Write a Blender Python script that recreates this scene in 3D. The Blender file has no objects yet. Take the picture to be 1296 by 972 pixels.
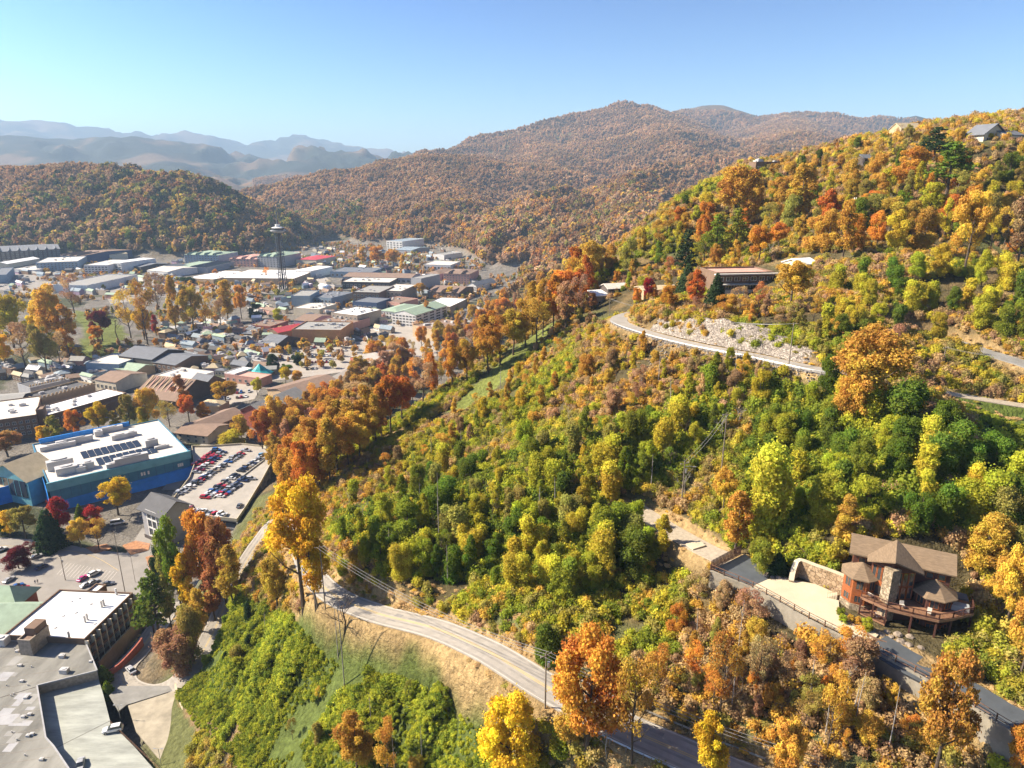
import bpy, bmesh, math, random
import numpy as np
from mathutils import Vector, Matrix
S = bpy.context.scene
COL = S.collection
R = math.radians
rng = np.random.default_rng(7)
random.seed(7)

# ------------------------------------------------------------------ camera, world, sun, exposure
CZ = 150.0
PITCH = R(16.8)
FPX = 864.0
cam = bpy.data.objects.new('camera', bpy.data.cameras.new('camera'))
cam.data.sensor_width = 36.0
cam.data.lens = 24.0
cam.data.clip_start = 1.0
cam.data.clip_end = 60000.0
cam.location = (0, 0, CZ)
cam.rotation_euler = (math.pi / 2 - PITCH, 0, 0)
COL.objects.link(cam)
S.camera = cam

SUN_AZ = -82.0      # degrees clockwise from +Y (view direction); the sun stands to the left
SUN_EL = 37.0
W = bpy.data.worlds.new('World')
S.world = W
W.use_nodes = True
nt = W.node_tree
bg = nt.nodes['Background']
sky = nt.nodes.new('ShaderNodeTexSky')
sky.sky_type = 'NISHITA'
sky.sun_disc = False
sky.sun_elevation = R(SUN_EL)
sky.sun_rotation = R(SUN_AZ)
sky.altitude = 300
sky.air_density = 1.0
sky.dust_density = 1.0
sky.ozone_density = 2.5
hsv = nt.nodes.new('ShaderNodeHueSaturation')
hsv.inputs['Saturation'].default_value = 1.08
nt.links.new(sky.outputs[0], hsv.inputs['Color'])
gam = nt.nodes.new('ShaderNodeGamma')
gam.inputs['Gamma'].default_value = 2.0
dv = nt.nodes.new('ShaderNodeVectorMath'); dv.operation = 'SCALE'; dv.inputs['Scale'].default_value = 0.25
mu = nt.nodes.new('ShaderNodeVectorMath'); mu.operation = 'SCALE'; mu.inputs['Scale'].default_value = 4.0
nt.links.new(hsv.outputs[0], dv.inputs[0]); nt.links.new(dv.outputs[0], gam.inputs['Color'])
nt.links.new(gam.outputs[0], mu.inputs[0]); nt.links.new(mu.outputs[0], bg.inputs['Color'])
bg.inputs['Strength'].default_value = 0.05
sun = bpy.data.objects.new('sun', bpy.data.lights.new('sun', 'SUN'))
sun.data.energy = 5.0
sun.data.angle = R(0.5)
sun.data.color = (1.0, 0.87, 0.68)
a = R(SUN_AZ); e = R(SUN_EL)
sdir = Vector((math.sin(a) * math.cos(e), math.cos(a) * math.cos(e), math.sin(e)))
sun.rotation_euler = sdir.to_track_quat('Z', 'Y').to_euler()
COL.objects.link(sun)
S.view_settings.view_transform = 'Standard'
S.view_settings.look = 'None'
S.view_settings.exposure = 1.5
S.view_settings.gamma = 1.0
S.view_settings.use_curve_mapping = False
S.render.engine = 'CYCLES'
cy = S.cycles
cy.use_denoising = True
cy.max_bounces = 5
cy.diffuse_bounces = 2
cy.glossy_bounces = 2
cy.transmission_bounces = 2
cy.transparent_max_bounces = 6
cy.volume_bounces = 0
cy.use_adaptive_sampling = True
cy.adaptive_threshold = 0.02
cy.caustics_reflective = False
cy.caustics_refractive = False
S.render.use_persistent_data = False

# ------------------------------------------------------------------ pixel of the photograph (1296 x 972) -> world point
cp, sp = math.cos(PITCH), math.sin(PITCH)
def wp(u, v, d):
    """the point of the place seen at pixel (u, v) at depth d metres"""
    t = -(v - 486.0) / FPX
    return Vector(((u - 648.0) / FPX * d, (cp + t * sp) * d, CZ + (-sp + t * cp) * d))
def wz(u, v, z):
    """same, where the sight line meets height z"""
    t = -(v - 486.0) / FPX
    return wp(u, v, (z - CZ) / (-sp + t * cp))
def dep(p):
    return p[1] * cp + (CZ - p[2]) * sp
def proj(p):
    d = dep(p)
    up = p[1] * sp + (p[2] - CZ) * cp
    return (648 + FPX * p[0] / d, 486 - FPX * up / d)

# ------------------------------------------------------------------ tags
def tag(o, label=None, cat=None, group=None, kind=None):
    if label: o['label'] = label
    if cat: o['category'] = cat
    if group: o['group'] = group
    if kind: o['kind'] = kind
    return o
def empty(name, loc, rz=0.0, label=None, cat=None, group=None):
    o = bpy.data.objects.new(name, None)
    o.location = loc
    o.rotation_euler = (0, 0, rz)
    o.empty_display_size = 0.5
    COL.objects.link(o)
    return tag(o, label, cat, group)
def link(name, me, mat=None, parent=None, loc=None, rz=None):
    o = bpy.data.objects.new(name, me)
    COL.objects.link(o)
    if mat is not None and len(me.materials) == 0:
        me.materials.append(mat)
    if parent is not None: o.parent = parent
    if loc is not None: o.location = loc
    if rz is not None: o.rotation_euler = (0, 0, rz)
    return o

# ------------------------------------------------------------------ materials
MATS = {}
def principled(name, col, rough=0.8, metal=0.0, spec=0.3, noise=0.0, nscale=1.0, bump=0.0, bscale=4.0, col2=None, stretch=None):
    if name in MATS: return MATS[name]
    m = bpy.data.materials.new(name)
    m.use_nodes = True
    t = m.node_tree
    b = t.nodes['Principled BSDF']
    b.inputs['Base Color'].default_value = (*col, 1)
    b.inputs['Roughness'].default_value = rough
    b.inputs['Metallic'].default_value = metal
    b.inputs['Specular IOR Level'].default_value = spec
    if noise > 0 or col2:
        tc = t.nodes.new('ShaderNodeTexCoord')
        src = tc.outputs['Object']
        if stretch:
            mp = t.nodes.new('ShaderNodeMapping')
            mp.inputs['Scale'].default_value = stretch
            t.links.new(src, mp.inputs[0]); src = mp.outputs[0]
        n = t.nodes.new('ShaderNodeTexNoise')
        n.inputs['Scale'].default_value = nscale
        n.inputs['Detail'].default_value = 6
        n.inputs['Roughness'].default_value = 0.65
        t.links.new(src, n.inputs['Vector'])
        r = t.nodes.new('ShaderNodeValToRGB')
        r.color_ramp.elements[0].position = 0.3
        r.color_ramp.elements[1].position = 0.7
        c2 = col2 or tuple(min(1, c * (1 + noise)) for c in col)
        c1 = col if col2 else tuple(c * (1 - noise) for c in col)
        r.color_ramp.elements[0].color = (*c1, 1)
        r.color_ramp.elements[1].color = (*c2, 1)
        t.links.new(n.outputs['Fac'], r.inputs[0])
        t.links.new(r.outputs[0], b.inputs['Base Color'])
    if bump > 0:
        tc = t.nodes.new('ShaderNodeTexCoord')
        n = t.nodes.new('ShaderNodeTexNoise')
        n.inputs['Scale'].default_value = bscale
        n.inputs['Detail'].default_value = 4
        t.links.new(tc.outputs['Object'], n.inputs['Vector'])
        bp = t.nodes.new('ShaderNodeBump')
        bp.inputs['Strength'].default_value = 0.6
        bp.inputs['Distance'].default_value = bump
        t.links.new(n.outputs['Fac'], bp.inputs['Height'])
        t.links.new(bp.outputs[0], b.inputs['Normal'])
    MATS[name] = m
    return m

def cells(name, c1, c2, scale, rough=.95, bump=.1, stretch=(1, 1, 1)):
    """stonework: cells of varied colour with dark joints"""
    m = bpy.data.materials.new(name); m.use_nodes = True; t = m.node_tree; b = t.nodes['Principled BSDF']
    b.inputs['Roughness'].default_value = rough; b.inputs['Specular IOR Level'].default_value = .2
    tc = t.nodes.new('ShaderNodeTexCoord'); mp = t.nodes.new('ShaderNodeMapping'); mp.inputs['Scale'].default_value = stretch
    t.links.new(tc.outputs['Object'], mp.inputs[0])
    n = t.nodes.new('ShaderNodeTexNoise'); n.inputs['Scale'].default_value = scale * 1.3
    t.links.new(mp.outputs[0], n.inputs['Vector'])
    ad = t.nodes.new('ShaderNodeVectorMath'); ad.operation = 'MULTIPLY_ADD'; ad.inputs[1].default_value = (.5, .5, .5)
    t.links.new(n.outputs['Color'], ad.inputs[0]); t.links.new(mp.outputs[0], ad.inputs[2])
    v = t.nodes.new('ShaderNodeTexVoronoi'); v.inputs['Scale'].default_value = scale; t.links.new(ad.outputs[0], v.inputs['Vector'])
    e = t.nodes.new('ShaderNodeTexVoronoi'); e.feature = 'DISTANCE_TO_EDGE'; e.inputs['Scale'].default_value = scale; t.links.new(ad.outputs[0], e.inputs['Vector'])
    sx = t.nodes.new('ShaderNodeSeparateColor'); t.links.new(v.outputs['Color'], sx.inputs[0])
    mx = t.nodes.new('ShaderNodeMix'); mx.data_type = 'RGBA'; mx.inputs[6].default_value = (*c1, 1); mx.inputs[7].default_value = (*c2, 1); t.links.new(sx.outputs[0], mx.inputs[0])
    r = t.nodes.new('ShaderNodeMapRange'); r.inputs['From Max'].default_value = .07; r.inputs['To Min'].default_value = .45; t.links.new(e.outputs['Distance'], r.inputs[0])
    sc = t.nodes.new('ShaderNodeVectorMath'); sc.operation = 'SCALE'; t.links.new(mx.outputs[2], sc.inputs[0]); t.links.new(r.outputs[0], sc.inputs['Scale'])
    t.links.new(sc.outputs[0], b.inputs['Base Color'])
    bp = t.nodes.new('ShaderNodeBump'); bp.inputs['Distance'].default_value = bump; t.links.new(r.outputs[0], bp.inputs['Height']); t.links.new(bp.outputs[0], b.inputs['Normal'])
    MATS[name] = m
    return m

def np_mesh(name, verts, faces):
    """verts (n,3), faces (m,k) numpy, all faces k sided"""
    me = bpy.data.meshes.new(name)
    verts = np.asarray(verts, dtype=np.float32); faces = np.asarray(faces, dtype=np.int32)
    n, k = faces.shape
    me.vertices.add(len(verts)); me.vertices.foreach_set('co', verts.ravel())
    me.loops.add(n * k); me.loops.foreach_set('vertex_index', faces.ravel())
    me.polygons.add(n)
    me.polygons.foreach_set('loop_start', np.arange(0, n * k, k, dtype=np.int32))
    me.polygons.foreach_set('loop_total', np.full(n, k, dtype=np.int32))
    me.update(calc_edges=True)
    me.validate()
    me.shade_flat()
    return me

# ------------------------------------------------------------------ numpy value noise
def _hash(ix, iy, s):
    h = (ix.astype(np.int64) * 374761393 + iy.astype(np.int64) * 668265263 + s * 974711) & 0xffffffff
    h = ((h ^ (h >> 13)) * 1274126177) & 0xffffffff
    return ((h ^ (h >> 16)) & 0xffff) / 65535.0
def vnoise(x, y, s=0):
    x0 = np.floor(x); y0 = np.floor(y)
    fx = x - x0; fy = y - y0
    fx = fx * fx * (3 - 2 * fx); fy = fy * fy * (3 - 2 * fy)
    a = _hash(x0, y0, s); b = _hash(x0 + 1, y0, s); c = _hash(x0, y0 + 1, s); d = _hash(x0 + 1, y0 + 1, s)
    return (a * (1 - fx) + b * fx) * (1 - fy) + (c * (1 - fx) + d * fx) * fy
def fbm(x, y, oct=4, s=0):
    t = 0; a = 0.5; n = 0
    for i in range(oct):
        t = t + a * vnoise(x * 2 ** i + 17.3 * i, y * 2 ** i - 9.1 * i, s + i); n += a; a *= 0.5
    return t / n
def sstep(a, b, x):
    t = np.clip((x - a) / (b - a), 0, 1)
    return t * t * (3 - 2 * t)
# ------------------------------------------------------------------ the lie of the land
CTRL = []      # world x, y, z
def cd(u, v, d): CTRL.append(tuple(wp(u, v, d)))
def cz(u, v, z): CTRL.append(tuple(wz(u, v, z)))
# lower road and the climb up to it
LOWER_ROAD = [(1010,1010,92),(940,985,95),(870,955,98.5),(780,915,104),(690,868,112.5),(620,825,122.5),(550,795,135),(480,777,146),(430,757,156),(402,735,168),(388,710,183),(380,686,200),(378,665,214)]
for q in LOWER_ROAD: cd(*q)
for u,v,z in [(1296,905,83),(1400,930,82),(880,690,82),(830,665,80),(1150,825,84),(1020,745,83.8),(935,722,83.4),(1080,800,84),(1160,700,90)]: cz(u,v,z)
# slope between driveway and lower road
for u,v,z in [(900,870,75),(1000,900,77),(1150,900,79),(1000,820,79.5),(860,760,75),(780,820,71),(1230,965,77),(1100,1000,74),(950,800,78)]: cz(u,v,z)
# slope above the lower road
for u,v,d in [(650,600,172),(560,620,202),(480,640,205),(760,560,172),(700,680,150),(600,740,150),(650,500,235),(740,500,205),(850,520,178),(820,600,158)]: cd(u,v,d)
cz(800,640,80); cz(870,610,84)
# behind and above the house
for u,v,z in [(1140,650,93),(1000,650,88),(1260,620,96),(1100,560,98),(1250,508,100),(1190,497,101),(1360,520,99),(1000,560,92),(950,500,99),(1296,700,88),(1250,790,83),(1400,700,88)]: cz(u,v,z)
# upper switchback
UPPER_ROAD = [(1100,478,157),(1035,468,163),(1000,461,168),(950,450,177),(900,441,187),(850,430,201),(815,420,213),(790,411,224),(783,404,236),(795,398,248),(825,392,258)]
for q in UPPER_ROAD: cd(*q)
for u,v,z in [(1260,450,106),(1180,425,107),(1400,470,105),(940,382,109),(940,352,115),(870,380,110),(1000,410,112),(1060,420,111),(1100,380,115),(1200,400,113),(1000,300,125),(1075,290,130),(1200,330,122),(1140,320,126),(900,330,113),(860,352,109),(1300,300,128),(1400,350,122)]: cz(u,v,z)
for u,v,d in [(1255,182,300),(1160,167,375),(1200,250,262),(1100,230,330),(1000,240,380),(980,206,450),(900,236,480),(1050,186,430),(820,290,430),(760,340,400),(720,380,350),(1300,160,330),(1420,150,320)]: cd(u,v,d)
for u,v,d in [(790,378,285),(740,410,280),(720,450,245),(640,500,250),(600,465,300),(520,525,270),(700,405,325),(460,565,257),(400,605,250),(660,430,315)]: cd(u,v,d)
# the bank below the lower road
for u,v,z in [(500,850,53),(400,880,40),(300,900,24),(250,885,12),(232,930,10),(600,930,57),(500,960,45),(300,960,20),(300,800,24),(350,780,37),(262,800,14),(380,700,45),(330,650,22),(350,620,14),(700,960,62),(850,1010,66),(600,1040,50),(400,1050,34),(230,1050,12),(700,1300,48),(1100,1250,62),(300,1300,14),(1500,1200,72)]: cz(u,v,z)
# car deck side and valley floor
for u,v,z in [(345,560,4),(340,520,2),(400,540,8),(300,690,8),(270,700,5),(310,650,6),(420,520,5),(450,490,2),(520,440,0),(560,415,0),(240,850,9),(160,860,6),(200,800,4),(200,750,2),(280,720,12),(240,760,6),(205,900,8),(190,960,8),(180,1100,8)]: cz(u,v,z)
for u,v in [(0,960),(80,960),(0,800),(60,720),(150,740),(0,650),(100,640),(180,680),(0,560),(200,600),(280,570),(0,480),(100,500),(200,480),(300,500),(340,470),(400,440),(440,420),(480,400),(540,385),(580,375),(200,420),(300,420),(0,420),(330,370),(450,350),(560,350),(250,350),(400,400),(-200,700),(-200,500),(-300,900),(-100,1100)]: cz(u,v,0)
for u,v,z in [(95,425,12),(130,410,10),(60,430,12),(20,400,14),(110,385,8),(30,370,4)]: cz(u,v,z)
# beyond the crest of the near ridge the ground drops to the valley again
for x,y,z in [(30,430,22),(90,520,35),(150,620,45),(60,560,2),(0,480,2),(-30,400,12),(200,700,70),(120,760,20),(330,620,110),(350,760,90),(450,700,140),(600,600,170),(700,400,165),(600,300,140),(500,800,110),(0,700,0),(60,850,0),(500,200,125),(400,100,95),(-60,330,14),(0,-60,58),(200,-60,80),(-150,-60,20),(-300,0,0)]: CTRL.append((x,y,z))
CT = np.array(CTRL)
def tps_fit(P):
    n = len(P); X = P[:, :2] / 300.0
    r2 = ((X[:, None] - X[None]) ** 2).sum(-1)
    K = np.where(r2 > 0, r2 * np.log(np.maximum(r2, 1e-12)), 0) + np.eye(n) * 0.0015
    A = np.zeros((n + 3, n + 3)); A[:n, :n] = K
    A[:n, n] = 1; A[:n, n + 1:] = X; A[n, :n] = 1; A[n + 1:, :n] = X.T
    b = np.zeros(n + 3); b[:n] = P[:, 2]
    return np.linalg.solve(A, b), X
TW, TX = tps_fit(CT)
def tps(x, y):
    x = np.asarray(x, float) / 300.0; y = np.asarray(y, float) / 300.0
    o = np.full(x.shape, TW[-3]) + TW[-2] * x + TW[-1] * y
    for i in range(len(TX)):
        r2 = (x - TX[i, 0]) ** 2 + (y - TX[i, 1]) ** 2
        o += TW[i] * r2 * np.log(np.maximum(r2, 1e-12))
    return o

def crest(pts): return np.array([tuple(wp(u, v + 2, d)) for u, v, d in pts])
# crest lines of the hills and mountains: (pixel, depth), slope, rounding, noise height
RIDGES = [
 (crest([(-500,200,2300),(-250,205,2200),(0,219,2050),(50,215,1950),(98,213,1900),(140,222,1780),(190,224,1700),(225,235,1620),(255,257,1550),(290,290,1450),(322,314,1340)]), .46, 60, 16),
 (crest([(190,224,1700),(205,262,1560),(230,300,1430)]), .5, 40, 10),
 (crest([(300,272,2300),(360,245,2350),(420,230,2400),(480,213,2500),(545,197,2600),(600,199,2620),(640,208,2600),(690,222,2450),(720,240,2200)]), .36, 80, 34),
 (crest([(545,197,2600),(560,240,2000),(585,280,1650)]), .42, 60, 24),
 (crest([(420,230,2400),(450,262,2000),(480,290,1700)]), .42, 60, 24),
 (crest([(480,213,2500),(500,215,3000),(560,192,3500),(600,181,3900),(650,166,4000),(700,151,4000),(760,141,4000),(790,133,4000),(822,140,4100),(818,146,4200),(846,151,4600),(870,137,5000),(890,131,5000),(912,131,5000),(940,147,4900),(1000,146,4600),(1050,145,4500),(1100,150,4500),(1160,151,4500),(1300,152,4500),(1500,150,4500)]), .44, 25, 60),
 (crest([(790,133,4000),(840,160,3300),(870,185,2800),(880,206,2400)]), .36, 60, 40),
 (crest([(660,164,4000),(700,190,3200),(740,218,2600)]), .36, 60, 40),
 (crest([(1000,146,4600),(1010,165,3500),(1000,178,2900)]), .34, 60, 40),
 (crest([(615,322,1300),(650,300,1400),(700,270,1550),(745,246,1650),(800,234,1750),(860,219,1950),(930,206,2200),(1000,190,2500),(1100,174,2800),(1300,166,3000)]), .38, 60, 26),
 (crest([(800,234,1750),(790,262,1450),(800,290,1150)]), .42, 50, 20),
 (crest([(-400,168,7200),(-200,166,7200),(0,170,7000),(60,174,7000),(100,178,7000),(165,174,6800),(235,186,6800),(290,199,6800),(325,208,6800),(345,206,6600),(380,196,6500),(410,195,6500),(450,199,6400),(520,204,6000),(620,215,5600)]), .28, 90, 90),
 (crest([(0,170,7000),(60,200,5600),(130,228,4300)]), .33, 80, 70),
 (crest([(165,174,6800),(205,200,5600),(262,236,4300)]), .33, 80, 70),
 (crest([(410,195,6500),(370,215,5300),(300,240,4000)]), .33, 80, 60),
 (crest([(-500,150,13500),(-200,140,13500),(0,153,13000),(40,153,13000),(100,167,13000),(135,167,13000),(170,171,13000),(200,168,13000),(245,173,13000),(290,183,13000),(325,189,13000),(345,184,13000),(380,176,13000),(412,186,13000),(450,191,13000),(530,195,13000),(700,200,13000)]), .25, 120, 120),
]
RIGHT_HILL = np.array([(250.,480.,138.),(330.,430.,166.),(520.,460.,185.),(900.,500.,195.),(1600.,520.,200.)])
def ridge_h(x, y, P, slope, rnd):
    best = np.full(x.shape, -1e9)
    for a, b in zip(P[:-1], P[1:]):
        ab = b[:2] - a[:2]; L = (ab ** 2).sum()
        t = np.clip(((x - a[0]) * ab[0] + (y - a[1]) * ab[1]) / L, 0, 1)
        d = np.hypot(x - a[0] - t * ab[0], y - a[1] - t * ab[1])
        d = np.sqrt(d * d + rnd * rnd) - rnd
        best = np.maximum(best, a[2] + t * (b[2] - a[2]) - slope * d)
    return best
def far_h(x, y):
    wx = x + 90 * (fbm(x / 420, y / 420, 3, 11) - .5) * 2
    wy = y + 90 * (fbm(x / 420, y / 420, 3, 31) - .5) * 2
    o = np.zeros(x.shape)
    for P, sl, rnd, na in RIDGES:
        h = ridge_h(x, y, P, sl, rnd)
        top = h > -60
        sc = na * 8.0 if na < 50 else na * 6.0
        n = 1 - np.abs(2 * fbm(wx / sc, wy / sc, 4, int(na)) - 1) * 2
        hc = ridge_h(x, y, P, 0, rnd)     # crest height nearby
        under = np.clip((hc - h) / (3.0 * na), 0, 1)
        h = h + under * na * 1.5 * (n - .35) * (.7 if na == 60 else 1.2)
        o = np.where(top, np.maximum(o, h), o)
    h = ridge_h(x, y, RIGHT_HILL, .30, 60) + 8 * (fbm(x / 120, y / 120, 3, 5) - .5)
    o = np.maximum(o, h)
    return o
def base_h(x, y):
    r = np.hypot(x, y)
    k = sstep(620, 880, r)
    z = np.zeros(x.shape)
    m = k < 1
    zn = tps(x[m], y[m])
    zn = np.where(zn > 6, zn, 6 * np.exp(np.minimum((zn - 6) / 6, 0)) - 2.2)
    zn = np.maximum(zn, 0)
    z[m] = zn * (1 - k[m])
    m2 = k > 0
    z[m2] += far_h(x[m2], y[m2]) * k[m2]
    return z

# ---- paths across the land
def spline(P, step=2.0):
    P = [Vector(p) for p in P]
    P = [P[0] * 2 - P[1]] + P + [P[-1] * 2 - P[-2]]
    out = []
    for i in range(1, len(P) - 2):
        a, b, c, d = P[i - 1:i + 3]
        n = max(1, int((c - b).length / step))
        for k in range(n):
            t = k / n
            out.append(0.5 * ((2 * b) + (c - a) * t + (2 * a - 5 * b + 4 * c - d) * t * t + (3 * b - a - 3 * c + d) * t ** 3))
    out.append(P[-2].copy())
    return np.array(out)
def smooth_z(P, n=6):
    z = P[:, 2].copy()
    for _ in range(n): z[1:-1] = (z[:-2] + z[1:-1] * 2 + z[2:]) / 4
    P = P.copy(); P[:, 2] = z
    return P
ROADS = {}
def road(name, P, w, shoulder=2.5):
    ROADS[name] = (smooth_z(spline(P)), w, shoulder)
road('lower', [wp(*q) for q in LOWER_ROAD], 6.3, 3.0)
# the hairpin from the town up to the lower road
HAIR = [(378,665,214),]
road('hairpin', [wz(218,762,2.6), wz(200,792,3.6), wz(178,822,4.4), wz(157,846,5.2), wz(160,868,6.0), wz(190,877,7.0), wz(222,865,8.4), wz(248,838,10.2), wz(270,800,13.5), wz(290,755,18.5), wz(312,712,25.0), wz(334,678,31.0), wz(356,655,36.5), tuple(wp(378,665,214))], 7.0, 2.0)
road('upper', [wp(*q) for q in UPPER_ROAD], 6.0, 2.0)
DRIVE = [wz(1420,965,82.6), wz(1296,917,83), wz(1230,879,83.4), wz(1180,853,83.8), wz(1145,834,84), wz(1108,812,84.02)]
road('drive', DRIVE, 5.6, 0.5)
road('gravel', [wz(925,711,83.9), wz(906,702,83.3), wz(880,689,82.0), wz(850,672,81.0), wz(822,655,80.2), wz(800,640,80)], 5.2, 1.0)
road('track', [wz(1180,494,101.2), wz(1210,499,101), wz(1250,506,100.6), wz(1300,514,100.2), wz(1420,534,99.5)], 3.6, 1.0)
road('high', [wz(1400,495,104), wz(1296,460,105.5), wz(1250,446,106.2), wz(1190,428,107), wz(1130,418,108)], 6.0, 1.5)
def poly_dist(x, y, P):
    """distance and height along a path"""
    bd = np.full(x.shape, 1e9); bz = np.zeros(x.shape)
    for a, b in zip(P[:-1], P[1:]):
        ab = b[:2] - a[:2]; L = (ab ** 2).sum() + 1e-9
        t = np.clip(((x - a[0]) * ab[0] + (y - a[1]) * ab[1]) / L, 0, 1)
        d = np.hypot(x - a[0] - t * ab[0], y - a[1] - t * ab[1])
        m = d < bd
        bd = np.where(m, d, bd); bz = np.where(m, a[2] + t * (b[2] - a[2]), bz)
    return bd, bz
def in_poly(x, y, P):
    P = [tuple(p[:2]) for p in P]
    c = np.zeros(np.shape(x), bool)
    j = len(P) - 1
    for i in range(len(P)):
        xi, yi = P[i]; xj, yj = P[j]
        hit = ((yi > y) != (yj > y)) & (x < (xj - xi) * (y - yi) / ((yj - yi) or 1e-9) + xi)
        c ^= hit
        j = i
    return c
PADS = []     # (polygon, z, blend width)
# the concrete forecourt and house platform
PAD_HOUSE = [wz(u, v, 84) for u, v in [(900,720),(942,699),(960,712),(1000,724),(1062,748),(1080,740),(1216,752),(1225,800),(1190,838),(1120,834),(1085,816),(1000,770),(945,742)]]
PADS.append((PAD_HOUSE, 83.95, 3.0))

# ---- grid, fine near the camera
NA = 420
AZ = np.linspace(R(-68), R(66), NA)
rr = [14.0]
while rr[-1] < 700: rr.append(rr[-1] * 1.0062)
while rr[-1] < 19000: rr.append(rr[-1] * 1.0125)
RR = np.array(rr); NR = len(RR)
GX = np.sin(AZ)[None] * RR[:, None]; GY = np.cos(AZ)[None] * RR[:, None]
GZ = base_h(GX, GY)
near = (np.hypot(GX, GY) < 520)
# kudzu mounds on the bank, small hummocks everywhere on the hillside
hum = 0.9 * (fbm(GX / 5.0, GY / 5.0, 3, 77) - .5) + 2.2 * (fbm(GX / 22.0, GY / 22.0, 3, 78) - .5)
GZ = GZ + np.where(near, hum * sstep(8, 20, GZ), 0)
RD = {}
for nm, (P, w, sh) in ROADS.items():
    m = near & (GX > P[:, 0].min() - 20) & (GX < P[:, 0].max() + 20) & (GY > P[:, 1].min() - 20) & (GY < P[:, 1].max() + 20)
    if not m.any(): continue
    d, z = poly_dist(GX[m], GY[m], P)
    k = 1 - sstep(w / 2 + .6, w / 2 + .6 + sh, d)
    g = GZ[m]
    GZ[m] = g * (1 - k) + (z - .22) * k
    f = np.full(GX.shape, 1e9); f[m] = d; RD[nm] = f
# the valley floor is flat right up to the foot of the ridge
FLAT = [wz(u, v, 0) for u, v in [(300,492),(380,500),(440,482),(485,458),(525,441),(562,431),(600,412),(640,386),(628,345),(560,315),(400,310),(300,330)]]
fp = np.array([tuple(p) for p in FLAT] + [tuple(FLAT[0])])
m = (GY > 330) & (GY < 1750) & (GX > -700) & (GX < 120)
ins = in_poly(GX[m], GY[m], FLAT); d, _ = poly_dist(GX[m], GY[m], fp); k = np.where(ins, 0, sstep(0, 30, d))
GZ[m] = GZ[m] * k
# the cut above the upper road
UPP = ROADS['upper'][0]; a0 = int(len(UPP) * .12); a1 = int(len(UPP) * .60)
m = near & (GX > UPP[:, 0].min() - 25) & (GX < UPP[:, 0].max() + 25) & (GY > UPP[:, 1].min() - 25) & (GY < UPP[:, 1].max() + 30)
d, z = poly_dist(GX[m], GY[m], UPP[a0:a1])
i0 = np.argmin(np.abs(GX[m][:, None] - UPP[a0:a1, 0][None]), 1)
edge_ = np.minimum(i0, (a1 - a0 - 1) - i0) / 12.0
far_side = (GY[m] > UPP[a0:a1, 1][i0]) & (GX[m] > UPP[a0:a1, 0].min()) & (GX[m] < UPP[a0:a1, 0].max())
g = GZ[m]; up_ = np.where(far_side, 5.4 * sstep(4.5, 9.0, d) * (1 - sstep(14, 34, d)) * np.clip(edge_, 0, 1) ** .5, 0)
GZ[m] = np.maximum(g, np.where(up_ > 0, z + up_ - .6, -99))
for poly, z, bw in PADS:
    P = np.array([tuple(p) for p in poly] + [tuple(poly[0])]); P[:, 2] = z
    m = near & (GX > P[:, 0].min() - 10) & (GX < P[:, 0].max() + 10) & (GY > P[:, 1].min() - 10) & (GY < P[:, 1].max() + 10)
    d, _ = poly_dist(GX[m], GY[m], P)
    ins = in_poly(GX[m], GY[m], poly)
    d = np.where(ins, 0, d)
    k = 1 - sstep(.4, bw, d)
    GZ[m] = GZ[m] * (1 - k) + (z - .12) * k
# the ground falls away outside the wall of the forecourt
EDGE = [wz(u, v, 84) for u, v in [(899,722),(925,733),(950,743),(985,762),(1020,782),(1055,800),(1090,817),(1125,835),(1160,853),(1200,876),(1235,897),(1275,922),(1320,948)]]
EP = spline(EDGE, 1.2); EP[:, 2] = 83.95
def edge_side(x, y):
    """distance outside the wall line (negative inside), large beyond its ends"""
    d, _ = poly_dist(x, y, EP)
    j = np.argmin((x[..., None] - EP[::2, 0]) ** 2 + (y[..., None] - EP[::2, 1]) ** 2, -1) * 2
    T = np.gradient(EP[:, :2], axis=0)[np.minimum(j, len(EP) - 1)]
    q = EP[np.minimum(j, len(EP) - 1)]
    s_ = np.sign((x - q[..., 0]) * T[..., 1] - (y - q[..., 1]) * T[..., 0])
    s_ = np.where((x - q[..., 0]) ** 2 + (y - q[..., 1]) ** 2 > 1e9, 1, s_)
    return d * s_
m = (GX > 28) & (GX < 95) & (GY > 55) & (GY < 150)
es = edge_side(GX[m], GY[m])
tgt = 80.7 + .10 * es
GZ[m] = np.where((es > -1.3) & (es < 16), np.minimum(GZ[m], tgt + np.clip(es - 9, 0, 9) * .8), GZ[m])
EXCL = []      # patches kept free of brush
_u = ROADS['upper'][0]; _a, _b = int(len(_u) * .10), int(len(_u) * .62)
_n = np.gradient(_u[:, :2], axis=0); _n /= np.linalg.norm(_n, axis=1, keepdims=True); _n = np.stack([-_n[:, 1], _n[:, 0]], 1)
if _n[(_a + _b) // 2][1] < 0: _n = -_n
EXCL.append([tuple(_u[i, :2]) for i in range(_a, _b, 2)] + [tuple(_u[i, :2] + _n[i] * 7.5) for i in range(_b - 1, _a, -2)])
LR = np.log(RR)
def H(x, y):
    x = np.asarray(x, float); y = np.asarray(y, float)
    az = np.arctan2(x, y); lr = np.log(np.maximum(np.hypot(x, y), RR[0]))
    fa = np.clip((az - AZ[0]) / (AZ[1] - AZ[0]), 0, NA - 1.001)
    fr = np.interp(lr, LR, np.arange(NR)); fr = np.clip(fr, 0, NR - 1.001)
    ia = fa.astype(int); ir = fr.astype(int); ta = fa - ia; tr = fr - ir
    return (GZ[ir, ia] * (1 - tr) * (1 - ta) + GZ[ir + 1, ia] * tr * (1 - ta) + GZ[ir, ia + 1] * (1 - tr) * ta + GZ[ir + 1, ia + 1] * tr * ta)
def hz(x, y): return float(H(np.array([x]), np.array([y]))[0])
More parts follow.
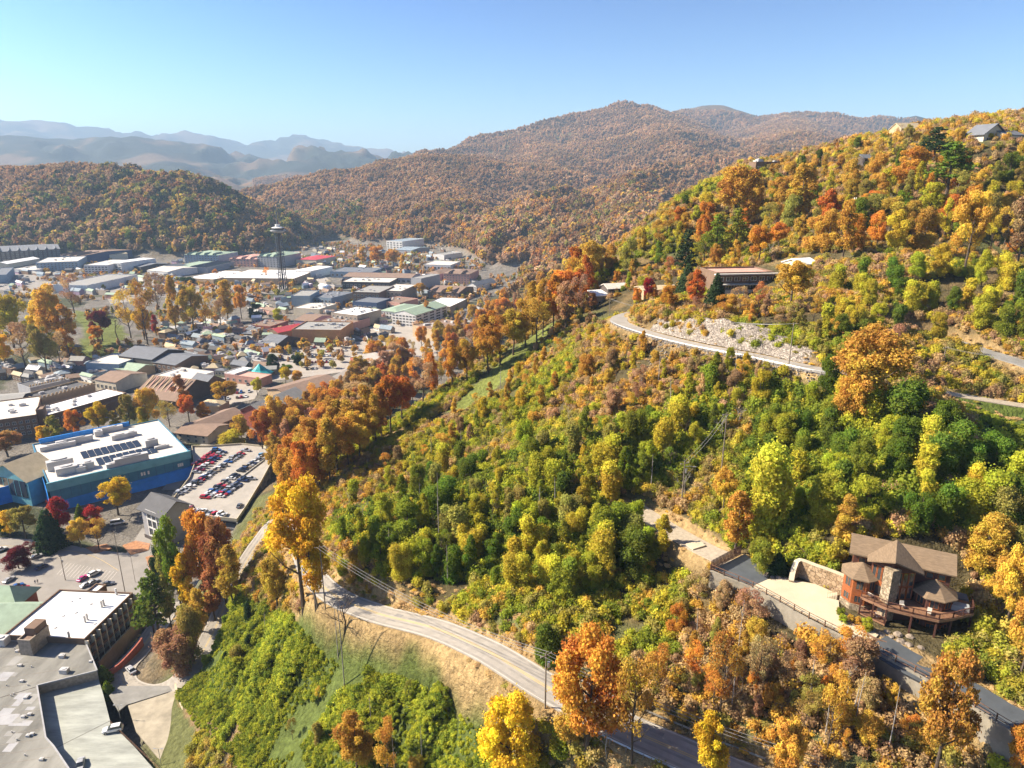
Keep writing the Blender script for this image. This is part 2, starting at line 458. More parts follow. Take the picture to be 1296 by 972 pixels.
def G(u, v, dmin=60.0):
    """where the sight line through pixel (u, v) meets the ground"""
    ds = dmin * 1.012 ** np.arange(0, 470)
    t = -(v - 486.0) / FPX
    X = (u - 648.0) / FPX * ds; Y = (cp + t * sp) * ds; Z = CZ + (-sp + t * cp) * ds
    below = Z < H(X, Y)
    if not below.any(): return wp(u, v, 300)
    i = int(np.argmax(below))
    if i == 0: d = ds[0]
    else:
        lo, hi = ds[i - 1], ds[i]
        for _ in range(14):
            m = (lo + hi) / 2
            p = wp(u, v, m)
            if p.z < hz(p.x, p.y): hi = m
            else: lo = m
        d = hi
    p = wp(u, v, d)
    p.z = hz(p.x, p.y)
    return p

# ---- land cover: each vertex takes the colour of what grows or lies there
def mixc(c, col, k):
    return c * (1 - k[..., None]) + np.array(col)[None, None] * k[..., None]
r_ = np.hypot(GX, GY)
n1 = fbm(GX / 30, GY / 30, 4, 3); n2 = fbm(GX / 9, GY / 9, 3, 4); n3 = fbm(GX / 260, GY / 260, 4, 8)
C = np.zeros(GX.shape + (3,)) + np.array([.085, .07, .035])
C = mixc(C, [.17, .12, .055], sstep(.5, .68, n2))
C = mixc(C, [.10, .105, .04], sstep(.48, .62, n1))
town = (1 - sstep(2.0, np.where(r_ > 480, 22.0, 9.0), GZ)) * (1 - sstep(1750, 2000, r_))
C = mixc(C, [.17, .155, .135], town * (GX < 160))
C = mixc(C, [.07, .075, .04], town * (GX < 160) * sstep(.60, .66, fbm(GX / 60, GY / 60, 3, 21)))
mt = sstep(900, 1150, r_) * sstep(3, 14, GZ)
C = mixc(C, [.15, .095, .06], mt)
C = mixc(C, [.06, .062, .03], mt * sstep(.5, .62, n3) * .8)
C = mixc(C, [.22, .125, .06], mt * sstep(.52, .66, fbm(GX / 120, GY / 120, 4, 9)) * .8)
KUDZU = [wz(u, v, z) for u, v, z in [(222,872,10),(258,795,15),(300,752,25),(340,757,37),(380,776,50),(470,796,58),(545,827,61),(640,912,63),(640,1010,58),(330,1010,22),(262,945,12)]]
kz = in_poly(GX, GY, KUDZU) & near
C[kz] = np.array([.085, .11, .028])
# verges of the lower road: dry straw
for nm, cw in (('lower', 3.2), ('upper', 2), ('drive', 1.5), ('track', 2), ('high', 2), ('gravel', 2)):
    d = RD[nm]; w = ROADS[nm][1]
    C = mixc(C, [.30, .21, .10], (1 - sstep(w / 2 + cw * .5, w / 2 + cw, d + 3 * (n2 - .5))))
BANK_ = [wz(u, v, 12) for u, v in [(222,872),(236,905),(258,945),(300,1000),(350,1000),(300,955),(262,905),(240,870)]]
C[in_poly(GX, GY, BANK_) & near] = np.array([.19, .13, .07])
LAWN = [wz(u, v, 12) for u, v in [(90,380),(140,385),(160,410),(145,440),(96,445),(105,410)]]
lw = in_poly(GX, GY, LAWN)
C[lw] = np.array([.13, .15, .04])
far_ = sstep(5000, 5600, r_)
C = mixc(C, [.03, .036, .03], far_)
C = mixc(C, [.13, .09, .06], far_ * sstep(.47, .6, fbm(GX / 420, GY / 420, 5, 19)))
GREEN_R = [wz(u, v, 97) for u, v in [(1195,520),(1300,530),(1400,545),(1400,590),(1300,590),(1230,580)]]
C[in_poly(GX, GY, GREEN_R) & near] = np.array([.09, .12, .025])
STRIP = [wp(u, v, d) for u, v, d in [(565,518,258),(700,426,318),(710,434,305),(640,474,264),(590,516,248)]]
C[in_poly(GX, GY, STRIP) & near] = np.array([.14, .16, .04])
idx = np.arange(NA * NR).reshape(NR, NA)
F = np.stack([idx[:-1, :-1], idx[:-1, 1:], idx[1:, 1:], idx[1:, :-1]], -1).reshape(-1, 4)
me = np_mesh('ground', np.stack([GX, GY, GZ], -1).reshape(-1, 3), F[:, ::-1])
me.shade_smooth()
at = me.attributes.new('cover', 'FLOAT_COLOR', 'POINT')
at.data.foreach_set('color', np.concatenate([C.reshape(-1, 3), np.ones((NA * NR, 1))], 1).astype(np.float32).ravel())
def ground_mat():
    m = bpy.data.materials.new('land cover'); m.use_nodes = True; t = m.node_tree; b = t.nodes['Principled BSDF']
    b.inputs['Roughness'].default_value = 0.95; b.inputs['Specular IOR Level'].default_value = 0.1
    at = t.nodes.new('ShaderNodeAttribute'); at.attribute_name = 'cover'
    tc = t.nodes.new('ShaderNodeTexCoord')
    hs = at.outputs['Color']
    for sc, lo, hi in ((0.9, .7, 1.3), (0.06, .75, 1.25)):
        n = t.nodes.new('ShaderNodeTexNoise'); n.inputs['Scale'].default_value = sc; n.inputs['Detail'].default_value = 6
        t.links.new(tc.outputs['Object'], n.inputs['Vector'])
        mr = t.nodes.new('ShaderNodeMapRange'); mr.inputs['From Min'].default_value = .3; mr.inputs['From Max'].default_value = .7
        mr.inputs['To Min'].default_value = lo; mr.inputs['To Max'].default_value = hi
        t.links.new(n.outputs['Fac'], mr.inputs[0])
        vm = t.nodes.new('ShaderNodeVectorMath'); vm.operation = 'SCALE'
        t.links.new(hs, vm.inputs[0]); t.links.new(mr.outputs[0], vm.inputs['Scale']); hs = vm.outputs[0]
    t.links.new(hs, b.inputs['Base Color'])
    n = t.nodes.new('ShaderNodeTexNoise'); n.inputs['Scale'].default_value = .05; n.inputs['Detail'].default_value = 8; n.inputs['Roughness'].default_value = .7
    t.links.new(tc.outputs['Object'], n.inputs['Vector'])
    bp = t.nodes.new('ShaderNodeBump'); bp.inputs['Strength'].default_value = .8; bp.inputs['Distance'].default_value = 6.0
    t.links.new(n.outputs['Fac'], bp.inputs['Height']); t.links.new(bp.outputs[0], b.inputs['Normal'])
    return m
ground = link('ground', me, ground_mat())
tag(ground, kind='structure')

# ------------------------------------------------------------------ the air
HAZE_DENSITY = 8.0e-5
hb = bpy.data.meshes.new('haze')
bm = bmesh.new()
bmesh.ops.create_cube(bm, size=1)
for v in bm.verts:
    v.co = Vector((v.co.x * 44000, 9000 + v.co.y * 26000, 655 + v.co.z * 1316))
bm.to_mesh(hb); bm.free()
hm = bpy.data.materials.new('haze'); hm.use_nodes = True
t = hm.node_tree; t.nodes.remove(t.nodes['Principled BSDF'])
pv = t.nodes.new('ShaderNodeVolumePrincipled')
pv.inputs['Color'].default_value = (.52, .74, 1.0, 1)
pv.inputs['Density'].default_value = HAZE_DENSITY
pv.inputs['Anisotropy'].default_value = 0.0
t.links.new(pv.outputs[0], t.nodes['Material Output'].inputs['Volume'])
haze = link('haze', hb, hm)
tag(haze, kind='stuff')
# ------------------------------------------------------------------ vegetation
def leaf_material(name, src):
    m = bpy.data.materials.new(name); m.use_nodes = True; t = m.node_tree
    t.nodes.remove(t.nodes['Principled BSDF'])
    out = t.nodes['Material Output']
    if src == 'object':
        n = t.nodes.new('ShaderNodeObjectInfo'); col = n.outputs['Color']; rnd = n.outputs['Random']
    else:
        n = t.nodes.new('ShaderNodeAttribute'); n.attribute_type = 'INSTANCER'; n.attribute_name = 'tint'; col = n.outputs['Color']
    a = t.nodes.new('ShaderNodeAttribute'); a.attribute_name = 'lv'
    hs = t.nodes.new('ShaderNodeHueSaturation')
    mr = t.nodes.new('ShaderNodeMapRange'); mr.inputs['To Min'].default_value = .475 if src != 'object' else .465; mr.inputs['To Max'].default_value = .525 if src != 'object' else .535
    t.links.new(a.outputs['Fac'], mr.inputs[0]); t.links.new(mr.outputs[0], hs.inputs['Hue'])
    m2 = t.nodes.new('ShaderNodeMath'); m2.operation = 'MULTIPLY_ADD'; m2.inputs[1].default_value = .7; m2.inputs[2].default_value = .62
    a2 = t.nodes.new('ShaderNodeAttribute'); a2.attribute_name = 'lb'
    t.links.new(a2.outputs['Fac'], m2.inputs[0]); t.links.new(m2.outputs[0], hs.inputs['Value'])
    t.links.new(col, hs.inputs['Color'])
    d = t.nodes.new('ShaderNodeBsdfDiffuse'); tr = t.nodes.new('ShaderNodeBsdfTranslucent'); mx = t.nodes.new('ShaderNodeMixShader')
    mx.inputs[0].default_value = .42
    t.links.new(hs.outputs[0], d.inputs[0]); t.links.new(hs.outputs[0], tr.inputs[0])
    t.links.new(d.outputs[0], mx.inputs[1]); t.links.new(tr.outputs[0], mx.inputs[2]); t.links.new(mx.outputs[0], out.inputs[0])
    return m
LEAF = leaf_material('leaves', 'object')
LEAF_I = leaf_material('leaves of the wood', 'inst')
BARK = principled('bark', (.10, .075, .055), .95, noise=.5, nscale=1.2, stretch=(3, 3, .6))
BARK_PALE = principled('pale bark', (.30, .27, .24), .95, noise=.35, nscale=1.5)

def unit(a): return a / np.maximum(np.linalg.norm(a, axis=-1, keepdims=True), 1e-9)
def quads(P, N, size, rg, aspect=1.0):
    """leaf sprays: one small bent quad at each P facing N"""
    n = len(P)
    N = unit(N)
    A = unit(np.cross(N, rg.normal(size=(n, 3))))
    B = np.cross(N, A)
    s = (size * rg.uniform(.6, 1.35, n))[:, None]
    A = A * s * .5; B = B * s * .5 * aspect
    V = np.stack([P - A - B * .6, P + A * .7 - B + N * s * .12, P + A + B * .7, P - A * .6 + B - N * s * .1], 1).reshape(-1, 3)
    return V
def leaf_mesh(name, P, N, size, rg, clump=None, hull=None):
    V = quads(P, N, size, rg)
    n = len(P)
    Fq = np.arange(n * 4).reshape(n, 4)
    lv = rg.uniform(0, 1, n); lb = rg.uniform(0, 1, n)
    if clump is not None:
        lv = lv * .5 + clump * .5; lb = lb * .6 + clump * .4
    if hull is not None:
        HV, HF = hull
        Fq = np.concatenate([Fq, HF + len(V)]); V = np.concatenate([V, HV])
        lv = np.concatenate([lv, np.full(len(HF), .5)]); lb = np.concatenate([lb, np.full(len(HF), .35)])
    me = np_mesh(name, V, Fq)
    for nm, arr in (('lv', lv), ('lb', lb)):
        at = me.attributes.new(nm, 'FLOAT', 'FACE'); at.data.foreach_set('value', arr.astype(np.float32))
    return me
def sphere_q(c, r, nseg=8, nring=5, sq=(1, 1, 1)):
    V = []; Fq = []
    for i in range(nring + 1):
        th = math.pi * (0.02 + .96 * i / nring)
        for k in range(nseg):
            ph = 2 * math.pi * k / nseg
            V.append((c[0] + r * sq[0] * math.sin(th) * math.cos(ph), c[1] + r * sq[1] * math.sin(th) * math.sin(ph), c[2] + r * sq[2] * math.cos(th)))
    for i in range(nring):
        for k in range(nseg):
            Fq.append((i * nseg + k, (i + 1) * nseg + k, (i + 1) * nseg + (k + 1) % nseg, i * nseg + (k + 1) % nseg))
    return np.array(V), np.array(Fq)
def lobes_cloud(L, n, rg, up=.35, inner=.0, soft=.55):
    """leaves on the shells of lobes L = (x, y, z, r); returns points, normals, per-lobe number"""
    L = np.array(L); w = L[:, 3] ** 2; w = w / w.sum()
    k = rg.choice(len(L), n, p=w)
    D = unit(rg.normal(size=(n, 3)) + np.array([0, 0, up]))
    rad = L[k, 3] * np.where(rg.uniform(0, 1, n) < inner, rg.uniform(.2, .8, n), rg.uniform(.78, 1.08, n))
    # ragged: push leaves in and out with a coarse noise of direction
    rad = rad * (1 + .34 * np.sin(D[:, 0] * 7 + k * 1.7) * np.sin(D[:, 1] * 6 + k) * np.cos(D[:, 2] * 5))
    rad = rad * np.where(rg.uniform(0, 1, n) < .14, rg.uniform(1.05, 1.45, n), 1.0)
    P = L[k, :3] + D * rad[:, None]
    # drop leaves buried deep in another lobe
    dd = np.linalg.norm(P[:, None] - L[None, :, :3], axis=-1) / L[None, :, 3]
    keep = (dd.min(1) > .6)
    N = D + rg.normal(size=(n, 3)) * soft
    cl = _hash(k * 13.0, k * 7.0, 5)
    return P[keep], N[keep], cl[keep]
class MB:
    """collects boxes, prisms and tubes for ONE mesh"""
    def __init__(s): s.v = []; s.f = []; s.m = []
    def add(s, V, Fc, mi=0):
        b = len(s.v); s.v += [tuple(p) for p in V]
        for q in Fc: s.f.append(tuple(i + b for i in q)); s.m.append(mi)
    def box(s, x0, x1, y0, y1, z0, z1, mi=0):
        V = [(x0,y0,z0),(x1,y0,z0),(x1,y1,z0),(x0,y1,z0),(x0,y0,z1),(x1,y0,z1),(x1,y1,z1),(x0,y1,z1)]
        s.add(V, [(0,3,2,1),(4,5,6,7),(0,1,5,4),(1,2,6,5),(2,3,7,6),(3,0,4,7)], mi)
    def bar(s, a, b, w, h=None, mi=0, up=(0,0,1)):
        """a beam of width w and height h from a to b"""
        h = h or w; a = Vector(a); b = Vector(b); d = (b - a).normalized(); u = Vector(up)
        x = d.cross(u)
        if x.length < 1e-4: x = d.cross(Vector((0, 1, 0)))
        x.normalize(); y = x.cross(d).normalized()
        V = []
        for p in (a, b):
            for sx, sy in ((-1,-1),(1,-1),(1,1),(-1,1)): V.append(p + x * sx * w / 2 + y * sy * h / 2)
        s.add(V, [(3,2,1,0),(4,5,6,7),(0,1,5,4),(1,2,6,5),(2,3,7,6),(3,0,4,7)], mi)
    def tube(s, pts, rad, n=6, mi=0, cap=True):
        pts = [Vector(p) for p in pts]; b = len(s.v)
        ref = None
        for i, p in enumerate(pts):
            d = (pts[min(i + 1, len(pts) - 1)] - pts[max(i - 1, 0)]).normalized()
            if ref is None: ref = d.orthogonal().normalized()
            x = (ref - d * ref.dot(d)).normalized(); ref = x; y = d.cross(x)
            r = rad[i] if hasattr(rad, '__len__') else rad
            for k in range(n):
                a = 2 * math.pi * k / n
                s.v.append(tuple(p + x * math.cos(a) * r + y * math.sin(a) * r))
        for i in range(len(pts) - 1):
            for k in range(n):
                s.f.append((b + i * n + k, b + i * n + (k + 1) % n, b + (i + 1) * n + (k + 1) % n, b + (i + 1) * n + k)); s.m.append(mi)
        if cap:
            s.f.append(tuple(b + k for k in range(n))[::-1]); s.m.append(mi)
            e = b + (len(pts) - 1) * n
            s.f.append(tuple(e + k for k in range(n))); s.m.append(mi)
    def prism(s, poly, z0, z1, mi=0, mtop=None):
        """vertical walls over a counter-clockwise plan"""
        n = len(poly)
        ar = sum(poly[i][0] * poly[(i + 1) % n][1] - poly[(i + 1) % n][0] * poly[i][1] for i in range(n))
        if ar < 0: poly = poly[::-1]
        b = len(s.v)
        for z in (z0, z1):
            for p in poly: s.v.append((p[0], p[1], z))
        for i in range(n):
            s.f.append((b + i, b + (i + 1) % n, b + n + (i + 1) % n, b + n + i)); s.m.append(mi)
        s.f.append(tuple(b + n + i for i in range(n))); s.m.append(mi if mtop is None else mtop)
        s.f.append(tuple(b + i for i in range(n))[::-1]); s.m.append(mi)
    def mesh(s, name, mats=()):
        me = bpy.data.meshes.new(name); me.from_pydata(s.v, [], s.f)
        for m in mats: me.materials.append(m)
        if len(mats) > 1: me.polygons.foreach_set('material_index', s.m)
        me.update(); return me
    def build(s, name, mat, parent=None, loc=None, rz=None):
        mats = mat if isinstance(mat, (list, tuple)) else [mat]
        return link(name, s.mesh(name, mats), None, parent, loc, rz)

def trunk_mesh(h, r, rg, limbs=5, reach=3.0, start=.35, lean=.3, n=7):
    b = MB()
    top = Vector((rg.uniform(-lean, lean), rg.uniform(-lean, lean), h * .82))
    path = [Vector((0, 0, -1.0)), Vector((0, 0, h * .1)), top * .5 + Vector((rg.uniform(-.2, .2), rg.uniform(-.2, .2), 0)), top]
    b.tube(path, [r * 1.25, r, r * .7, r * .22], n)
    for i in range(limbs):
        f = start + (0.75 - start) * i / max(1, limbs - 1)
        p = Vector((0, 0, 0)).lerp(top, f)
        a = i * 2.4 + rg.uniform(-.4, .4); L = reach * rg.uniform(.7, 1.1) * (1.15 - f)
        q1 = p + Vector((math.cos(a) * L * .5, math.sin(a) * L * .5, L * .35))
        q2 = p + Vector((math.cos(a) * L, math.sin(a) * L, L * .95))
        b.tube([p, q1, q2], [r * .45, r * .3, r * .08], 5, cap=False)
        for s_ in (-1, 1):
            q3 = q1 + Vector((math.cos(a + s_ * .8) * L * .4, math.sin(a + s_ * .8) * L * .4, L * .5))
            b.tube([q1, q3], [r * .2, r * .05], 4, cap=False)
    return b.mesh('trunk', [BARK])

# ---- one mesh pair (crown, trunk) for each growth form; all 10 m tall with a crown about 7 m wide
FORMS = {}
def form(key, crown, trunk): FORMS.setdefault(key, []).append((crown, trunk))
for i in range(6):          # broad crowns
    rg = np.random.default_rng(100 + i)
    L = []
    nl = 38
    for k in range(nl):
        z = rg.uniform(3.6, 8.9); rmax = 2.9 * math.sqrt(max(.05, 1 - ((z - 5.9) / 3.6) ** 2))
        a = rg.uniform(0, 6.28); rr_ = rmax * math.sqrt(rg.uniform(.05, 1)) * .85
        L.append((math.cos(a) * rr_, math.sin(a) * rr_, z, rg.uniform(.35, .95)))
    P, N, cl = lobes_cloud(L, 24000, rg, inner=.4, soft=.9)
    form('broad', leaf_mesh('crown', P, N, .165, rg, cl), trunk_mesh(9.2, .19, rg, 6, 3.4))
for i in range(4):          # upright, narrower and loose
    rg = np.random.default_rng(200 + i)
    L = []
    for k in range(22):
        z = 2.6 + 6.9 * k / 21; rmax = 1.7 * math.sin(math.pi * min(.96, .18 + .8 * k / 21)) + .25
        a = rg.uniform(0, 6.28); rr_ = rmax * rg.uniform(.2, .8)
        L.append((math.cos(a) * rr_, math.sin(a) * rr_, z, rg.uniform(.35, .85)))
    P, N, cl = lobes_cloud(L, 12000, rg, inner=.4, soft=.9)
    form('upright', leaf_mesh('crown', P, N, .165, rg, cl), trunk_mesh(9.5, .14, rg, 6, 1.9, .25))
for i in range(4):          # half bare, see-through crown
    rg = np.random.default_rng(300 + i)
    L = []
    for k in range(14):
        z = rg.uniform(4.0, 9.4); rmax = 2.6 * math.sqrt(max(.05, 1 - ((z - 6.6) / 3.4) ** 2)); a = rg.uniform(0, 6.28)
        rr_ = rmax * math.sqrt(rg.uniform(.1, 1)) * .9
        L.append((math.cos(a) * rr_, math.sin(a) * rr_, z, rg.uniform(.6, 1.0)))
    P, N, cl = lobes_cloud(L, 5200, rg, inner=.4, soft=.9)
    form('sparse', leaf_mesh('crown', P, N, .155, rg, cl), trunk_mesh(9.6, .16, rg, 9, 3.2, .25))
for i in range(7):          # trees smothered in vines: lumpy towers and humps, leafy to the ground
    rg = np.random.default_rng(400 + i)
    L = []; hull = None
    tall = i % 3 != 2
    ncol = [2, 1, 3, 2, 1, 3, 2][i]
    for c_ in range(ncol):
        bx, by = (rg.uniform(-2.0, 2.0), rg.uniform(-2.0, 2.0)) if c_ else (0, 0)
        topz = 8.7 if c_ == 0 else rg.uniform(4.5, 7.8)
        k = 0; z = .6
        while z < topz:
            f = z / topz
            r_l = (1.75 - .75 * math.sin(math.pi * min(1, f * 1.25)) * .8) * rg.uniform(.85, 1.15) if f < .75 else rg.uniform(1.15, 1.75)
            if ncol == 1: r_l *= .8
            L.append((bx + rg.uniform(-.35, .35), by + rg.uniform(-.35, .35), z, r_l))
            z += r_l * .75
    HV = []; HF = []; nb = 0
    for x, y, z, r_l in L:
        V_, F_ = sphere_q((x, y, z), r_l * .78); HV.append(V_); HF.append(F_ + nb); nb += len(V_)
    P, N, cl = lobes_cloud(L, 16000, rg, up=.2, inner=0, soft=.7)
    ok = P[:, 2] > -.3
    P, N, cl = P[ok], N[ok], cl[ok]
    form('vine', leaf_mesh('crown', P, N, .22, rg, cl, (np.concatenate(HV), np.concatenate(HF))), trunk_mesh(8.6, .16, rg, 3, 1.0, .3))
for i in range(4):          # rounded tree / big shrub with leafy skirt
    rg = np.random.default_rng(500 + i)
    L = []
    for k in range(26):
        z = rg.uniform(1.2, 9.0); rmax = 3.1 * math.sqrt(max(.03, 1 - ((z - 4.6) / 4.9) ** 2)); a = rg.uniform(0, 6.28)
        rr_ = rmax * math.sqrt(rg.uniform(.1, 1)) * .8
        L.append((math.cos(a) * rr_, math.sin(a) * rr_, z, rg.uniform(.55, 1.35)))
    HV = []; HF = []; nb = 0
    for x, y, z, r_l in L:
        V_, F_ = sphere_q((x, y, z), r_l * .6, 6, 4); HV.append(V_); HF.append(F_ + nb); nb += len(V_)
    P, N, cl = lobes_cloud(L, 17000, rg, inner=.2, soft=.8)
    form('round', leaf_mesh('crown', P, N, .2, rg, cl, (np.concatenate(HV), np.concatenate(HF))), trunk_mesh(8.6, .18, rg, 4, 2.0, .3))
for i in range(3):          # pine: bare lower trunk, flat needle layers
    rg = np.random.default_rng(600 + i)
    P = []; N = []; cl = []; tb = MB()
    tb.tube([(0,0,-1),(0,0,5),(.1,.1,9.7)], [.2,.14,.04], 7)
    nz = 12
    for k in range(nz):
        z = 3.6 + 6.0 * k / (nz - 1); Rr = (2.5 * (1 - k / nz) + .5) * rg.uniform(.75, 1.15)
        for j in range(5):
            a = rg.uniform(0, 6.28); e_ = Vector((math.cos(a) * Rr, math.sin(a) * Rr, z + Rr * .12))
            tb.tube([(0, 0, z), e_], [.05, .015], 4, cap=False)
            m = int(38 * Rr / 2)
            s_ = rg.uniform(.35, 1.05, m)[:, None]
            pts = np.array([0, 0, z]) * (1 - s_) + np.array(e_) * s_ + rg.normal(size=(m, 3)) * np.array([.26, .26, .12])
            P.append(pts); N.append(rg.normal(size=(m, 3)) * .7 + np.array([0, 0, 1])); cl.append(np.full(m, rg.uniform()))
    P = np.concatenate(P); N = np.concatenate(N); cl = np.concatenate(cl)
    form('pine', leaf_mesh('crown', P, N, .34, rg, cl), tb.mesh('trunk', [BARK]))
for i in range(2):          # dense cone
    rg = np.random.default_rng(650 + i)
    n = 3400; z = 10 * (1 - np.sqrt(rg.uniform(0, 1, n))); a = rg.uniform(0, 6.28, n)
    rad = (2.9 * (1 - z / 10) ** .8 + .15) * (1 + .18 * np.sin(a * 5 + z * 3)) * rg.uniform(.75, 1.05, n)
    P = np.stack([np.cos(a) * rad, np.sin(a) * rad, z + .3], 1)
    N = np.stack([np.cos(a), np.sin(a), np.full(n, .5)], 1) + rg.normal(size=(n, 3)) * .5
    V_, F_ = sphere_q((0, 0, 4), 3.6, 8, 6, (.55, .55, 1.05))
    form('cone', leaf_mesh('crown', P, N, .36, rg, None, (V_, F_)), trunk_mesh(8, .16, rg, 2, .6))
def bare_mesh(rg, h=10, spread=2.8, r=.14, mat=None, depth=3):
    b = MB()
    def grow(p, d, L, r_, lev):
        q = p + d * L; mid = p + d * L * .5 + Vector((rg.uniform(-.1, .1), rg.uniform(-.1, .1), 0)) * L
        b.tube([p, mid, q], [r_, r_ * .8, r_ * .5], 5 if lev < 2 else 3, cap=False)
        if lev >= depth: return
        for i in range(4 if lev else 6):
            s_ = rg.uniform(.35, 1); a = rg.uniform(0, 6.28)
            side = Vector((math.cos(a), math.sin(a), 0)); nd = (d * .7 + side * rg.uniform(.5, 1.0)).normalized()
            grow(p.lerp(q, s_), nd, L * rg.uniform(.4, .6), r_ * .45, lev + 1)
    grow(Vector((0, 0, -.6)), Vector((0, 0, 1)), h * .62, r, 0)
    return b.mesh('trunk', [mat or BARK])
for i in range(3):
    rg = np.random.default_rng(700 + i)
    form('bare', None, bare_mesh(rg, mat=BARK_PALE if i == 1 else BARK))
for i in range(3):          # snag: a dead pole of a trunk with a few stubs
    rg = np.random.default_rng(720 + i)
    b = MB(); b.tube([(0,0,-1),(.1,0,5),(rg.uniform(-.4,.4),rg.uniform(-.4,.4),10)], [.22,.16,.06], 6)
    for k in range(5):
        z = rg.uniform(4, 9); a_ = rg.uniform(0, 6.28); L_ = rg.uniform(.4, 1.3)
        b.tube([(0, 0, z), (math.cos(a_) * L_, math.sin(a_) * L_, z + L_ * .7)], [.05, .02], 4)
    form('snag', None, b.mesh('trunk', [BARK_PALE]))

COLS = {   # colours of the leaves themselves
 'orange': (.68,.33,.06), 'deep orange': (.62,.24,.055), 'golden': (.68,.45,.08), 'yellow': (.82,.56,.05), 'rust': (.48,.23,.09),
 'red': (.42,.045,.035), 'dark red': (.17,.03,.035), 'brown': (.42,.27,.14), 'tan': (.56,.40,.19), 'olive': (.38,.34,.08),
 'lime': (.43,.45,.045), 'green': (.15,.21,.03), 'mid green': (.26,.31,.038), 'dark green': (.045,.075,.03), 'pink brown': (.56,.36,.21),
 'yellow green': (.58,.50,.055), 'amber': (.60,.36,.07),
}
TREES = []
def jit(c, k=.16, rg=rng):
    f = 1 + rg.uniform(-k, k)
    return (min(1, c[0] * f * (1 + rg.uniform(-.08, .08))), min(1, c[1] * f * (1 + rg.uniform(-.1, .1))), min(1, c[2] * f), 1)
def tree(frm, colour, P, h, w, label=None, cat=None, name=None, group=None, rz=None, where=''):
    """h metres tall, w metres across, standing at P"""
    ver = FORMS[frm][int(rng.integers(len(FORMS[frm])))]
    nm = name or {'vine': 'vine_covered_tree', 'upright': 'slender_tree', 'sparse': 'half_bare_tree', 'pine': 'pine_tree', 'cone': 'evergreen_tree', 'bare': 'bare_tree', 'snag': 'dead_tree', 'round': 'leafy_tree'}.get(frm, 'autumn_tree')
    rz = rng.uniform(0, 6.28) if rz is None else rz
    base_w = {'broad': 7.2, 'upright': 4.2, 'sparse': 6.4, 'vine': 4.6, 'round': 7.4, 'pine': 5.2, 'cone': 5.4, 'bare': 6.0, 'snag': 3.0}[frm]
    e = empty(nm, P, rz)
    sc = (w / base_w, w / base_w, h / 10.0)
    e.scale = sc
    if ver[0] is not None:
        c = link('crown', ver[0], None, e)
        if len(ver[0].materials) == 0: ver[0].materials.append(LEAF)
        c.color = jit(COLS[colour])
    link('trunk', ver[1], None, e)
    TREES.append(dict(o=e, label=label, cat=cat or 'tree', group=group, form=frm, colour=colour, h=h, w=w, where=where, uv=proj(Vector(P) + Vector((0, 0, h * .6)))))
    return e
def tree_px(u, vb, vt, wpx, frm, colour, label=None, **kw):
    """a tree whose foot is seen at (u, vb), whose top reaches row vt and whose crown is wpx pixels wide"""
    P = G(u, vb)
    lo, hi = .5, 60
    for _ in range(24):
        m = (lo + hi) / 2
        if proj(P + Vector((0, 0, m)))[1] > vt: lo = m
        else: hi = m
    d = dep(P)
    return tree(frm, colour, P, lo, wpx * d / FPX, label, **kw)
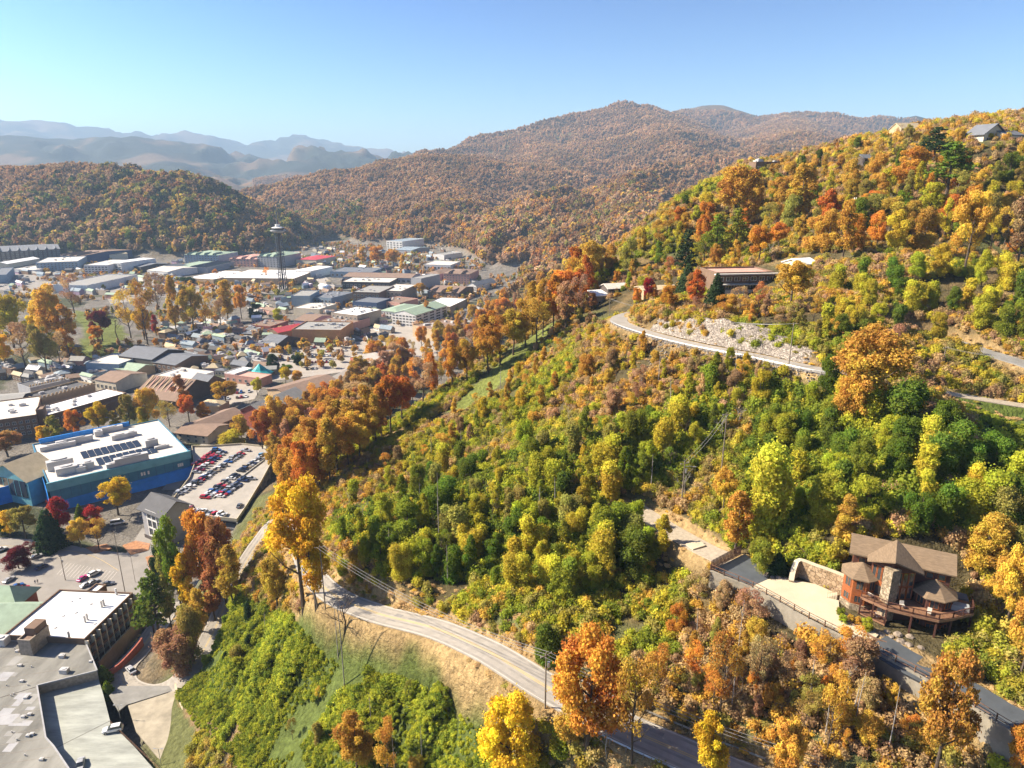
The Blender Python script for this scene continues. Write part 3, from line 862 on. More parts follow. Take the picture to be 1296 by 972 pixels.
# ---- trees one can tell apart in the photograph: foot u, v, top v, crown width in pixels
SINGLE = [
 (742,962,796,112,'broad','orange','tall orange tree with two tops on the near verge of the lower road'),
 (799,966,825,62,'sparse','amber','slim amber tree with ivy on its trunk beside the roadside guardrail'),
 (722,958,862,46,'upright','golden','small golden tree with a bare thin trunk left of the tall orange tree'),
 (768,957,902,34,'bare','brown','small leafless tree between the two orange trees by the road'),
 (645,1008,884,96,'broad','yellow','bright yellow tree at the lower edge of the photo below the road verge'),
 (452,982,905,64,'broad','golden','golden tree rising from the green vine bank near the bottom edge'),
 (492,1000,912,44,'sparse','amber','thin amber tree just right of the golden tree on the vine bank'),
 (384,768,604,98,'broad','yellow','very tall bright yellow tree at the bend of the lower road'),
 (400,770,655,44,'upright','yellow','slender yellow tree leaning beside the very tall yellow tree'),
 (352,776,700,46,'broad','golden','golden tree low on the left side of the tall yellow tree'),
 (228,852,782,58,'round','brown','dark brown round tree inside the hairpin bend'),
 (246,838,768,40,'round','olive','dark olive tree just behind the brown tree in the hairpin bend'),
 (203,812,722,44,'pine','green','tall pine with a bare trunk beside the white roofed hotel'),
 (196,806,735,36,'pine','green','shorter pine standing left of the tall pine by the hotel'),
 (218,800,700,26,'upright','olive','thin olive tree behind the pines beside the hairpin road'),
 (232,790,652,46,'broad','mid green','green tree beside the grey stair tower'),
 (243,792,698,34,'upright','yellow','narrow yellow tree standing in front of the green tree by the road'),
 (262,768,642,52,'broad','orange','orange tree in front of the parking deck wall'),
 (287,768,652,48,'broad','rust','rust brown tree right of the orange tree below the parking deck'),
 (272,785,722,34,'upright','rust','smaller rust tree below the orange tree near the deck'),
 (296,772,690,36,'upright','amber','amber tree at the right of the rust trees by the climbing road'),
 (255,800,745,30,'upright','golden','short golden tree above the hairpin bend'),
 (435,805,733,52,'bare','pink brown','leafless pinkish tree throwing its shade on the lower road'),
 (436,868,742,12,'snag','tan','tall bare dead trunk standing on the vine bank'),
 (428,832,764,10,'snag','tan','shorter dead trunk just above the tall one on the vine bank'),
 (470,918,878,9,'snag','tan','broken dead stump in the middle of the vine bank'),
 (535,975,918,10,'snag','tan','leaning dead trunk near the bottom of the vine bank'),
 (500,985,930,10,'snag','tan','dead trunk left of the leaning one at the bottom edge'),
 (556,690,598,8,'snag','tan','tall thin dead trunk among the vine covered trees'),
 # in front of the blue building
 (150,652,604,48,'broad','yellow','yellow tree against the long blue wall'),
 (76,672,630,33,'round','red','round scarlet tree at the corner of the blue building'),
 (66,694,644,34,'cone','dark green','dark evergreen in front of the scarlet tree'),
 (103,694,654,30,'broad','golden','golden tree at the edge of the car park right of the evergreen'),
 (126,697,658,30,'sparse','golden','thin half bare golden tree on the traffic island'),
 (13,680,646,22,'upright','yellow','small yellow tree at the left edge by the car park'),
 (33,682,640,42,'broad','olive','olive tree between the small yellow tree and the evergreen'),
 (2,676,650,26,'round','green','green shrub at the left edge below the blue wall'),
 (24,720,694,36,'round','dark red','maroon tree in the middle of the car park'),
 (40,708,686,20,'sparse','dark red','thin dusky red tree behind the maroon one in the car park'),
 (119,668,641,30,'round','red','red bush along the foot of the blue wall'),
 (103,660,638,14,'cone','green','small green conifer beside the red bush'),
 (206,742,690,24,'round','dark green','dark evergreen bush at the foot of the grey stair tower'),
 # row behind the blue building
 (10,578,543,44,'broad','rust','rust brown tree left of the blue building beside the brown hotel'),
 (57,566,537,22,'broad','yellow','small yellow tree at the left end of the row behind the blue building'),
 (72,564,526,24,'upright','olive','olive tree second in the row behind the blue building'),
 (97,556,517,29,'broad','deep orange','orange red tree in front of the brown hotel'),
 (127,550,508,31,'broad','yellow','yellow tree right of the orange red one before the brown hotel'),
 (146,550,520,24,'upright','golden','small golden tree in the row behind the blue building'),
 (166,548,497,28,'broad','olive','pale olive tree in the row behind the blue building'),
 (190,548,489,36,'broad','amber','tall amber tree near the dark gabled hall'),
 (183,552,515,20,'upright','yellow green','yellow green tree under the tall amber one'),
 (215,540,506,26,'sparse','olive','thin olive tree left of the salmon red tree'),
 (232,520,474,22,'upright','rust','rust tree in front of the dark gabled hall'),
 (240,536,497,28,'broad','deep orange','salmon red tree beside the dark gabled hall'),
 (259,535,508,19,'upright','orange','small orange tree right of the salmon red one'),
 (286,512,481,42,'broad','golden','golden tree standing in the middle of the small car park'),
 (326,500,477,17,'broad','yellow green','yellow green tree beside the teal roofed pavilion'),
 (362,488,463,18,'broad','yellow','yellow tree right of the teal roofed pavilion'),
 (377,486,469,16,'round','golden','low golden tree beside the long brown motel roof'),
 (306,560,524,30,'broad','golden','golden tree in the motel yard'),
 (296,568,545,40,'round','yellow green','lime green bush in front of the tan motel'),
 (334,582,516,38,'broad','deep orange','red orange tree growing against the red brick gable'),
 (352,568,500,42,'broad','golden','golden tree beside the grey metal roof'),
 (374,560,500,40,'sparse','amber','thin amber tree behind the golden one near the metal roof'),
 (345,470,448,20,'round','dark green','dark green tree at the corner of the big car park'),
 (376,462,445,15,'round','dark green','round dark green tree among parked cars'),
 (362,472,458,18,'round','green','green shrub below the round dark tree in the car park'),
 # bluff at the left
 (66,446,344,46,'broad','golden','tall golden tree at the top of the grassy bluff'),
 (18,440,369,48,'broad','yellow green','spreading yellow tree at the left edge of the bluff'),
 (88,452,384,32,'upright','amber','amber tree with a dark trunk beside the lawn'),
 (46,440,394,28,'broad','yellow','yellow tree in the middle of the bluff wood'),
 (8,468,422,28,'broad','yellow','bright yellow tree low at the left edge of the bluff'),
 (34,470,406,44,'sparse','brown','half bare brown tree on the bluff'),
 (60,474,408,42,'broad','olive','olive tree at the foot of the bluff'),
 (78,470,420,30,'sparse','tan','half bare tan tree below the amber one'),
 (95,400,345,30,'sparse','brown','brown thin tree behind the top of the lawn'),
 (130,432,391,33,'broad','dark red','dark red tree on the lawn of the bluff'),
 (124,436,412,22,'broad','orange','low orange tree at the foot of the dark red tree'),
 (150,430,385,30,'bare','brown','leafless tree right of the dark red tree'),
 (166,428,365,34,'sparse','golden','thin golden tree above the dark shed roofs'),
 (183,430,385,26,'broad','yellow','bright yellow tree on the right of the bluff'),
 (187,436,356,38,'sparse','amber','tall thin amber tree behind the bright yellow one'),
 (198,425,398,12,'upright','red','narrow red tree on the right of the bluff'),
 (202,400,342,28,'sparse','brown','dusky brown tree right of the long white building'),
 (224,424,346,22,'upright','golden','tallest narrow golden tree beside the shaded shops'),
 (246,424,360,36,'broad','golden','golden tree right of the tallest narrow one'),
 (262,420,370,28,'sparse','amber','thin amber tree in the golden row beside the shops'),
 (280,414,376,24,'sparse','brown','brown thin tree between two golden ones'),
 (289,408,354,27,'upright','golden','golden tree near the right end of the row'),
 (306,404,359,20,'broad','orange','orange brown tree at the right end of the row'),
 (325,404,384,22,'round','dark green','dark shrub beyond the end of the golden row'),
 (352,406,390,15,'round','yellow green','small olive tree near the grey box building'),
 (238,360,348,22,'round','dark green','dark green domed tree behind the golden row'),
 (274,352,340,10,'upright','orange','small orange tree before the long white roof'),
 (337,356,338,12,'sparse','orange','thin orange tree before the long white roof'),
 # far town
 (532,377,357,18,'broad','golden','golden tree at the middle of the far shops'),
 (570,378,362,14,'broad','yellow','yellow tree behind the white roofed hall'),
 (460,336,312,14,'upright','golden','golden tree at the left of the salmon clump beyond the shops'),
 (478,338,310,26,'broad','orange','large salmon orange tree beyond the shops'),
 (498,340,314,24,'broad','amber','amber tree right of the large salmon tree'),
 (510,345,322,12,'upright','golden','narrow golden tree behind the long shop roofs'),
 (540,406,380,12,'upright','amber','amber tree beside the four storey white hotel'),
 (560,400,390,14,'round','yellow','low yellow tree before the white roofed hall'),
 (350,482,463,0.1,'snag','tan',None),
 # the upper hillside
 (1146,246,184,62,'broad','orange','wide orange tree crowning the hill below the gabled houses'),
 (1197,250,178,52,'pine','green','tall dark pine right of the wide orange tree'),
 (1180,210,160,40,'pine','dark green','dark pine on the skyline between the two hilltop houses'),
 (1220,345,238,54,'broad','golden','tall golden tree by the high road'),
 (1284,350,240,60,'broad','brown','brown tree at the right edge above the green slope'),
 (1046,300,238,36,'upright','deep orange','vivid orange red tree left of the leaning ladder pole'),
 (1066,330,252,34,'upright','amber','amber tree behind the leaning ladder pole'),
 (1105,292,245,44,'round','olive','olive gold tree right of the leaning ladder pole'),
 (1000,390,326,56,'broad','golden','golden tree in front of the flat roofed house'),
 (905,389,346,25,'cone','dark green','dark blue green evergreen below the flat roofed house'),
 (936,396,362,30,'sparse','brown','brown thin tree before the glass front of the flat roofed house'),
 (958,394,356,26,'sparse','rust','rust thin tree at the right end of the flat roofed house'),
 (925,402,372,20,'upright','amber','small amber tree on the bank between the rock and the flat roofed house'),
 (866,362,290,28,'pine','dark green','dark pine left of the flat roofed house'),
 (869,372,334,28,'cone','dark green','dark conifer under the pine on the ridge'),
 (820,385,350,18,'broad','red','small scarlet tree above the rock wall'),
 (880,390,340,26,'upright','deep orange','orange tree left of the blue green evergreen'),
 (845,395,360,30,'broad','orange','orange shrub like tree above the end of the rock wall'),
 (1098,530,408,112,'broad','amber','large amber tree standing at the right end of the rock wall'),
 (1080,545,460,66,'broad','golden','golden tree below the large amber one'),
 (1140,560,478,56,'vine','green','dark green vine smothered tree beside the gravel track'),
 (1125,470,410,50,'sparse','brown','half bare brown tree behind the large amber one'),
 (930,285,208,70,'broad','amber','amber tree on the crest left of the rooftop house'),
 (985,262,222,36,'broad','amber','amber tree on the crest below the far flat house'),
 (1010,285,205,44,'upright','golden','golden tree right of the far flat house'),
 (1012,224,205,40,'round','dark green','rounded dark green tree on the crest'),
 (930,330,262,34,'pine','mid green','green pine on the middle of the ridge'),
 (905,330,270,30,'pine','mid green','green pine left of the other ridge pine'),
 (890,320,252,30,'broad','orange','orange tree left of the ridge pines'),
 (1275,235,192,36,'round','green','dark green tree below the cream gabled house'),
 # near the house
 (960,724,683,36,'round','mid green','rounded green shrub at the head of the forecourt'),
 (984,724,700,26,'cone','dark green','dark shrub right of the rounded green one by the forecourt'),
 (1182,985,822,82,'broad','amber','big amber tree covering the bend of the driveway'),
 (1270,800,690,52,'broad','golden','golden tree in the shade right of the house'),
 (1290,860,745,60,'broad','amber','amber tree at the right edge beside the driveway'),
 (1285,1000,912,48,'broad','orange','orange tree at the lower right corner'),
 (988,1000,905,56,'broad','golden','golden tree at the bottom edge below the driveway'),
 (895,1000,905,60,'broad','yellow','yellow tree hanging over the road at the bottom edge'),
 (1045,960,850,44,'sparse','golden','thin golden tree below the driveway wall'),
 (925,905,760,12,'snag','tan','tall pale bare trunk below the driveway'),
 (1122,960,868,12,'snag','tan','white dead trunk left of the big amber tree'),
 (1080,930,850,12,'snag','tan','pale dead trunk below the middle of the driveway wall'),
 (880,870,812,40,'sparse','orange','orange tree above the road right of the tall orange tree'),
 (830,880,815,42,'sparse','amber','amber tree on the cut slope above the road'),
 (910,910,800,54,'sparse','amber','loose amber tree on the brown slope below the driveway'),
 (958,880,800,40,'sparse','tan','thin tan tree below the start of the driveway wall'),
 (690,835,786,32,'vine','green','rounded vine covered stub above the road bank'),
 (915,650,590,38,'broad','golden','golden tree beside the utility clearing'),
 (930,700,620,44,'upright','amber','amber tree above the gravel turn'),
 (965,680,560,56,'vine','yellow green','yellow green vine draped tree left of the house clearing'),
 (1040,660,590,54,'round','lime','lime green tree above the stone retaining wall'),
 (1068,684,626,34,'upright','golden','golden tree behind the left corner of the house'),
]
for q in SINGLE:
    if q[6] is None: continue
    tree_px(*q[:6], label=q[6])

def zone(poly, n, forms, colours, hrange, where, spacing=14, wf=(.55, .8), seed=1, group=None):
    """fill a patch of hillside, given by its outline in the photograph, with separate trees"""
    rg = np.random.default_rng(seed)
    us = [p[0] for p in poly]; vs = [p[1] for p in poly]
    got = []; tries = 0
    while len(got) < n and tries < n * 60:
        tries += 1
        u = rg.uniform(min(us), max(us)); v = rg.uniform(min(vs), max(vs))
        if not in_poly(np.array([u]), np.array([v]), poly)[0]: continue
        if any((u - a) ** 2 + ((v - b) * 1.3) ** 2 < spacing ** 2 for a, b in got): continue
        P = G(u, v)
        if dep(P) > 800: continue
        bad = False
        for nm, (RP, w, sh) in ROADS.items():
            if np.min(np.hypot(RP[:, 0] - P.x, RP[:, 1] - P.y)) < w / 2 + 2.2: bad = True; break
        if bad or in_poly(np.array([P.x]), np.array([P.y]), PAD_HOUSE)[0]: continue
        if any(in_poly(np.array([P.x]), np.array([P.y]), k)[0] for k in KEEP + EXCL): continue
        if -1 < edge_side(np.array([P.x]), np.array([P.y]))[0] < 1.8: continue
        got.append((u, v))
        f = forms[int(rg.integers(len(forms)))]; c = colours[int(rg.integers(len(colours)))]
        h = rg.uniform(*hrange)
        wr = {'vine': .5, 'upright': .4, 'pine': .45, 'cone': .45, 'snag': .2}.get(f, rg.uniform(*wf))
        tree(f, c, P, h, h * wr * rg.uniform(.85, 1.15), where=where, group=group)
KEEP = []   # footprints where no tree may stand
def keep(uvz): KEEP.append([tuple(wz(*q)) for q in uvz])
keep([(1070,700,87),(1208,712,87),(1232,800,84),(1160,830,84),(1040,790,84)])
keep([(905,352,113),(985,352,113),(985,372,112),(905,372,112)])
keep([(755,364,105),(805,362,105),(805,382,105),(755,382,105)])
keep([(815,360,105),(858,360,105),(858,374,105),(815,374,105)])
A_ = ['orange', 'amber', 'golden', 'golden', 'amber', 'orange', 'tan', 'pink brown', 'deep orange']
zone([(345,600),(380,560),(440,512),(480,482),(540,440),(600,412),(680,385),(735,372),(750,402),(700,425),(640,462),(545,505),(470,575),(400,628),(372,640)], 125, ['broad','broad','upright','sparse'], A_, (18, 26), 'on the ridge above the town', 13, seed=11)
zone([(560,452),(620,402),(700,352),(745,338),(752,374),(690,398),(610,434),(575,466)], 46, ['broad','broad','upright'], A_, (18, 27), 'at the far end of the town ridge', 11, seed=31)
zone([(345,604),(350,562),(400,527),(450,484),(500,448),(524,474),(440,545),(390,595)], 42, ['broad','broad','sparse','upright'], A_, (17, 25), 'at the foot of the town ridge', 13, seed=32)
zone([(760,352),(830,300),(900,250),(960,235),(1060,215),(1130,210),(1180,230),(1240,240),(1296,200),(1340,230),(1340,340),(1200,320),(1050,330),(990,330),(900,345),(850,352)], 100, ['broad','round','round','upright','sparse'], ['orange','amber','golden','olive','yellow green','olive','mid green','golden','yellow green'], (11, 16), 'on the upper hillside', 19, seed=12)
zone([(850,268),(920,236),(1000,212),(1130,178),(1240,172),(1200,205),(1100,212),(960,236),(880,275)], 18, ['round','broad','upright'], ['olive','yellow green','amber','green'], (7, 10), 'along the hilltop', 20, seed=13)
zone([(1040,440),(1060,370),(1120,345),(1200,350),(1340,375),(1340,440),(1220,430),(1130,440),(1060,462)], 34, ['vine','round','vine','round'], ['lime','yellow green','mid green','green','yellow green'], (7, 11), 'on the green slope under the high road', 19, seed=14)
zone([(955,500),(1060,500),(1160,545),(1200,570),(1296,610),(1330,690),(1260,700),(1190,675),(1070,668),(1000,660),(950,600)], 46, ['vine','round','vine'], ['green','mid green','lime','yellow green','green'], (7, 11), 'behind the timber house', 23, seed=15)
zone([(420,655),(500,612),(600,588),(700,572),(800,545),(900,490),(940,520),(900,575),(830,600),(800,640),(850,700),(800,740),(700,760),(600,752),(510,730),(440,705)], 130, ['vine','vine','round','upright'], ['green','mid green','mid green','lime','yellow green','lime','yellow green','olive'], (5, 11.5), 'on the slope above the lower road', 19, seed=16)
zone([(480,600),(560,540),(660,470),(740,430),(860,460),(1000,480),(900,520),(700,540),(560,580)], 90, ['round','upright','sparse','sparse','upright'], ['yellow green','lime','golden','amber','golden','tan','brown','yellow green','golden','tan'], (4.5, 8.5), 'on the brushy middle slope', 20, seed=17)
zone([(420,655),(560,545),(700,450),(800,430),(1000,475),(930,560),(850,700),(700,765),(520,735)], 58, ['bare','snag','bare'], ['tan'], (6, 11), 'on the middle slope', 22, seed=41, wf=(.3, .4))
zone([(880,400),(1040,395),(1200,340),(1200,250),(960,260),(860,330)], 20, ['bare'], ['tan'], (7, 11), 'on the upper hillside', 26, seed=42, wf=(.35, .45))
zone([(260,830),(340,790),(470,830),(600,910),(600,980),(400,1000),(290,930)], 12, ['snag','bare','vine','sparse'], ['green','olive','golden','mid green'], (3.5, 7), 'on the vine bank', 34, seed=44, wf=(.35, .5))
zone([(870,740),(940,770),(1040,830),(1140,870),(1180,960),(1060,960),(900,900),(840,830)], 16, ['bare','snag'], ['tan'], (5, 9), 'on the brown slope below the driveway', 22, seed=43, wf=(.3, .4))
zone([(870,740),(940,770),(1040,830),(1140,870),(1180,960),(1060,960),(900,900),(840,830)], 34, ['sparse','upright','sparse','round'], ['tan','amber','golden','brown','olive','orange'], (4, 8), 'on the brown slope below the driveway', 24, seed=18)
zone([(860,400),(1040,400),(1060,445),(1010,432),(860,402)], 12, ['sparse','upright'], ['brown','amber','rust','olive'], (5, 8), 'above the rock wall', 18, seed=19)
zone([(700,380),(760,345),(850,350),(880,385),(800,395),(745,405)], 16, ['broad','upright','sparse'], ['orange','rust','golden','lime'], (7, 11), 'around the white roofed house', 16, seed=20)
zone([(250,800),(330,775),(345,800),(280,850),(240,872)], 7, ['vine','round'], ['green','dark green','mid green'], (3.5, 5.5), 'at the top of the vine bank', 20, seed=21)
zone([(1240,640),(1340,640),(1340,800),(1240,720)], 8, ['round','broad'], ['green','olive','golden'], (9, 12), 'in the wood right of the house', 26, seed=22)
zone([(0,365),(60,350),(100,400),(60,470),(0,470)], 14, ['sparse','broad'], ['olive','brown','golden','tan'], (9, 13), 'in the bluff wood', 13, seed=23)

# ---- the rest of the wood, too many to count: one object each
def scatter(name, P, tint, scale, forms_meshes, rotz=None):
    """P (n,3); one mesh of points that carries plants as instances"""
    n = len(P)
    me = bpy.data.meshes.new(name); me.vertices.add(n); me.vertices.foreach_set('co', P.astype(np.float32).ravel())
    at = me.attributes.new('tint', 'FLOAT_COLOR', 'POINT'); at.data.foreach_set('color', np.concatenate([tint, np.ones((n, 1))], 1).astype(np.float32).ravel())
    at = me.attributes.new('size', 'FLOAT_VECTOR', 'POINT'); at.data.foreach_set('vector', scale.astype(np.float32).ravel())
    rot = np.zeros((n, 3)); rot[:, 2] = rng.uniform(0, 6.28, n)
    at = me.attributes.new('turn', 'FLOAT_VECTOR', 'POINT'); at.data.foreach_set('vector', rot.astype(np.float32).ravel())
    at = me.attributes.new('pick', 'INT', 'POINT'); at.data.foreach_set('value', rng.integers(0, len(forms_meshes), n).astype(np.int32))
    o = link(name, me)
    ng = bpy.data.node_groups.new(name, 'GeometryNodeTree')
    ng.interface.new_socket('Geometry', in_out='INPUT', socket_type='NodeSocketGeometry')
    ng.interface.new_socket('Geometry', in_out='OUTPUT', socket_type='NodeSocketGeometry')
    gi = ng.nodes.new('NodeGroupInput'); go = ng.nodes.new('NodeGroupOutput')
    iop = ng.nodes.new('GeometryNodeInstanceOnPoints')
    m2p = ng.nodes.new('GeometryNodeMeshToPoints'); ng.links.new(gi.outputs[0], m2p.inputs[0])
    ng.links.new(m2p.outputs[0], iop.inputs['Points'])
    g2i = ng.nodes.new('GeometryNodeGeometryToInstance')
    for mm in reversed(forms_meshes):
        po = bpy.data.objects.new('plant', mm)
        oi = ng.nodes.new('GeometryNodeObjectInfo'); oi.inputs['Object'].default_value = po
        ng.links.new(oi.outputs['Geometry'], g2i.inputs[0])
    ng.links.new(g2i.outputs[0], iop.inputs['Instance'])
    iop.inputs['Pick Instance'].default_value = True
    def attr(nm, ty):
        a = ng.nodes.new('GeometryNodeInputNamedAttribute'); a.data_type = ty; a.inputs[0].default_value = nm; return a.outputs['Attribute']
    ng.links.new(attr('pick', 'INT'), iop.inputs['Instance Index'])
    ng.links.new(attr('size', 'FLOAT_VECTOR'), iop.inputs['Scale'])
    e2r = ng.nodes.new('FunctionNodeEulerToRotation'); ng.links.new(attr('turn', 'FLOAT_VECTOR'), e2r.inputs[0]); ng.links.new(e2r.outputs[0], iop.inputs['Rotation'])
    ng.links.new(iop.outputs[0], go.inputs[0])
    md = o.modifiers.new('plants', 'NODES'); md.node_group = ng
    tag(o, kind='stuff')
    return o
def light_form(kind, seed, n, size):
    rg = np.random.default_rng(seed); L = []
    if kind == 'tree':
        for k in range(6):
            a = rg.uniform(0, 6.28); z = rg.uniform(.35, .8); r_l = rg.uniform(.18, .28)
            L.append((math.cos(a) * .26 * rg.uniform(0, 1), math.sin(a) * .26 * rg.uniform(0, 1), z, r_l))
    elif kind == 'spire':
        for k in range(6):
            L.append((0, 0, .15 + .14 * k, .26 - .035 * k))
    else:
        for k in range(5):
            a = rg.uniform(0, 6.28); L.append((math.cos(a) * .3 * rg.uniform(.3, 1), math.sin(a) * .3 * rg.uniform(.3, 1), rg.uniform(.15, .6), rg.uniform(.22, .38)))
    HV = []; HF = []; nb = 0
    for x, y, z, r_l in L:
        V_, F_ = sphere_q((x, y, z), r_l * .7, 5, 3); HV.append(V_); HF.append(F_ + nb); nb += len(V_)
    P, N, cl = lobes_cloud(L, n, rg, up=.4)
    me = leaf_mesh('plant', P, N, size, rg, cl, (np.concatenate(HV), np.concatenate(HF)))
    me.materials.append(LEAF_I); return me
FAR_TREES = [light_form('tree', 800 + i, 110, .16) for i in range(5)] + [light_form('spire', 810, 100, .14)]
NEAR_BUSH = [light_form('bush', 820 + i, 420, .085) for i in range(6)]
VINE_TUFT = [light_form('bush', 840 + i, 260, .11) for i in range(5)]
def palette(names, w, n, rg, k=.2):
    c = np.array([COLS[q] for q in names]); w = np.array(w, float); w /= w.sum()
    t = c[rg.choice(len(names), n, p=w)]
    return t * (1 + rg.uniform(-k, k, (n, 1)))
def ring(n, r0, r1, a0, a1, rg):
    r = np.sqrt(rg.uniform(r0 ** 2, r1 ** 2, n)); a = np.radians(rg.uniform(a0, a1, n))
    return r * np.sin(a), r * np.cos(a)
# the far wood on the hills
rg = np.random.default_rng(31)
Ps = []; Ts = []; Sc = []
for n, r0, r1, a0, a1, hh, zmin, pal, wts in [
    (9500, 880, 2150, -50, -12, 21, 7, ['brown','rust','amber','olive','green','golden','dark green','pink brown'], [5,3,2,4,2.5,1,2,4]),
    (9000, 760, 1900, -13, 12, 16, 7, ['brown','rust','amber','olive','pink brown','orange'], [4,2,2,2,4,1.5]),
    (66000, 1700, 3600, -43, 36, 14, 8, ['brown','rust','pink brown','amber','dark green'], [5,4,7,1,.6]),
    (52000, 3300, 5400, -20, 44, 18, 8, ['brown','rust','pink brown'], [5,4,7]),
    (14000, 560, 1500, 8, 56, 12, 18, ['amber','orange','olive','brown','golden','pink brown'], [3,2,2,4,2,3])]:
    x, y = ring(n, r0, r1, a0, a1, rg); z = H(x, y)
    ok = (z > zmin)
    x, y, z = x[ok], y[ok], z[ok]; m = len(x)
    pn = fbm(x / 90, y / 90, 3, 55)
    t = palette(pal, wts, m, rg, .12)
    mean = t.mean(0)[None]; kk = np.clip((r0 - 800) / 2500, 0, .6)
    t = (t * (1 - kk) + mean * kk) * (.5 + 1.0 * pn)[:, None] * (.66 if r1 == 2150 else .85)
    s = rg.uniform(.7, 1.25, m) * hh
    Ps.append(np.stack([x, y, z - .3], 1)); Ts.append(t); Sc.append(np.stack([s * rg.uniform(.8, 1.1, m), s * rg.uniform(.8, 1.1, m), s], 1))
# trees scattered through the valley town
x, y = ring(9000, 420, 1700, -46, 8, rg); z = H(x, y); pn = fbm(x / 70, y / 70, 3, 91)
ok = (z < np.where(x > 60, 40, 8)) & (pn > np.where(x > 60, .4, .50)) & (y > 540); x, y, z = x[ok], y[ok], z[ok]; m = len(x)
TOWN_WOOD = (x, y, z, palette(['amber','orange','brown','olive','pink brown','golden'], [3,2,3,2,3,1], m, rg), rg.uniform(5, 9, m))
far_wood_data = (Ps, Ts, Sc)
# ------------------------------------------------------------------ roads, pads, walls, rails
ASPH_PALE = principled('worn pale asphalt', (.30, .275, .24), .9, noise=.16, nscale=.35, bump=.01)
ASPH = principled('grey asphalt', (.22, .215, .20), .9, noise=.2, nscale=.3)
ASPH_DARK = principled('new asphalt', (.075, .085, .095), .85, noise=.2, nscale=.4)
GRAVEL = principled('gravel', (.34, .29, .22), .95, noise=.25, nscale=1.4, bump=.03)
CONC = principled('concrete', (.50, .435, .31), .85, noise=.13, nscale=.25)
CONC_GREY = principled('grey concrete', (.36, .35, .32), .9, noise=.2, nscale=.3)
WALLC = principled('wall concrete', (.25, .225, .18), .9, noise=.22, nscale=.7)
PAINT_Y = principled('yellow line', (.50, .36, .14), .7, noise=.1, nscale=1)
PAINT_W = principled('white line', (.52, .49, .44), .7, noise=.1, nscale=1)
STONE = cells('rubble stone', (.24,.165,.095), (.46,.34,.22), 1.7)
ROCK = cells('pale broken rock', (.22,.185,.155), (.40,.35,.295), 1.5, bump=.35, stretch=(1, 1, 1.6))
RUSTY = principled('weathered brown steel', (.16, .085, .05), .8, noise=.3, nscale=2)
GALV = principled('galvanised steel', (.42, .42, .41), .45, .6)
TIMBER_POLE = principled('weathered pole', (.20, .165, .13), .9, noise=.3, nscale=2, stretch=(4, 4, .5))

def normals2(P):
    T = np.gradient(P[:, :2], axis=0); T = unit(T)
    return np.stack([-T[:, 1], T[:, 0]], 1)       # left of travel
def ribbon(name, P, o0, o1, dz, mat, thick=.0, kind='structure', **kw):
    """a strip along path P between the side offsets o0 and o1"""
    N = normals2(P); V = []
    for off in (o0, o1):
        V.append(np.concatenate([P[:, :2] + N * off, P[:, 2:3] + dz], 1))
    n = len(P)
    if thick:
        for off in (o1, o0):
            V.append(np.concatenate([P[:, :2] + N * off, P[:, 2:3] + dz - thick], 1))
    V = np.concatenate(V); Fq = []
    rows = 4 if thick else 2
    for i in range(n - 1):
        for r_ in range(rows if thick else 1):
            a = r_ * n; b = ((r_ + 1) % rows) * n
            Fq.append((a + i, b + i, b + i + 1, a + i + 1))
    me = np_mesh(name, V, Fq)
    # make the top face up
    me.update()
    if me.polygons[0].normal.z < 0: me.flip_normals()
    o = link(name, me, mat)
    if kind: tag(o, kind=kind)
    for k, v in kw.items(): o[k] = v
    return o
for nm, mt_, w in (('lower', ASPH_PALE, 6.3), ('hairpin', ASPH_PALE, 7.0), ('upper', ASPH_PALE, 6.0), ('drive', ASPH_DARK, 5.6), ('gravel', GRAVEL, 5.2), ('track', GRAVEL, 3.4), ('high', ASPH, 6.0)):
    P = ROADS[nm][0]
    nm2 = {'lower': 'road', 'hairpin': 'road', 'upper': 'road', 'drive': 'driveway', 'gravel': 'gravel_track', 'track': 'gravel_track', 'high': 'road'}[nm]
    ribbon(nm2, P, -w / 2, w / 2, 0, mt_, .18)
    if nm in ('lower', 'hairpin'):
        for o in (-.17, .17): ribbon('centre_line', P, o - .07, o + .07, .012, PAINT_Y, .008)
        for o in (-w / 2 + .3, w / 2 - .3): ribbon('edge_line', P, o - .045, o + .045, .010, PAINT_W, .008)
def flat(name, pts, z, mat, thick=.1, **kw):
    b = MB(); b.prism([tuple(p[:2]) for p in pts], z - thick, z)
    o = b.build(name, mat); tag(o, kind='structure'); return o
def flatpx(name, uv, z, mat, thick=.1): return flat(name, [wz(u, v, z) for u, v in uv], z, mat, thick)
# wear on the lower road: tyre tracks and patches
WEAR = principled('tyre worn asphalt', (.25, .23, .205), .9, noise=.2, nscale=.5)
PATCH = principled('asphalt patch', (.20, .19, .18), .9, noise=.2, nscale=1)
P = ROADS['lower'][0]
for o in (-2.35, -.95, .95, 2.35): ribbon('tyre_track', P, o - .22, o + .22, .006, WEAR, .004)
rp_ = random.Random(4)
for i in range(13):
    k = rp_.randrange(3, len(P) - 6); o = rp_.uniform(-2.4, 1.6)
    ribbon('road_patch', P[k:k + rp_.randrange(2, 4)], o, o + rp_.uniform(.15, 1.1), .009, PATCH, .004)
P = ROADS['hairpin'][0]
for o in (-2.6, -1.1, 1.1, 2.6): ribbon('tyre_track', P, o - .22, o + .22, .006, WEAR, .004)
# forecourt of the timber house
flatpx('forecourt', [(954,741),(972,733),(1003,734),(1032,739),(1061,752),(1062,768),(1078,782),(1112,803),(1100,816),(1050,792),(1000,766)], 84.06, CONC, .3)
flatpx('forecourt', [(905,719),(943,701),(958,714),(972,732.6),(953.6,740.6),(925,729)], 84.045, ASPH_DARK, .3)
flatpx('slab', [(868,688),(886,684),(893,690),(877,695)], 82.75, CONC, .25)

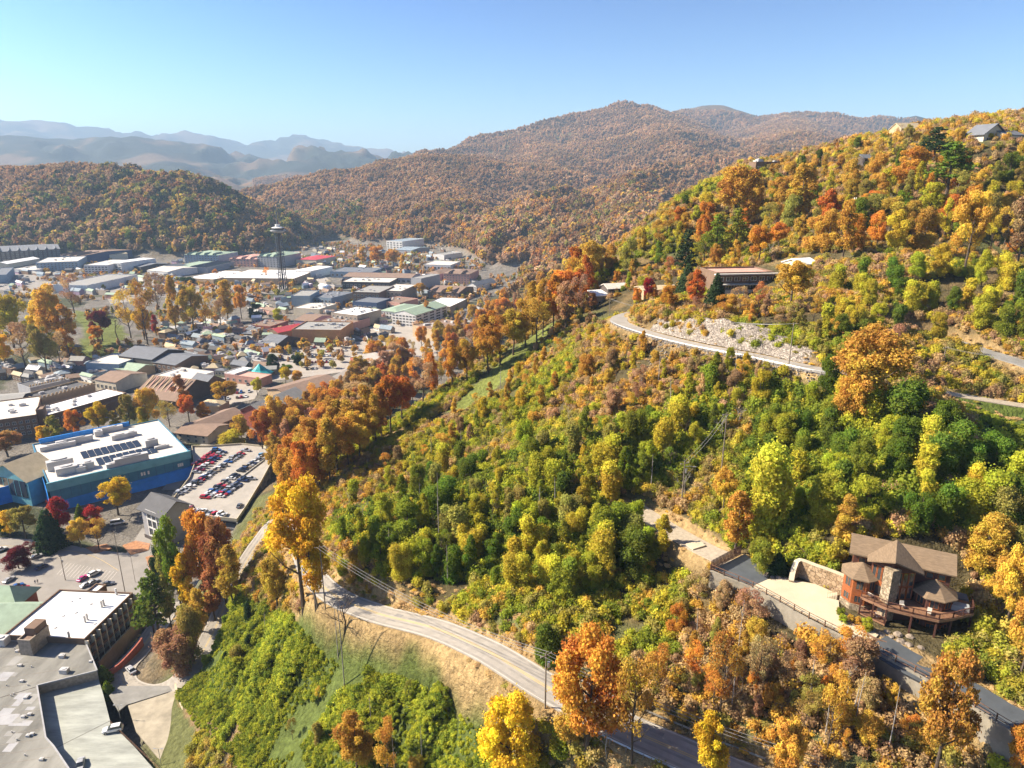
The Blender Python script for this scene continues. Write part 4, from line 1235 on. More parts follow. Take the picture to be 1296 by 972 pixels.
# concrete retaining wall with a steel and timber rail, valley side of the forecourt
def wall_along(name, P, z0f, z1, w, mat, **kw):
    N = normals2(P); n = len(P); V = []
    zb = np.array([z0f(p) for p in P])
    for off, z in ((-w / 2, zb), (w / 2, zb), (w / 2, z1), (-w / 2, z1)):
        zz = np.broadcast_to(z, (n,)).reshape(n, 1)
        V.append(np.concatenate([P[:, :2] + N * off, zz], 1))
    V = np.concatenate(V); Fq = [(r_ * n + i, ((r_ + 1) % 4) * n + i, ((r_ + 1) % 4) * n + i + 1, r_ * n + i + 1) for i in range(n - 1) for r_ in range(4)]
    Fq += [(0, n, 2 * n, 3 * n), (n - 1, 4 * n - 1, 3 * n - 1, 2 * n - 1)]
    me = np_mesh(name, V, Fq)
    bm = bmesh.new(); bm.from_mesh(me); bmesh.ops.recalc_face_normals(bm, faces=bm.faces); bm.to_mesh(me); bm.free()
    return link(name, me, mat)
w_ = wall_along('retaining_wall', EP, lambda p: 79.5, 84.12, .35, WALLC)
tag(w_, 'long pale concrete retaining wall below the driveway rail', 'retaining wall')
fe = empty('fence', tuple(EP[0]), 0, 'brown post and rail fence on top of the concrete driveway wall', 'fence')
def rail_fence(e, P, post_every, h, rails, pw, mat, zf=None, rw=.08):
    o = Vector(e.location); acc = 0; last = None
    step = np.hypot(*(P[1, :2] - P[0, :2])) if len(P) > 1 else 1
    posts = []
    L = np.concatenate([[0], np.cumsum(np.hypot(*(np.diff(P[:, :2], axis=0).T)))])
    tot = L[-1]; k = max(1, int(round(tot / post_every)))
    for i in range(k + 1):
        s_ = tot * i / k; posts.append(Vector([np.interp(s_, L, P[:, c]) for c in range(3)]))
    b = MB(); b.box(-pw / 2, pw / 2, -pw / 2, pw / 2, -.3, h)
    pm = b.mesh('post', [mat])
    for p in posts: link('post', pm, None, e, p - o)
    for rh in rails:
        b = MB()
        b.tube([Vector(p) - o + Vector((0, 0, rh)) for p in P[::2]] + [Vector(P[-1]) - o + Vector((0, 0, rh))], rw / 2, 4)
        b.build('rail', mat, e)
    return posts
Pz = EP.copy(); Pz[:, 2] = 84.1
rail_fence(fe, Pz, 2.6, 1.15, (.45, 1.12), .13, RUSTY, rw=.11)
# dark board fence across the head of the forecourt
fb = empty('board_fence', wz(902,721,84), 0, 'dark brown board fence closing the head of the forecourt', 'fence')
pa, pb = wz(900,722,84), wz(937,702,84)
b = MB(); n = 22
for i in range(n):
    p = pa.lerp(pb, i / (n - 1)) - fb.location; d_ = (pb - pa).normalized()
    b.bar(p + Vector((0, 0, 0)), p + Vector((0, 0, 2.0 + .05 * (i % 2))), .05, .28, up=(d_.x, d_.y, 0))
b.build('boards', principled('dark fence boards', (.09, .045, .04), .8, noise=.3, nscale=2), fb)
b = MB(); b.bar(pa - fb.location + Vector((.15, .1, .5)), pb - fb.location + Vector((.15, .1, .5)), .08, .1); b.build('rail', RUSTY, fb)
# curved rubble retaining wall behind the forecourt
SW = [wz(1001,737,84), wz(1003,732,84), wz(1010,728,84), wz(1030,736,84), wz(1050,744,84), wz(1068,752,84)]
SP = spline(SW, .6)
N_ = normals2(SP)
def stone_top(p): return 84 + 2.9
b_ = wall_along('stone_wall', SP, lambda p: 83.4, np.interp(np.arange(len(SP)), [0, len(SP) * .2, len(SP)], [84.3, 87.0, 87.3]), .7, STONE)
tag(b_, 'curved tan rubble stone wall holding the bank behind the forecourt', 'stone wall')
# capping
cpP = SP.copy(); cpP[:, 2] = np.interp(np.arange(len(SP)), [0, len(SP) * .2, len(SP)], [84.3, 87.0, 87.3])
c_ = ribbon('coping', cpP, -.42, .42, .12, CONC, .12, kind=None); c_.parent = b_
# boulders at the foot of the planted bank
BR = [(955,719),(962,724),(969,729),(978,731),(986,732),(994,733),(973,724),(982,727),(990,727),(1079,784),(1092,790),(1103,797),(1115,803),(1128,806),(1140,812),(1152,806),(1123,800),(1137,804),(1150,816),(1165,820)]
RKM = principled('boulder', (.22, .18, .14), .95, noise=.4, nscale=1.5)
rk = []
for i in range(3):
    bm = bmesh.new(); bmesh.ops.create_icosphere(bm, subdivisions=2, radius=1)
    rgk = random.Random(i)
    for v in bm.verts: v.co *= rgk.uniform(.75, 1.15); v.co.z *= .6
    me_ = bpy.data.meshes.new('boulder'); bm.to_mesh(me_); bm.free(); me_.materials.append(RKM); rk.append(me_)
for i, (u, v) in enumerate(BR):
    o = link('boulder', rk[i % 3], None, None, G(u, v), i * 1.3); s_ = .45 + .3 * ((i * 37) % 10) / 10
    o.scale = (s_, s_, s_)
    tag(o, 'dark boulder edging the planted bank at the ' + ('head of the forecourt' if i < 9 else 'foot of the timber house'), 'boulder', 'boulders beside the forecourt' if i < 9 else 'boulders below the timber house')

# broken rock face above the upper road
UP = ROADS['upper'][0]
k0 = int(len(UP) * .12); k1 = int(len(UP) * .60)
RP_ = spline([Vector(q) for q in UP[k0:k1:3]], .7)
NU = normals2(RP_)
if NU[len(NU) // 2][1] < 0: NU = -NU
m_ = 20; V = []
cr = np.linspace(0, 1, m_)
for j, c in enumerate(cr):
    off = 3.6 + 4.6 * c
    X = RP_[:, 0] + NU[:, 0] * off; Y = RP_[:, 1] + NU[:, 1] * off
    endf = np.clip(np.minimum(np.arange(len(RP_)), len(RP_) - 1 - np.arange(len(RP_))) / 24.0, 0, 1) ** .5
    Z = RP_[:, 2] - .3 + 6.6 * (c ** .8) * endf + (fbm(X * .45, Y * .45 + j * .5, 4, 41) - .5) * 3.0 * endf * (c > 0)
    Z = np.maximum(Z, H(X, Y) + .25 * endf)
    V.append(np.stack([X, Y, Z], 1))
n = len(RP_)
# back face so the rock has thickness and runs into the hill
V.append(V[-1] + np.concatenate([NU * 4.0, np.full((n, 1), -1.2)], 1))
V = np.concatenate(V)
Fq = [(j * n + i, j * n + i + 1, (j + 1) * n + i + 1, (j + 1) * n + i) for j in range(m_) for i in range(n - 1)]
o = link('rock_face', np_mesh('rock_face', V, Fq), ROCK)
bm = bmesh.new(); bm.from_mesh(o.data); bmesh.ops.recalc_face_normals(bm, faces=bm.faces); bm.to_mesh(o.data); bm.free()
if o.data.polygons[len(o.data.polygons) // 2].normal.z < 0: o.data.flip_normals()
tag(o, 'long pale broken rock face above the upper hillside road', 'rock face')
# rubble spilling below the upper road
X = []; rgk = np.random.default_rng(3)
SHR = empty('rubble', tuple(UP[int(len(UP) * .25)]), 0, None)
bpy.data.objects.remove(SHR)
b = MB()
for i in range(900):
    k = int(rgk.uniform(0, len(UP) * .5)); p = UP[k]; q = normals2(UP[max(0, k - 1):k + 2])[0]
    if q[1] > 0: q = -q
    off = 3.2 + rgk.exponential(1.6); x = p[0] + q[0] * off; y = p[1] + q[1] * off; s_ = rgk.uniform(.15, .5)
    z = hz(x, y)
    x += rgk.uniform(-1, 1); y += rgk.uniform(-1, 1); z = hz(x, y)
    V_ = [Vector(c) + Vector((rgk.uniform(-.1, .1), rgk.uniform(-.1, .1), rgk.uniform(-.05, .05))) for c in ((-.5,-.5,-.3),(.5,-.5,-.3),(.5,.5,-.3),(-.5,.5,-.3),(-.4,-.4,.4),(.4,-.4,.35),(.35,.4,.4),(-.4,.35,.3))]
    b.add([(x + v.x * s_ * 1.4, y + v.y * s_ * 1.4, z + .1 + v.z * s_) for v in V_], [(0,3,2,1),(4,5,6,7),(0,1,5,4),(1,2,6,5),(2,3,7,6),(3,0,4,7)])
o = b.build('rubble', ROCK); tag(o, kind='stuff')

# guard rails
def guardrail(P, label, off, group='steel guard rails along the hill roads'):
    N = normals2(P); Q = P.copy(); Q[:, :2] += N * off
    Q[:, 2] = P[:, 2]
    e = empty('guardrail', tuple(Q[0]), 0, label, 'guard rail', group)
    o = Vector(e.location)
    V = []; n = len(Q)
    for dz, dn in ((.45, 0), (.55, .06), (.62, 0), (.70, .06), (.80, 0), (.80, -.03), (.45, -.03)):
        V.append(np.concatenate([Q[:, :2] + N * dn * (1 if off > 0 else -1) - np.array(o)[:2], Q[:, 2:3] + dz - o.z], 1))
    m = 7
    V = np.concatenate(V); Fq = [(r_ * n + i, ((r_ + 1) % m) * n + i, ((r_ + 1) % m) * n + i + 1, r_ * n + i + 1) for i in range(n - 1) for r_ in range(m)]
    link('rail', np_mesh('rail', V, Fq), GALV, e)
    bb = MB(); bb.box(-.07, .07, -.09, .09, -.6, .72); pm = bb.mesh('post', [TIMBER_POLE])
    L = np.concatenate([[0], np.cumsum(np.hypot(*(np.diff(Q[:, :2], axis=0).T)))]); k = int(L[-1] / 2.4)
    for i in range(k + 1):
        link('post', pm, None, e, Vector([np.interp(L[-1] * i / max(1, k), L, Q[:, c]) for c in range(3)]) - o)
def side(P, want_near=True):
    N = normals2(P)[len(P) // 2]; p = P[len(P) // 2]
    return (1 if (N[0] * p[0] + N[1] * p[1] < 0) == want_near else -1)
Pg = UP[:int(len(UP) * .72)]
guardrail(Pg, 'low guard rail along the outer edge of the upper road', side(Pg) * 3.4)
LP = ROADS['lower'][0]
Pg = LP[int(len(LP) * .02):int(len(LP) * .20)]
guardrail(Pg, 'guard rail on the near side of the lower road at the bottom edge', side(Pg) * 3.9)
Pg = LP[int(len(LP) * .03):int(len(LP) * .235)]
guardrail(Pg, 'guard rail on the uphill side of the lower road under the amber trees', side(Pg, False) * 4.3)

# utility poles and wires
def pole(u, vb, vt, label, arm=True, lamp=False, lean=0.0, r=.15, P=None, transformer=False, group=None, armdir=0.0):
    P = P or G(u, vb)
    lo, hi = 1, 40
    for _ in range(22):
        m = (lo + hi) / 2
        if proj(P + Vector((0, 0, m)))[1] > vt: lo = m
        else: hi = m
    h = lo
    e = empty('utility_pole', P, 0, label, 'utility pole', group)
    b = MB(); b.tube([(0, 0, -.6), (lean * .5, 0, h * .5), (lean, 0, h)], [r, r * .85, r * .62], 8); b.build('shaft', TIMBER_POLE, e)
    if arm:
        c_, s_ = math.cos(armdir), math.sin(armdir)
        b = MB(); b.bar((lean - 1.1 * c_, -1.1 * s_, h - .5), (lean + 1.1 * c_, 1.1 * s_, h - .5), .1, .12); b.build('crossarm', TIMBER_POLE, e)
        for k in (-1, 0, 1):
            b = MB(); b.tube([(0, 0, 0), (0, 0, .22)], [.06, .04], 6); b.build('insulator', PAINT_W, e, (lean + k * c_, k * s_, h - .44))
    if lamp:
        b = MB(); b.tube([(lean, 0, h - 1.2), (lean + .9, -.3, h - .9), (lean + 1.8, -.5, h - .95)], .04, 5); b.build('lamp_arm', GALV, e)
        b = MB(); b.box(-.3, .3, -.12, .12, -.08, .06); b.build('lamp_head', GALV, e, (lean + 2.0, -.55, h - .95))
    if transformer:
        b = MB(); b.tube([(0, 0, 0), (0, 0, .9)], .25, 10); b.build('transformer', GALV, e, (lean + .42, 0, h - 2.6))
    return P + Vector((lean, 0, h - .3)), h
tops = {}
tops['a'], _ = pole(690, 897, 826, 'utility pole at the near edge of the lower road left of the tall orange tree', transformer=True, armdir=.6)
tops['b'], _ = pole(412, 772, 690, 'dark utility pole beside the tall yellow tree at the road bend', armdir=.3)
tops['c'], _ = pole(998, 464, 408, 'utility pole standing at the right part of the rock wall road', armdir=1.2)
tops['d'], _ = pole(862, 645, 584, 'grey utility pole in the clearing above the gravel turn', lamp=True, transformer=True, armdir=.4)
tops['e'], _ = pole(911, 618, 522, 'tall utility pole among the vine covered trees uphill of the clearing', armdir=.4)
tops['f'], _ = pole(771, 402, 377, 'utility pole near the end of the upper road below the white roofed house', armdir=.2)
tops['g'], _ = pole(158, 748, 672, 'tall dark utility pole beside the car park road', armdir=1.5, P=wz(158,748,1))
tops['h'], _ = pole(171, 735, 700, 'thin pole at the junction right of the tall dark pole', arm=False, r=.08, P=wz(171,735,1))
tops['i'], _ = pole(83, 735, 704, 'wooden pole standing among the marked parking bays', arm=False, transformer=True, P=wz(83,735,0))
tops['j'], _ = pole(402, 768, 738, 'short leaning pole stub next to the dark pole at the bend', arm=False, r=.28, lean=-.8)
tops['k'], _ = pole(1193, 462, 438, 'pole on the green slope above the gravel track', armdir=.5)
tops['l'], _ = pole(1245, 905, 860, 'lamp post on the driveway rail', arm=False, r=.05, P=wz(1245,899,84.1)) if False else (None, 0)
WIRE = principled('wire', (.25, .24, .23), .6)
def wires(a, b, sag, label, n=2, spread=.9, r=.035, d=None):
    a = Vector(a); b = Vector(b); dr = (b - a).normalized(); s_ = dr.cross(Vector((0, 0, 1))).normalized()
    e = empty('power_line', a, 0, label, 'power line')
    for k in range(n):
        off = s_ * (k - (n - 1) / 2) * spread; bb = MB()
        bb.tube([(b - a) * t + off - Vector((0, 0, 4 * sag * t * (1 - t))) for t in [i / 14 for i in range(15)]], r, 4)
        bb.build('wire', WIRE, e)
farP = wp(1060, 1010, 88)
wires(tops['a'], tops['b'], 2.4, 'sagging wires along the lower road from the bend to the near pole', 3, .7, .032)
wires(tops['a'], wp(1040, 965, 92), 1.2, 'wires from the near pole running right across the brown slope', 3, .7, .04)
wires(tops['c'], wp(880, 398, 215), 1.2, 'wires crossing above the pale rock face', 4, .8, .03)
wires(tops['d'], tops['e'], .8, 'wires through the clearing between two poles', 2, .8, .03)
wires(tops['f'], wp(860, 396, 215), 1.0, 'wires running down from the pole below the white roofed house', 2, .8, .03)
wires(tops['k'], wp(1310, 452, 160), .8, 'wires above the green slope at the right edge', 2, .8, .03)
wires(tops['g'], wp(225, 697, 215), 1.2, 'wire from the tall car park pole to the trees', 1, .8, .03)
# leaning twin rail mast on the upper hillside
P = G(1069, 293); T_ = wp(1083, 250, dep(P) - 2)
e = empty('ladder_mast', P, 0, 'grey leaning ladder like mast on the upper hillside', 'mast')
b = MB()
for s_ in (-.35, .35): b.bar(Vector((s_, 0, -.5)), T_ - P + Vector((s_, 0, 0)), .14, .14)
b.build('side_rails', GALV, e)
b = MB()
for i in range(1, 26): q = (T_ - P) * (i / 26); b.bar(q + Vector((-.35, 0, 0)), q + Vector((.35, 0, 0)), .09, .09)
b.build('rungs', GALV, e)
# ------------------------------------------------------------------ the timber house, in its own frame: a along the ridge, b towards the camera, c up
HA = wz(1080, 675, 94.2)
hex_ = Vector((.88704, -.46170)); hey = Vector((-.46170, -.88704))
HROT = math.atan2(hex_.y, hex_.x)
house = empty('timber_house', (HA.x, HA.y, 84.0), HROT, 'brown shingled timber house with two turrets, stone chimney and wraparound decks', 'house')
# local axes: x = a, y = -b, z = height above 84
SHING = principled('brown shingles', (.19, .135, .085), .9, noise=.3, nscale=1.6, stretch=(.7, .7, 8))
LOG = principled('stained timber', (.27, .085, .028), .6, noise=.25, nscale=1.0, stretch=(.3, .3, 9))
LOGD = principled('dark stained timber', (.085, .036, .026), .65, noise=.25, nscale=1.0, stretch=(.3, .3, 9))
TRIM = principled('dark trim', (.12, .06, .035), .6)
GLASS = principled('window glass', (.035, .045, .05), .06, 0, .9)
CHST = cells('chimney stone', (.22,.17,.11), (.42,.34,.24), 2.3)
DECKW = principled('deck timber', (.24, .13, .075), .7, noise=.2, nscale=2)
FASC = principled('fascia', (.45, .36, .26), .7)
def hp(a, b, z): return (a, -b, z - 84.0)
def roof_plane(pts, t=.22):
    """a slab of roof under the given outline (a, b, z)"""
    m = MB(); V = [Vector(hp(*p)) for p in pts]; n = len(V)
    m.v = [tuple(v) for v in V] + [tuple(v - Vector((0, 0, t))) for v in V]
    nrm = (V[1] - V[0]).cross(V[2] - V[0])
    up = nrm.z > 0
    top = tuple(range(n)); bot = tuple(range(n, 2 * n))
    m.f = [top if up else top[::-1], bot[::-1] if up else bot] + [((i, i + n, (i + 1) % n + n, (i + 1) % n) if up else ((i + 1) % n, (i + 1) % n + n, i + n, i)) for i in range(n)]
    m.m = [0] * len(m.f); return m
def roof(name, planes, parent=house, t=.22, mat=None):
    b = MB()
    for pl in planes:
        m = roof_plane(pl, t); o_ = len(b.v); b.v += m.v; b.f += [tuple(i + o_ for i in f) for f in m.f]; b.m += m.m
    return b.build(name, mat or SHING, parent)
# walls of the long wing
def wallbox(name, a0, a1, b0, b1, z0, z1, mat, parent=house):
    m = MB(); m.box(a0, a1, -b1, -b0, z0 - 84, z1 - 84); return m.build(name, mat, parent)
wing = MB(); wing.box(.5, 13.9, -2.7, 2.7, -4.5, 8.35)
# gable ends
for a_ in (.5, 13.9): wing.add([(a_, -2.7, 8.35), (a_, 2.7, 8.35), (a_, 0, 9.95)], [(0, 1, 2)] if a_ > 1 else [(2, 1, 0)])
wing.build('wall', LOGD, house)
roof('roof', [[(-.2, 0, 94.25), (14.5, 0, 94.25), (14.5, 3.4, 92.35), (-.2, 3.4, 92.35)], [(14.5, 0, 94.25), (-.2, 0, 94.25), (-.2, -3.4, 92.35), (14.5, -3.4, 92.35)]])
# prow with its glass front
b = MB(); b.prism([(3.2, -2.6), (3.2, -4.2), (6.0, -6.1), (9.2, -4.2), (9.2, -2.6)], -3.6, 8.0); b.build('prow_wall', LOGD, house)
roof('prow_roof', [[(6.3, -.2, 94.6), (6.0, 7.3, 94.45), (2.4, 4.9, 92.5), (2.4, 2.0, 92.5)], [(6.0, 7.3, 94.45), (6.3, -.2, 94.6), (10.2, 2.0, 92.2), (10.2, 4.9, 92.2)]])
# gable infill under the prow roof
b = MB(); b.add([hp(3.2, 4.2, 92.0), hp(6.0, 6.1, 92.0), hp(6.0, 6.1, 94.0)], [(0, 1, 2)]); b.add([hp(6.0, 6.1, 92.0), hp(9.2, 4.2, 92.0), hp(6.0, 6.1, 94.0)], [(0, 1, 2)]); b.build('gable_boards', LOGD, house)
def pane(p, q, z0, z1, parent=house, out=.06, fr=.1, mat=None, frm=None, name='window', cols=1, rows=1):
    """a framed window in the wall from plan point p to q (a, b); z above 84"""
    P = Vector((p[0], -p[1], 0)); Q = Vector((q[0], -q[1], 0)); d = (Q - P); L = d.length; d.normalize()
    nrm = Vector((d.y, -d.x, 0))
    if nrm.y > 0 and abs(nrm.y) > .3: nrm = -nrm
    b = MB()
    def slab(s0, s1, h0, h1, o0, o1, mi):
        V = []
        for o_ in (o0, o1):
            for s_, h_ in ((s0, h0), (s1, h0), (s1, h1), (s0, h1)): V.append(P + d * s_ + nrm * o_ + Vector((0, 0, h_)))
        b.add(V, [(0, 1, 2, 3), (7, 6, 5, 4), (0, 4, 5, 1), (1, 5, 6, 2), (2, 6, 7, 3), (3, 7, 4, 0)], mi)
    slab(fr, L - fr, z0 + fr, z1 - fr, 0.003, out * .4, 0)
    for s0, s1, h0, h1 in ((0, L, z0, z0 + fr), (0, L, z1 - fr, z1), (0, fr, z0 + fr, z1 - fr), (L - fr, L, z0 + fr, z1 - fr)): slab(s0, s1, h0, h1, .003, out, 1)
    for i in range(1, cols): slab(L * i / cols - fr * .35, L * i / cols + fr * .35, z0 + fr, z1 - fr, .003, out * .8, 1)
    for i in range(1, rows): h = z0 + (z1 - z0) * i / rows; slab(fr, L - fr, h - fr * .35, h + fr * .35, .003, out * .78, 1)
    m = b.mesh(name, [mat or GLASS, frm or LOG])
    bm = bmesh.new(); bm.from_mesh(m); bmesh.ops.recalc_face_normals(bm, faces=bm.faces); bm.to_mesh(m); bm.free()
    return link(name, m, None, parent)
def along(p, q, s0, s1):
    return (p[0] + (q[0] - p[0]) * s0, p[1] + (q[1] - p[1]) * s0), (p[0] + (q[0] - p[0]) * s1, p[1] + (q[1] - p[1]) * s1)
pl, pr = (3.2, 4.2), (6.0, 6.1)
for s0, s1 in ((.04, .26), (.28, .5), (.52, .74)): pane(*along(pl, pr, s0, s1), 5.5, 8.0)
b = MB(); b.bar(hp(3.15, 4.28, 89.2), hp(5.2, 5.68, 89.2), .12, .7); b.build('orange_panel', LOG, house)
pane(*along(pl, pr, .06, .7), 3.1, 4.8)
pr2, pq = (6.0, 6.1), (9.2, 4.2)
for s0, s1 in ((.2, .44), (.46, .7), (.72, .96)):
    pane(*along(pr2, pq, s0, s1), 3.2, 5.4); pane(*along(pr2, pq, s0, s1), 5.5, 7.9)
# stone chimney breast at the point of the prow
b = MB(); b.prism([(5.9, -7.25), (7.05, -6.1), (5.9, -4.95), (4.75, -6.1)], -3.4, 8.75); b.build('chimney', CHST, house)
# turrets: octagons
def octo(ca, cb, r, rot=22.5): return [(ca + r * math.cos(R(rot + 45 * k)), cb + r * math.sin(R(rot + 45 * k))) for k in range(8)]
def turret(ca, cb, r, ze, za, zb, mat):
    pts = octo(ca, cb, r)
    b = MB(); b.prism([(p[0], -p[1]) for p in pts], zb - 84, ze - 84); b.build('turret_wall', mat, house)
    ee = octo(ca, cb, r + .55)
    roof('turret_roof', [[(ee[k][0], ee[k][1], ze - .05), (ee[(k + 1) % 8][0], ee[(k + 1) % 8][1], ze - .05), (ca, cb, za)] for k in range(8)], t=.18)
    return pts
T1 = turret(1.9, 3.5, 2.55, 89.6, 91.3, 84.8, LOG)
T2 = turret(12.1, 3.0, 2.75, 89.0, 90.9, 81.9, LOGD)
for T, zs in ((T1, ((.9 + .3, 2.5), (3.5, 5.2))), (T2, ((-1.6, .6), (3.2, 4.7)))):
    for k in range(8):
        p, q = T[k], T[(k + 1) % 8]
        mb_ = ((p[1] + q[1]) / 2); ma_ = (p[0] + q[0]) / 2
        cb_ = 3.5 if T is T1 else 3.0
        ca_ = 1.9 if T is T1 else 12.1
        if mb_ > cb_ + .3 or ma_ < ca_ - 2.0:
            for z0, z1 in zs:
                o = pane(*along(p, q, .2, .8), z0, z1, cols=2)
# stone footing
b = MB(); b.prism([(p[0], -p[1]) for p in octo(1.9, 3.5, 2.72)], -1.2, .9); b.build('stone_footing', CHST, house)
b = MB(); b.prism([(p[0], -p[1]) for p in octo(12.1, 3.0, 3.0)], -5.0, -2.0); b.build('stone_footing', CHST, house)
b = MB(); b.box(14.2, 18.0, -4.1, -3.7, -5.0, -2.4); b.build('garden_wall', CHST, house)
for a0, a1 in ((-.0, 1.0),):
    pass
pane((.45, 2.2), (.45, .8), 6.4, 7.6)
for a0 in (1.2, 10.6, 12.2): pane((a0, 2.72), (a0 + 1.1, 2.72), 6.6, 7.7)
# upper deck
UD = [(2.3, 5.7), (2.2, 6.6), (5.9, 8.3), (9.3, 8.3), (12.7, 8.1), (14.6, 6.6), (17.5, 3.6), (17.5, .5), (14.0, .5), (14.0, 2.6), (9.2, 2.6), (6.0, 5.5), (3.2, 4.2)]
b = MB(); b.prism([(p[0], -p[1]) for p in UD], 2.72, 2.98); b.build('deck', DECKW, house)
LD = [(2.3, 5.9), (2.2, 6.9), (5.9, 8.6), (6.4, 6.3), (4.2, 5.0)]
b = MB(); b.prism([(p[0], -p[1]) for p in LD], .05, .3); b.build('lower_deck', DECKW, house)
def railing(pts, z, h=1.05):
    for p, q in zip(pts[:-1], pts[1:]):
        A_1 = Vector((p[0], -p[1], z)); B_1 = Vector((q[0], -q[1], z)); L = (B_1 - A_1).length
        b = MB(); b.bar(A_1 + Vector((0, 0, h)), B_1 + Vector((0, 0, h)), .16, .08); b.bar(A_1 + Vector((0, 0, .1)), B_1 + Vector((0, 0, .1)), .06, .08)
        n = int(L / .16)
        for i in range(1, n): c = A_1.lerp(B_1, i / n); b.bar(c + Vector((0, 0, .1)), c + Vector((0, 0, h)), .03, .03, up=(1, 0, 0))
        b.build('railing', LOGD, house)
        k = max(1, int(round(L / 1.9)))
        for i in range(k + 1):
            c = A_1.lerp(B_1, i / k); bb = MB(); bb.box(-.07, .07, -.07, .07, -.3, h + .05); bb.build('railing_post', LOGD, house, c)
railing([(2.3, 6.7), (5.9, 8.2), (9.3, 8.2), (12.7, 8.0), (14.6, 6.5), (17.4, 3.6), (17.4, .6)], 2.98)
railing([(2.3, 7.0), (5.9, 8.5)], .3)
for a_, b__, z0 in ((2.35, 6.75, -.6), (5.85, 8.3, -3.0), (9.2, 8.4, -5.2), (12.5, 7.9, -5.4), (14.5, 6.4, -5.4), (17.3, 3.5, -5.2), (17.2, .7, -5.0), (4.1, 7.5, -1.5)):
    bb = MB(); bb.box(-.12, .12, -.12, .12, z0, 2.8); bb.build('deck_post', LOGD, house, (a_, -b__, 0))
b = MB()
for p, q in zip([(2.2, 6.75), (5.9, 8.35), (9.3, 8.35), (12.7, 8.15), (14.6, 6.65)], [(5.9, 8.35), (9.3, 8.35), (12.7, 8.15), (14.6, 6.65), (17.5, 3.7)]):
    b.bar((p[0], -p[1], 2.82), (q[0], -q[1], 2.82), .06, .42)
b.build('deck_fascia', DECKW, house)
b = MB(); b.box(14.0, 17.0, -.3, 2.2, -5, 2.6); b.build('side_wing', LOGD, house)
roof('side_roof', [[(13.8, .2, 87.2), (17.2, .2, 87.0), (17.2, -2.4, 86.6), (13.8, -2.4, 86.8)]], mat=principled('grey flat roof', (.16, .18, .2), .8))
b = MB(); b.box(14.4, 16.8, -4.2, -3.0, 2.98, 3.9); b.build('hot_tub', principled('tub shell', (.3, .32, .33), .5), house)
# lower walls behind the deck posts
b = MB(); b.prism([(2.0, -3.0), (4.2, -4.9), (6.4, -6.2), (10.2, -4.6), (10.2, -2.4)], -4.8, 2.7); b.build('basement_wall', LOGD, house)
b = MB(); b.box(9.6, 9.8, -7.6, -5.0, -.2, 2.0)
# entrance steps rail at the left corner
b = MB()
for k in range(4): b.box(-2.4 + .35 * k, -2.05 + .35 * k, -4.6, -3.2, -.02, .18 * (k + 1))
b.build('entrance_steps', CONC, house)
b = MB()
for y_ in (-4.6, -3.2):
    b.tube([(-2.4, y_, .9), (-1.0, y_, 1.6)], .03, 5)
    for k in range(5): x_ = -2.4 + .35 * k; b.tube([(x_, y_, 0), (x_, y_, .9 + .175 * k)], .02, 4)
b.build('stair_rail', RUSTY, house)
# deck furniture
CH = principled('pale cushion', (.5, .46, .4), .8)
def deck_chair(a_, b__, z, rz, label):
    P_ = house.location + Matrix.Rotation(HROT, 3, 'Z') @ Vector((a_, -b__, z))
    e = empty('deck_chair', P_, HROT + rz, label, 'chair', None)
    m = MB(); m.box(-.32, .32, -.32, .32, .38, .48); m.build('seat', CH, e)
    m = MB(); m.bar((0, .32, .45), (0, .45, 1.0), .6, .07, up=(0, 1, 0)); m.build('backrest', CH, e)
    m = MB(); m.box(-.03, .03, -.03, .03, 0, .4); lm = m.mesh('leg', [TRIM])
    for x_ in (-.28, .28):
        for y_ in (-.28, .28): link('leg', lm, None, e, (x_, y_, 0))
deck_chair(3.6, 6.3, 2.98, 2.6, 'pale chair on the upper deck left of the chimney')
deck_chair(7.9, 7.1, 2.98, .3, 'pale chair on the upper deck right of the chimney')
deck_chair(11.4, 7.2, 2.98, -.2, 'pale chair on the upper deck before the right turret')
deck_chair(4.9, 7.3, .3, 2.2, 'pale chair on the small lower deck')
# planting bed and shrubs
KERB = principled('timber edging', (.2, .12, .08), .8)
kp = spline([wz(1066,783,84), wz(1085,795,84), wz(1105,808,84), wz(1130,818,83.6), wz(1158,835,83.5)], .8)
o = ribbon('timber_edging', kp, -.12, .12, .28, KERB, .35, kind=None); tag(o, 'curved timber edging between the planting bed and the forecourt', 'garden edging')
SHR = []
def shrub(u, v, z, s_, colour, label):
    P_ = wz(u, v, z); e = empty('shrub', P_, 0, label, 'shrub')
    mm = FORMS['round'][len(label) % 4][0]
    c = link('foliage', mm, None, e); c.scale = (s_ / 7.2, s_ / 7.2, s_ * .9 / 9.5); c.color = jit(COLS[colour])
shrub(1064, 778, 84, 1.6, 'mid green', 'small green shrub nearest the entrance steps')
shrub(1066, 788, 84, 1.5, 'lime', 'lime green shrub below the lit corner of the house')
shrub(1076, 787, 84, 1.3, 'golden', 'golden shrub first in the planting bed')
shrub(1085, 790, 84, 1.4, 'golden', 'golden shrub second in the planting bed')
shrub(1097, 797, 84, 2.2, 'lime', 'wide lime green shrub in the planting bed')
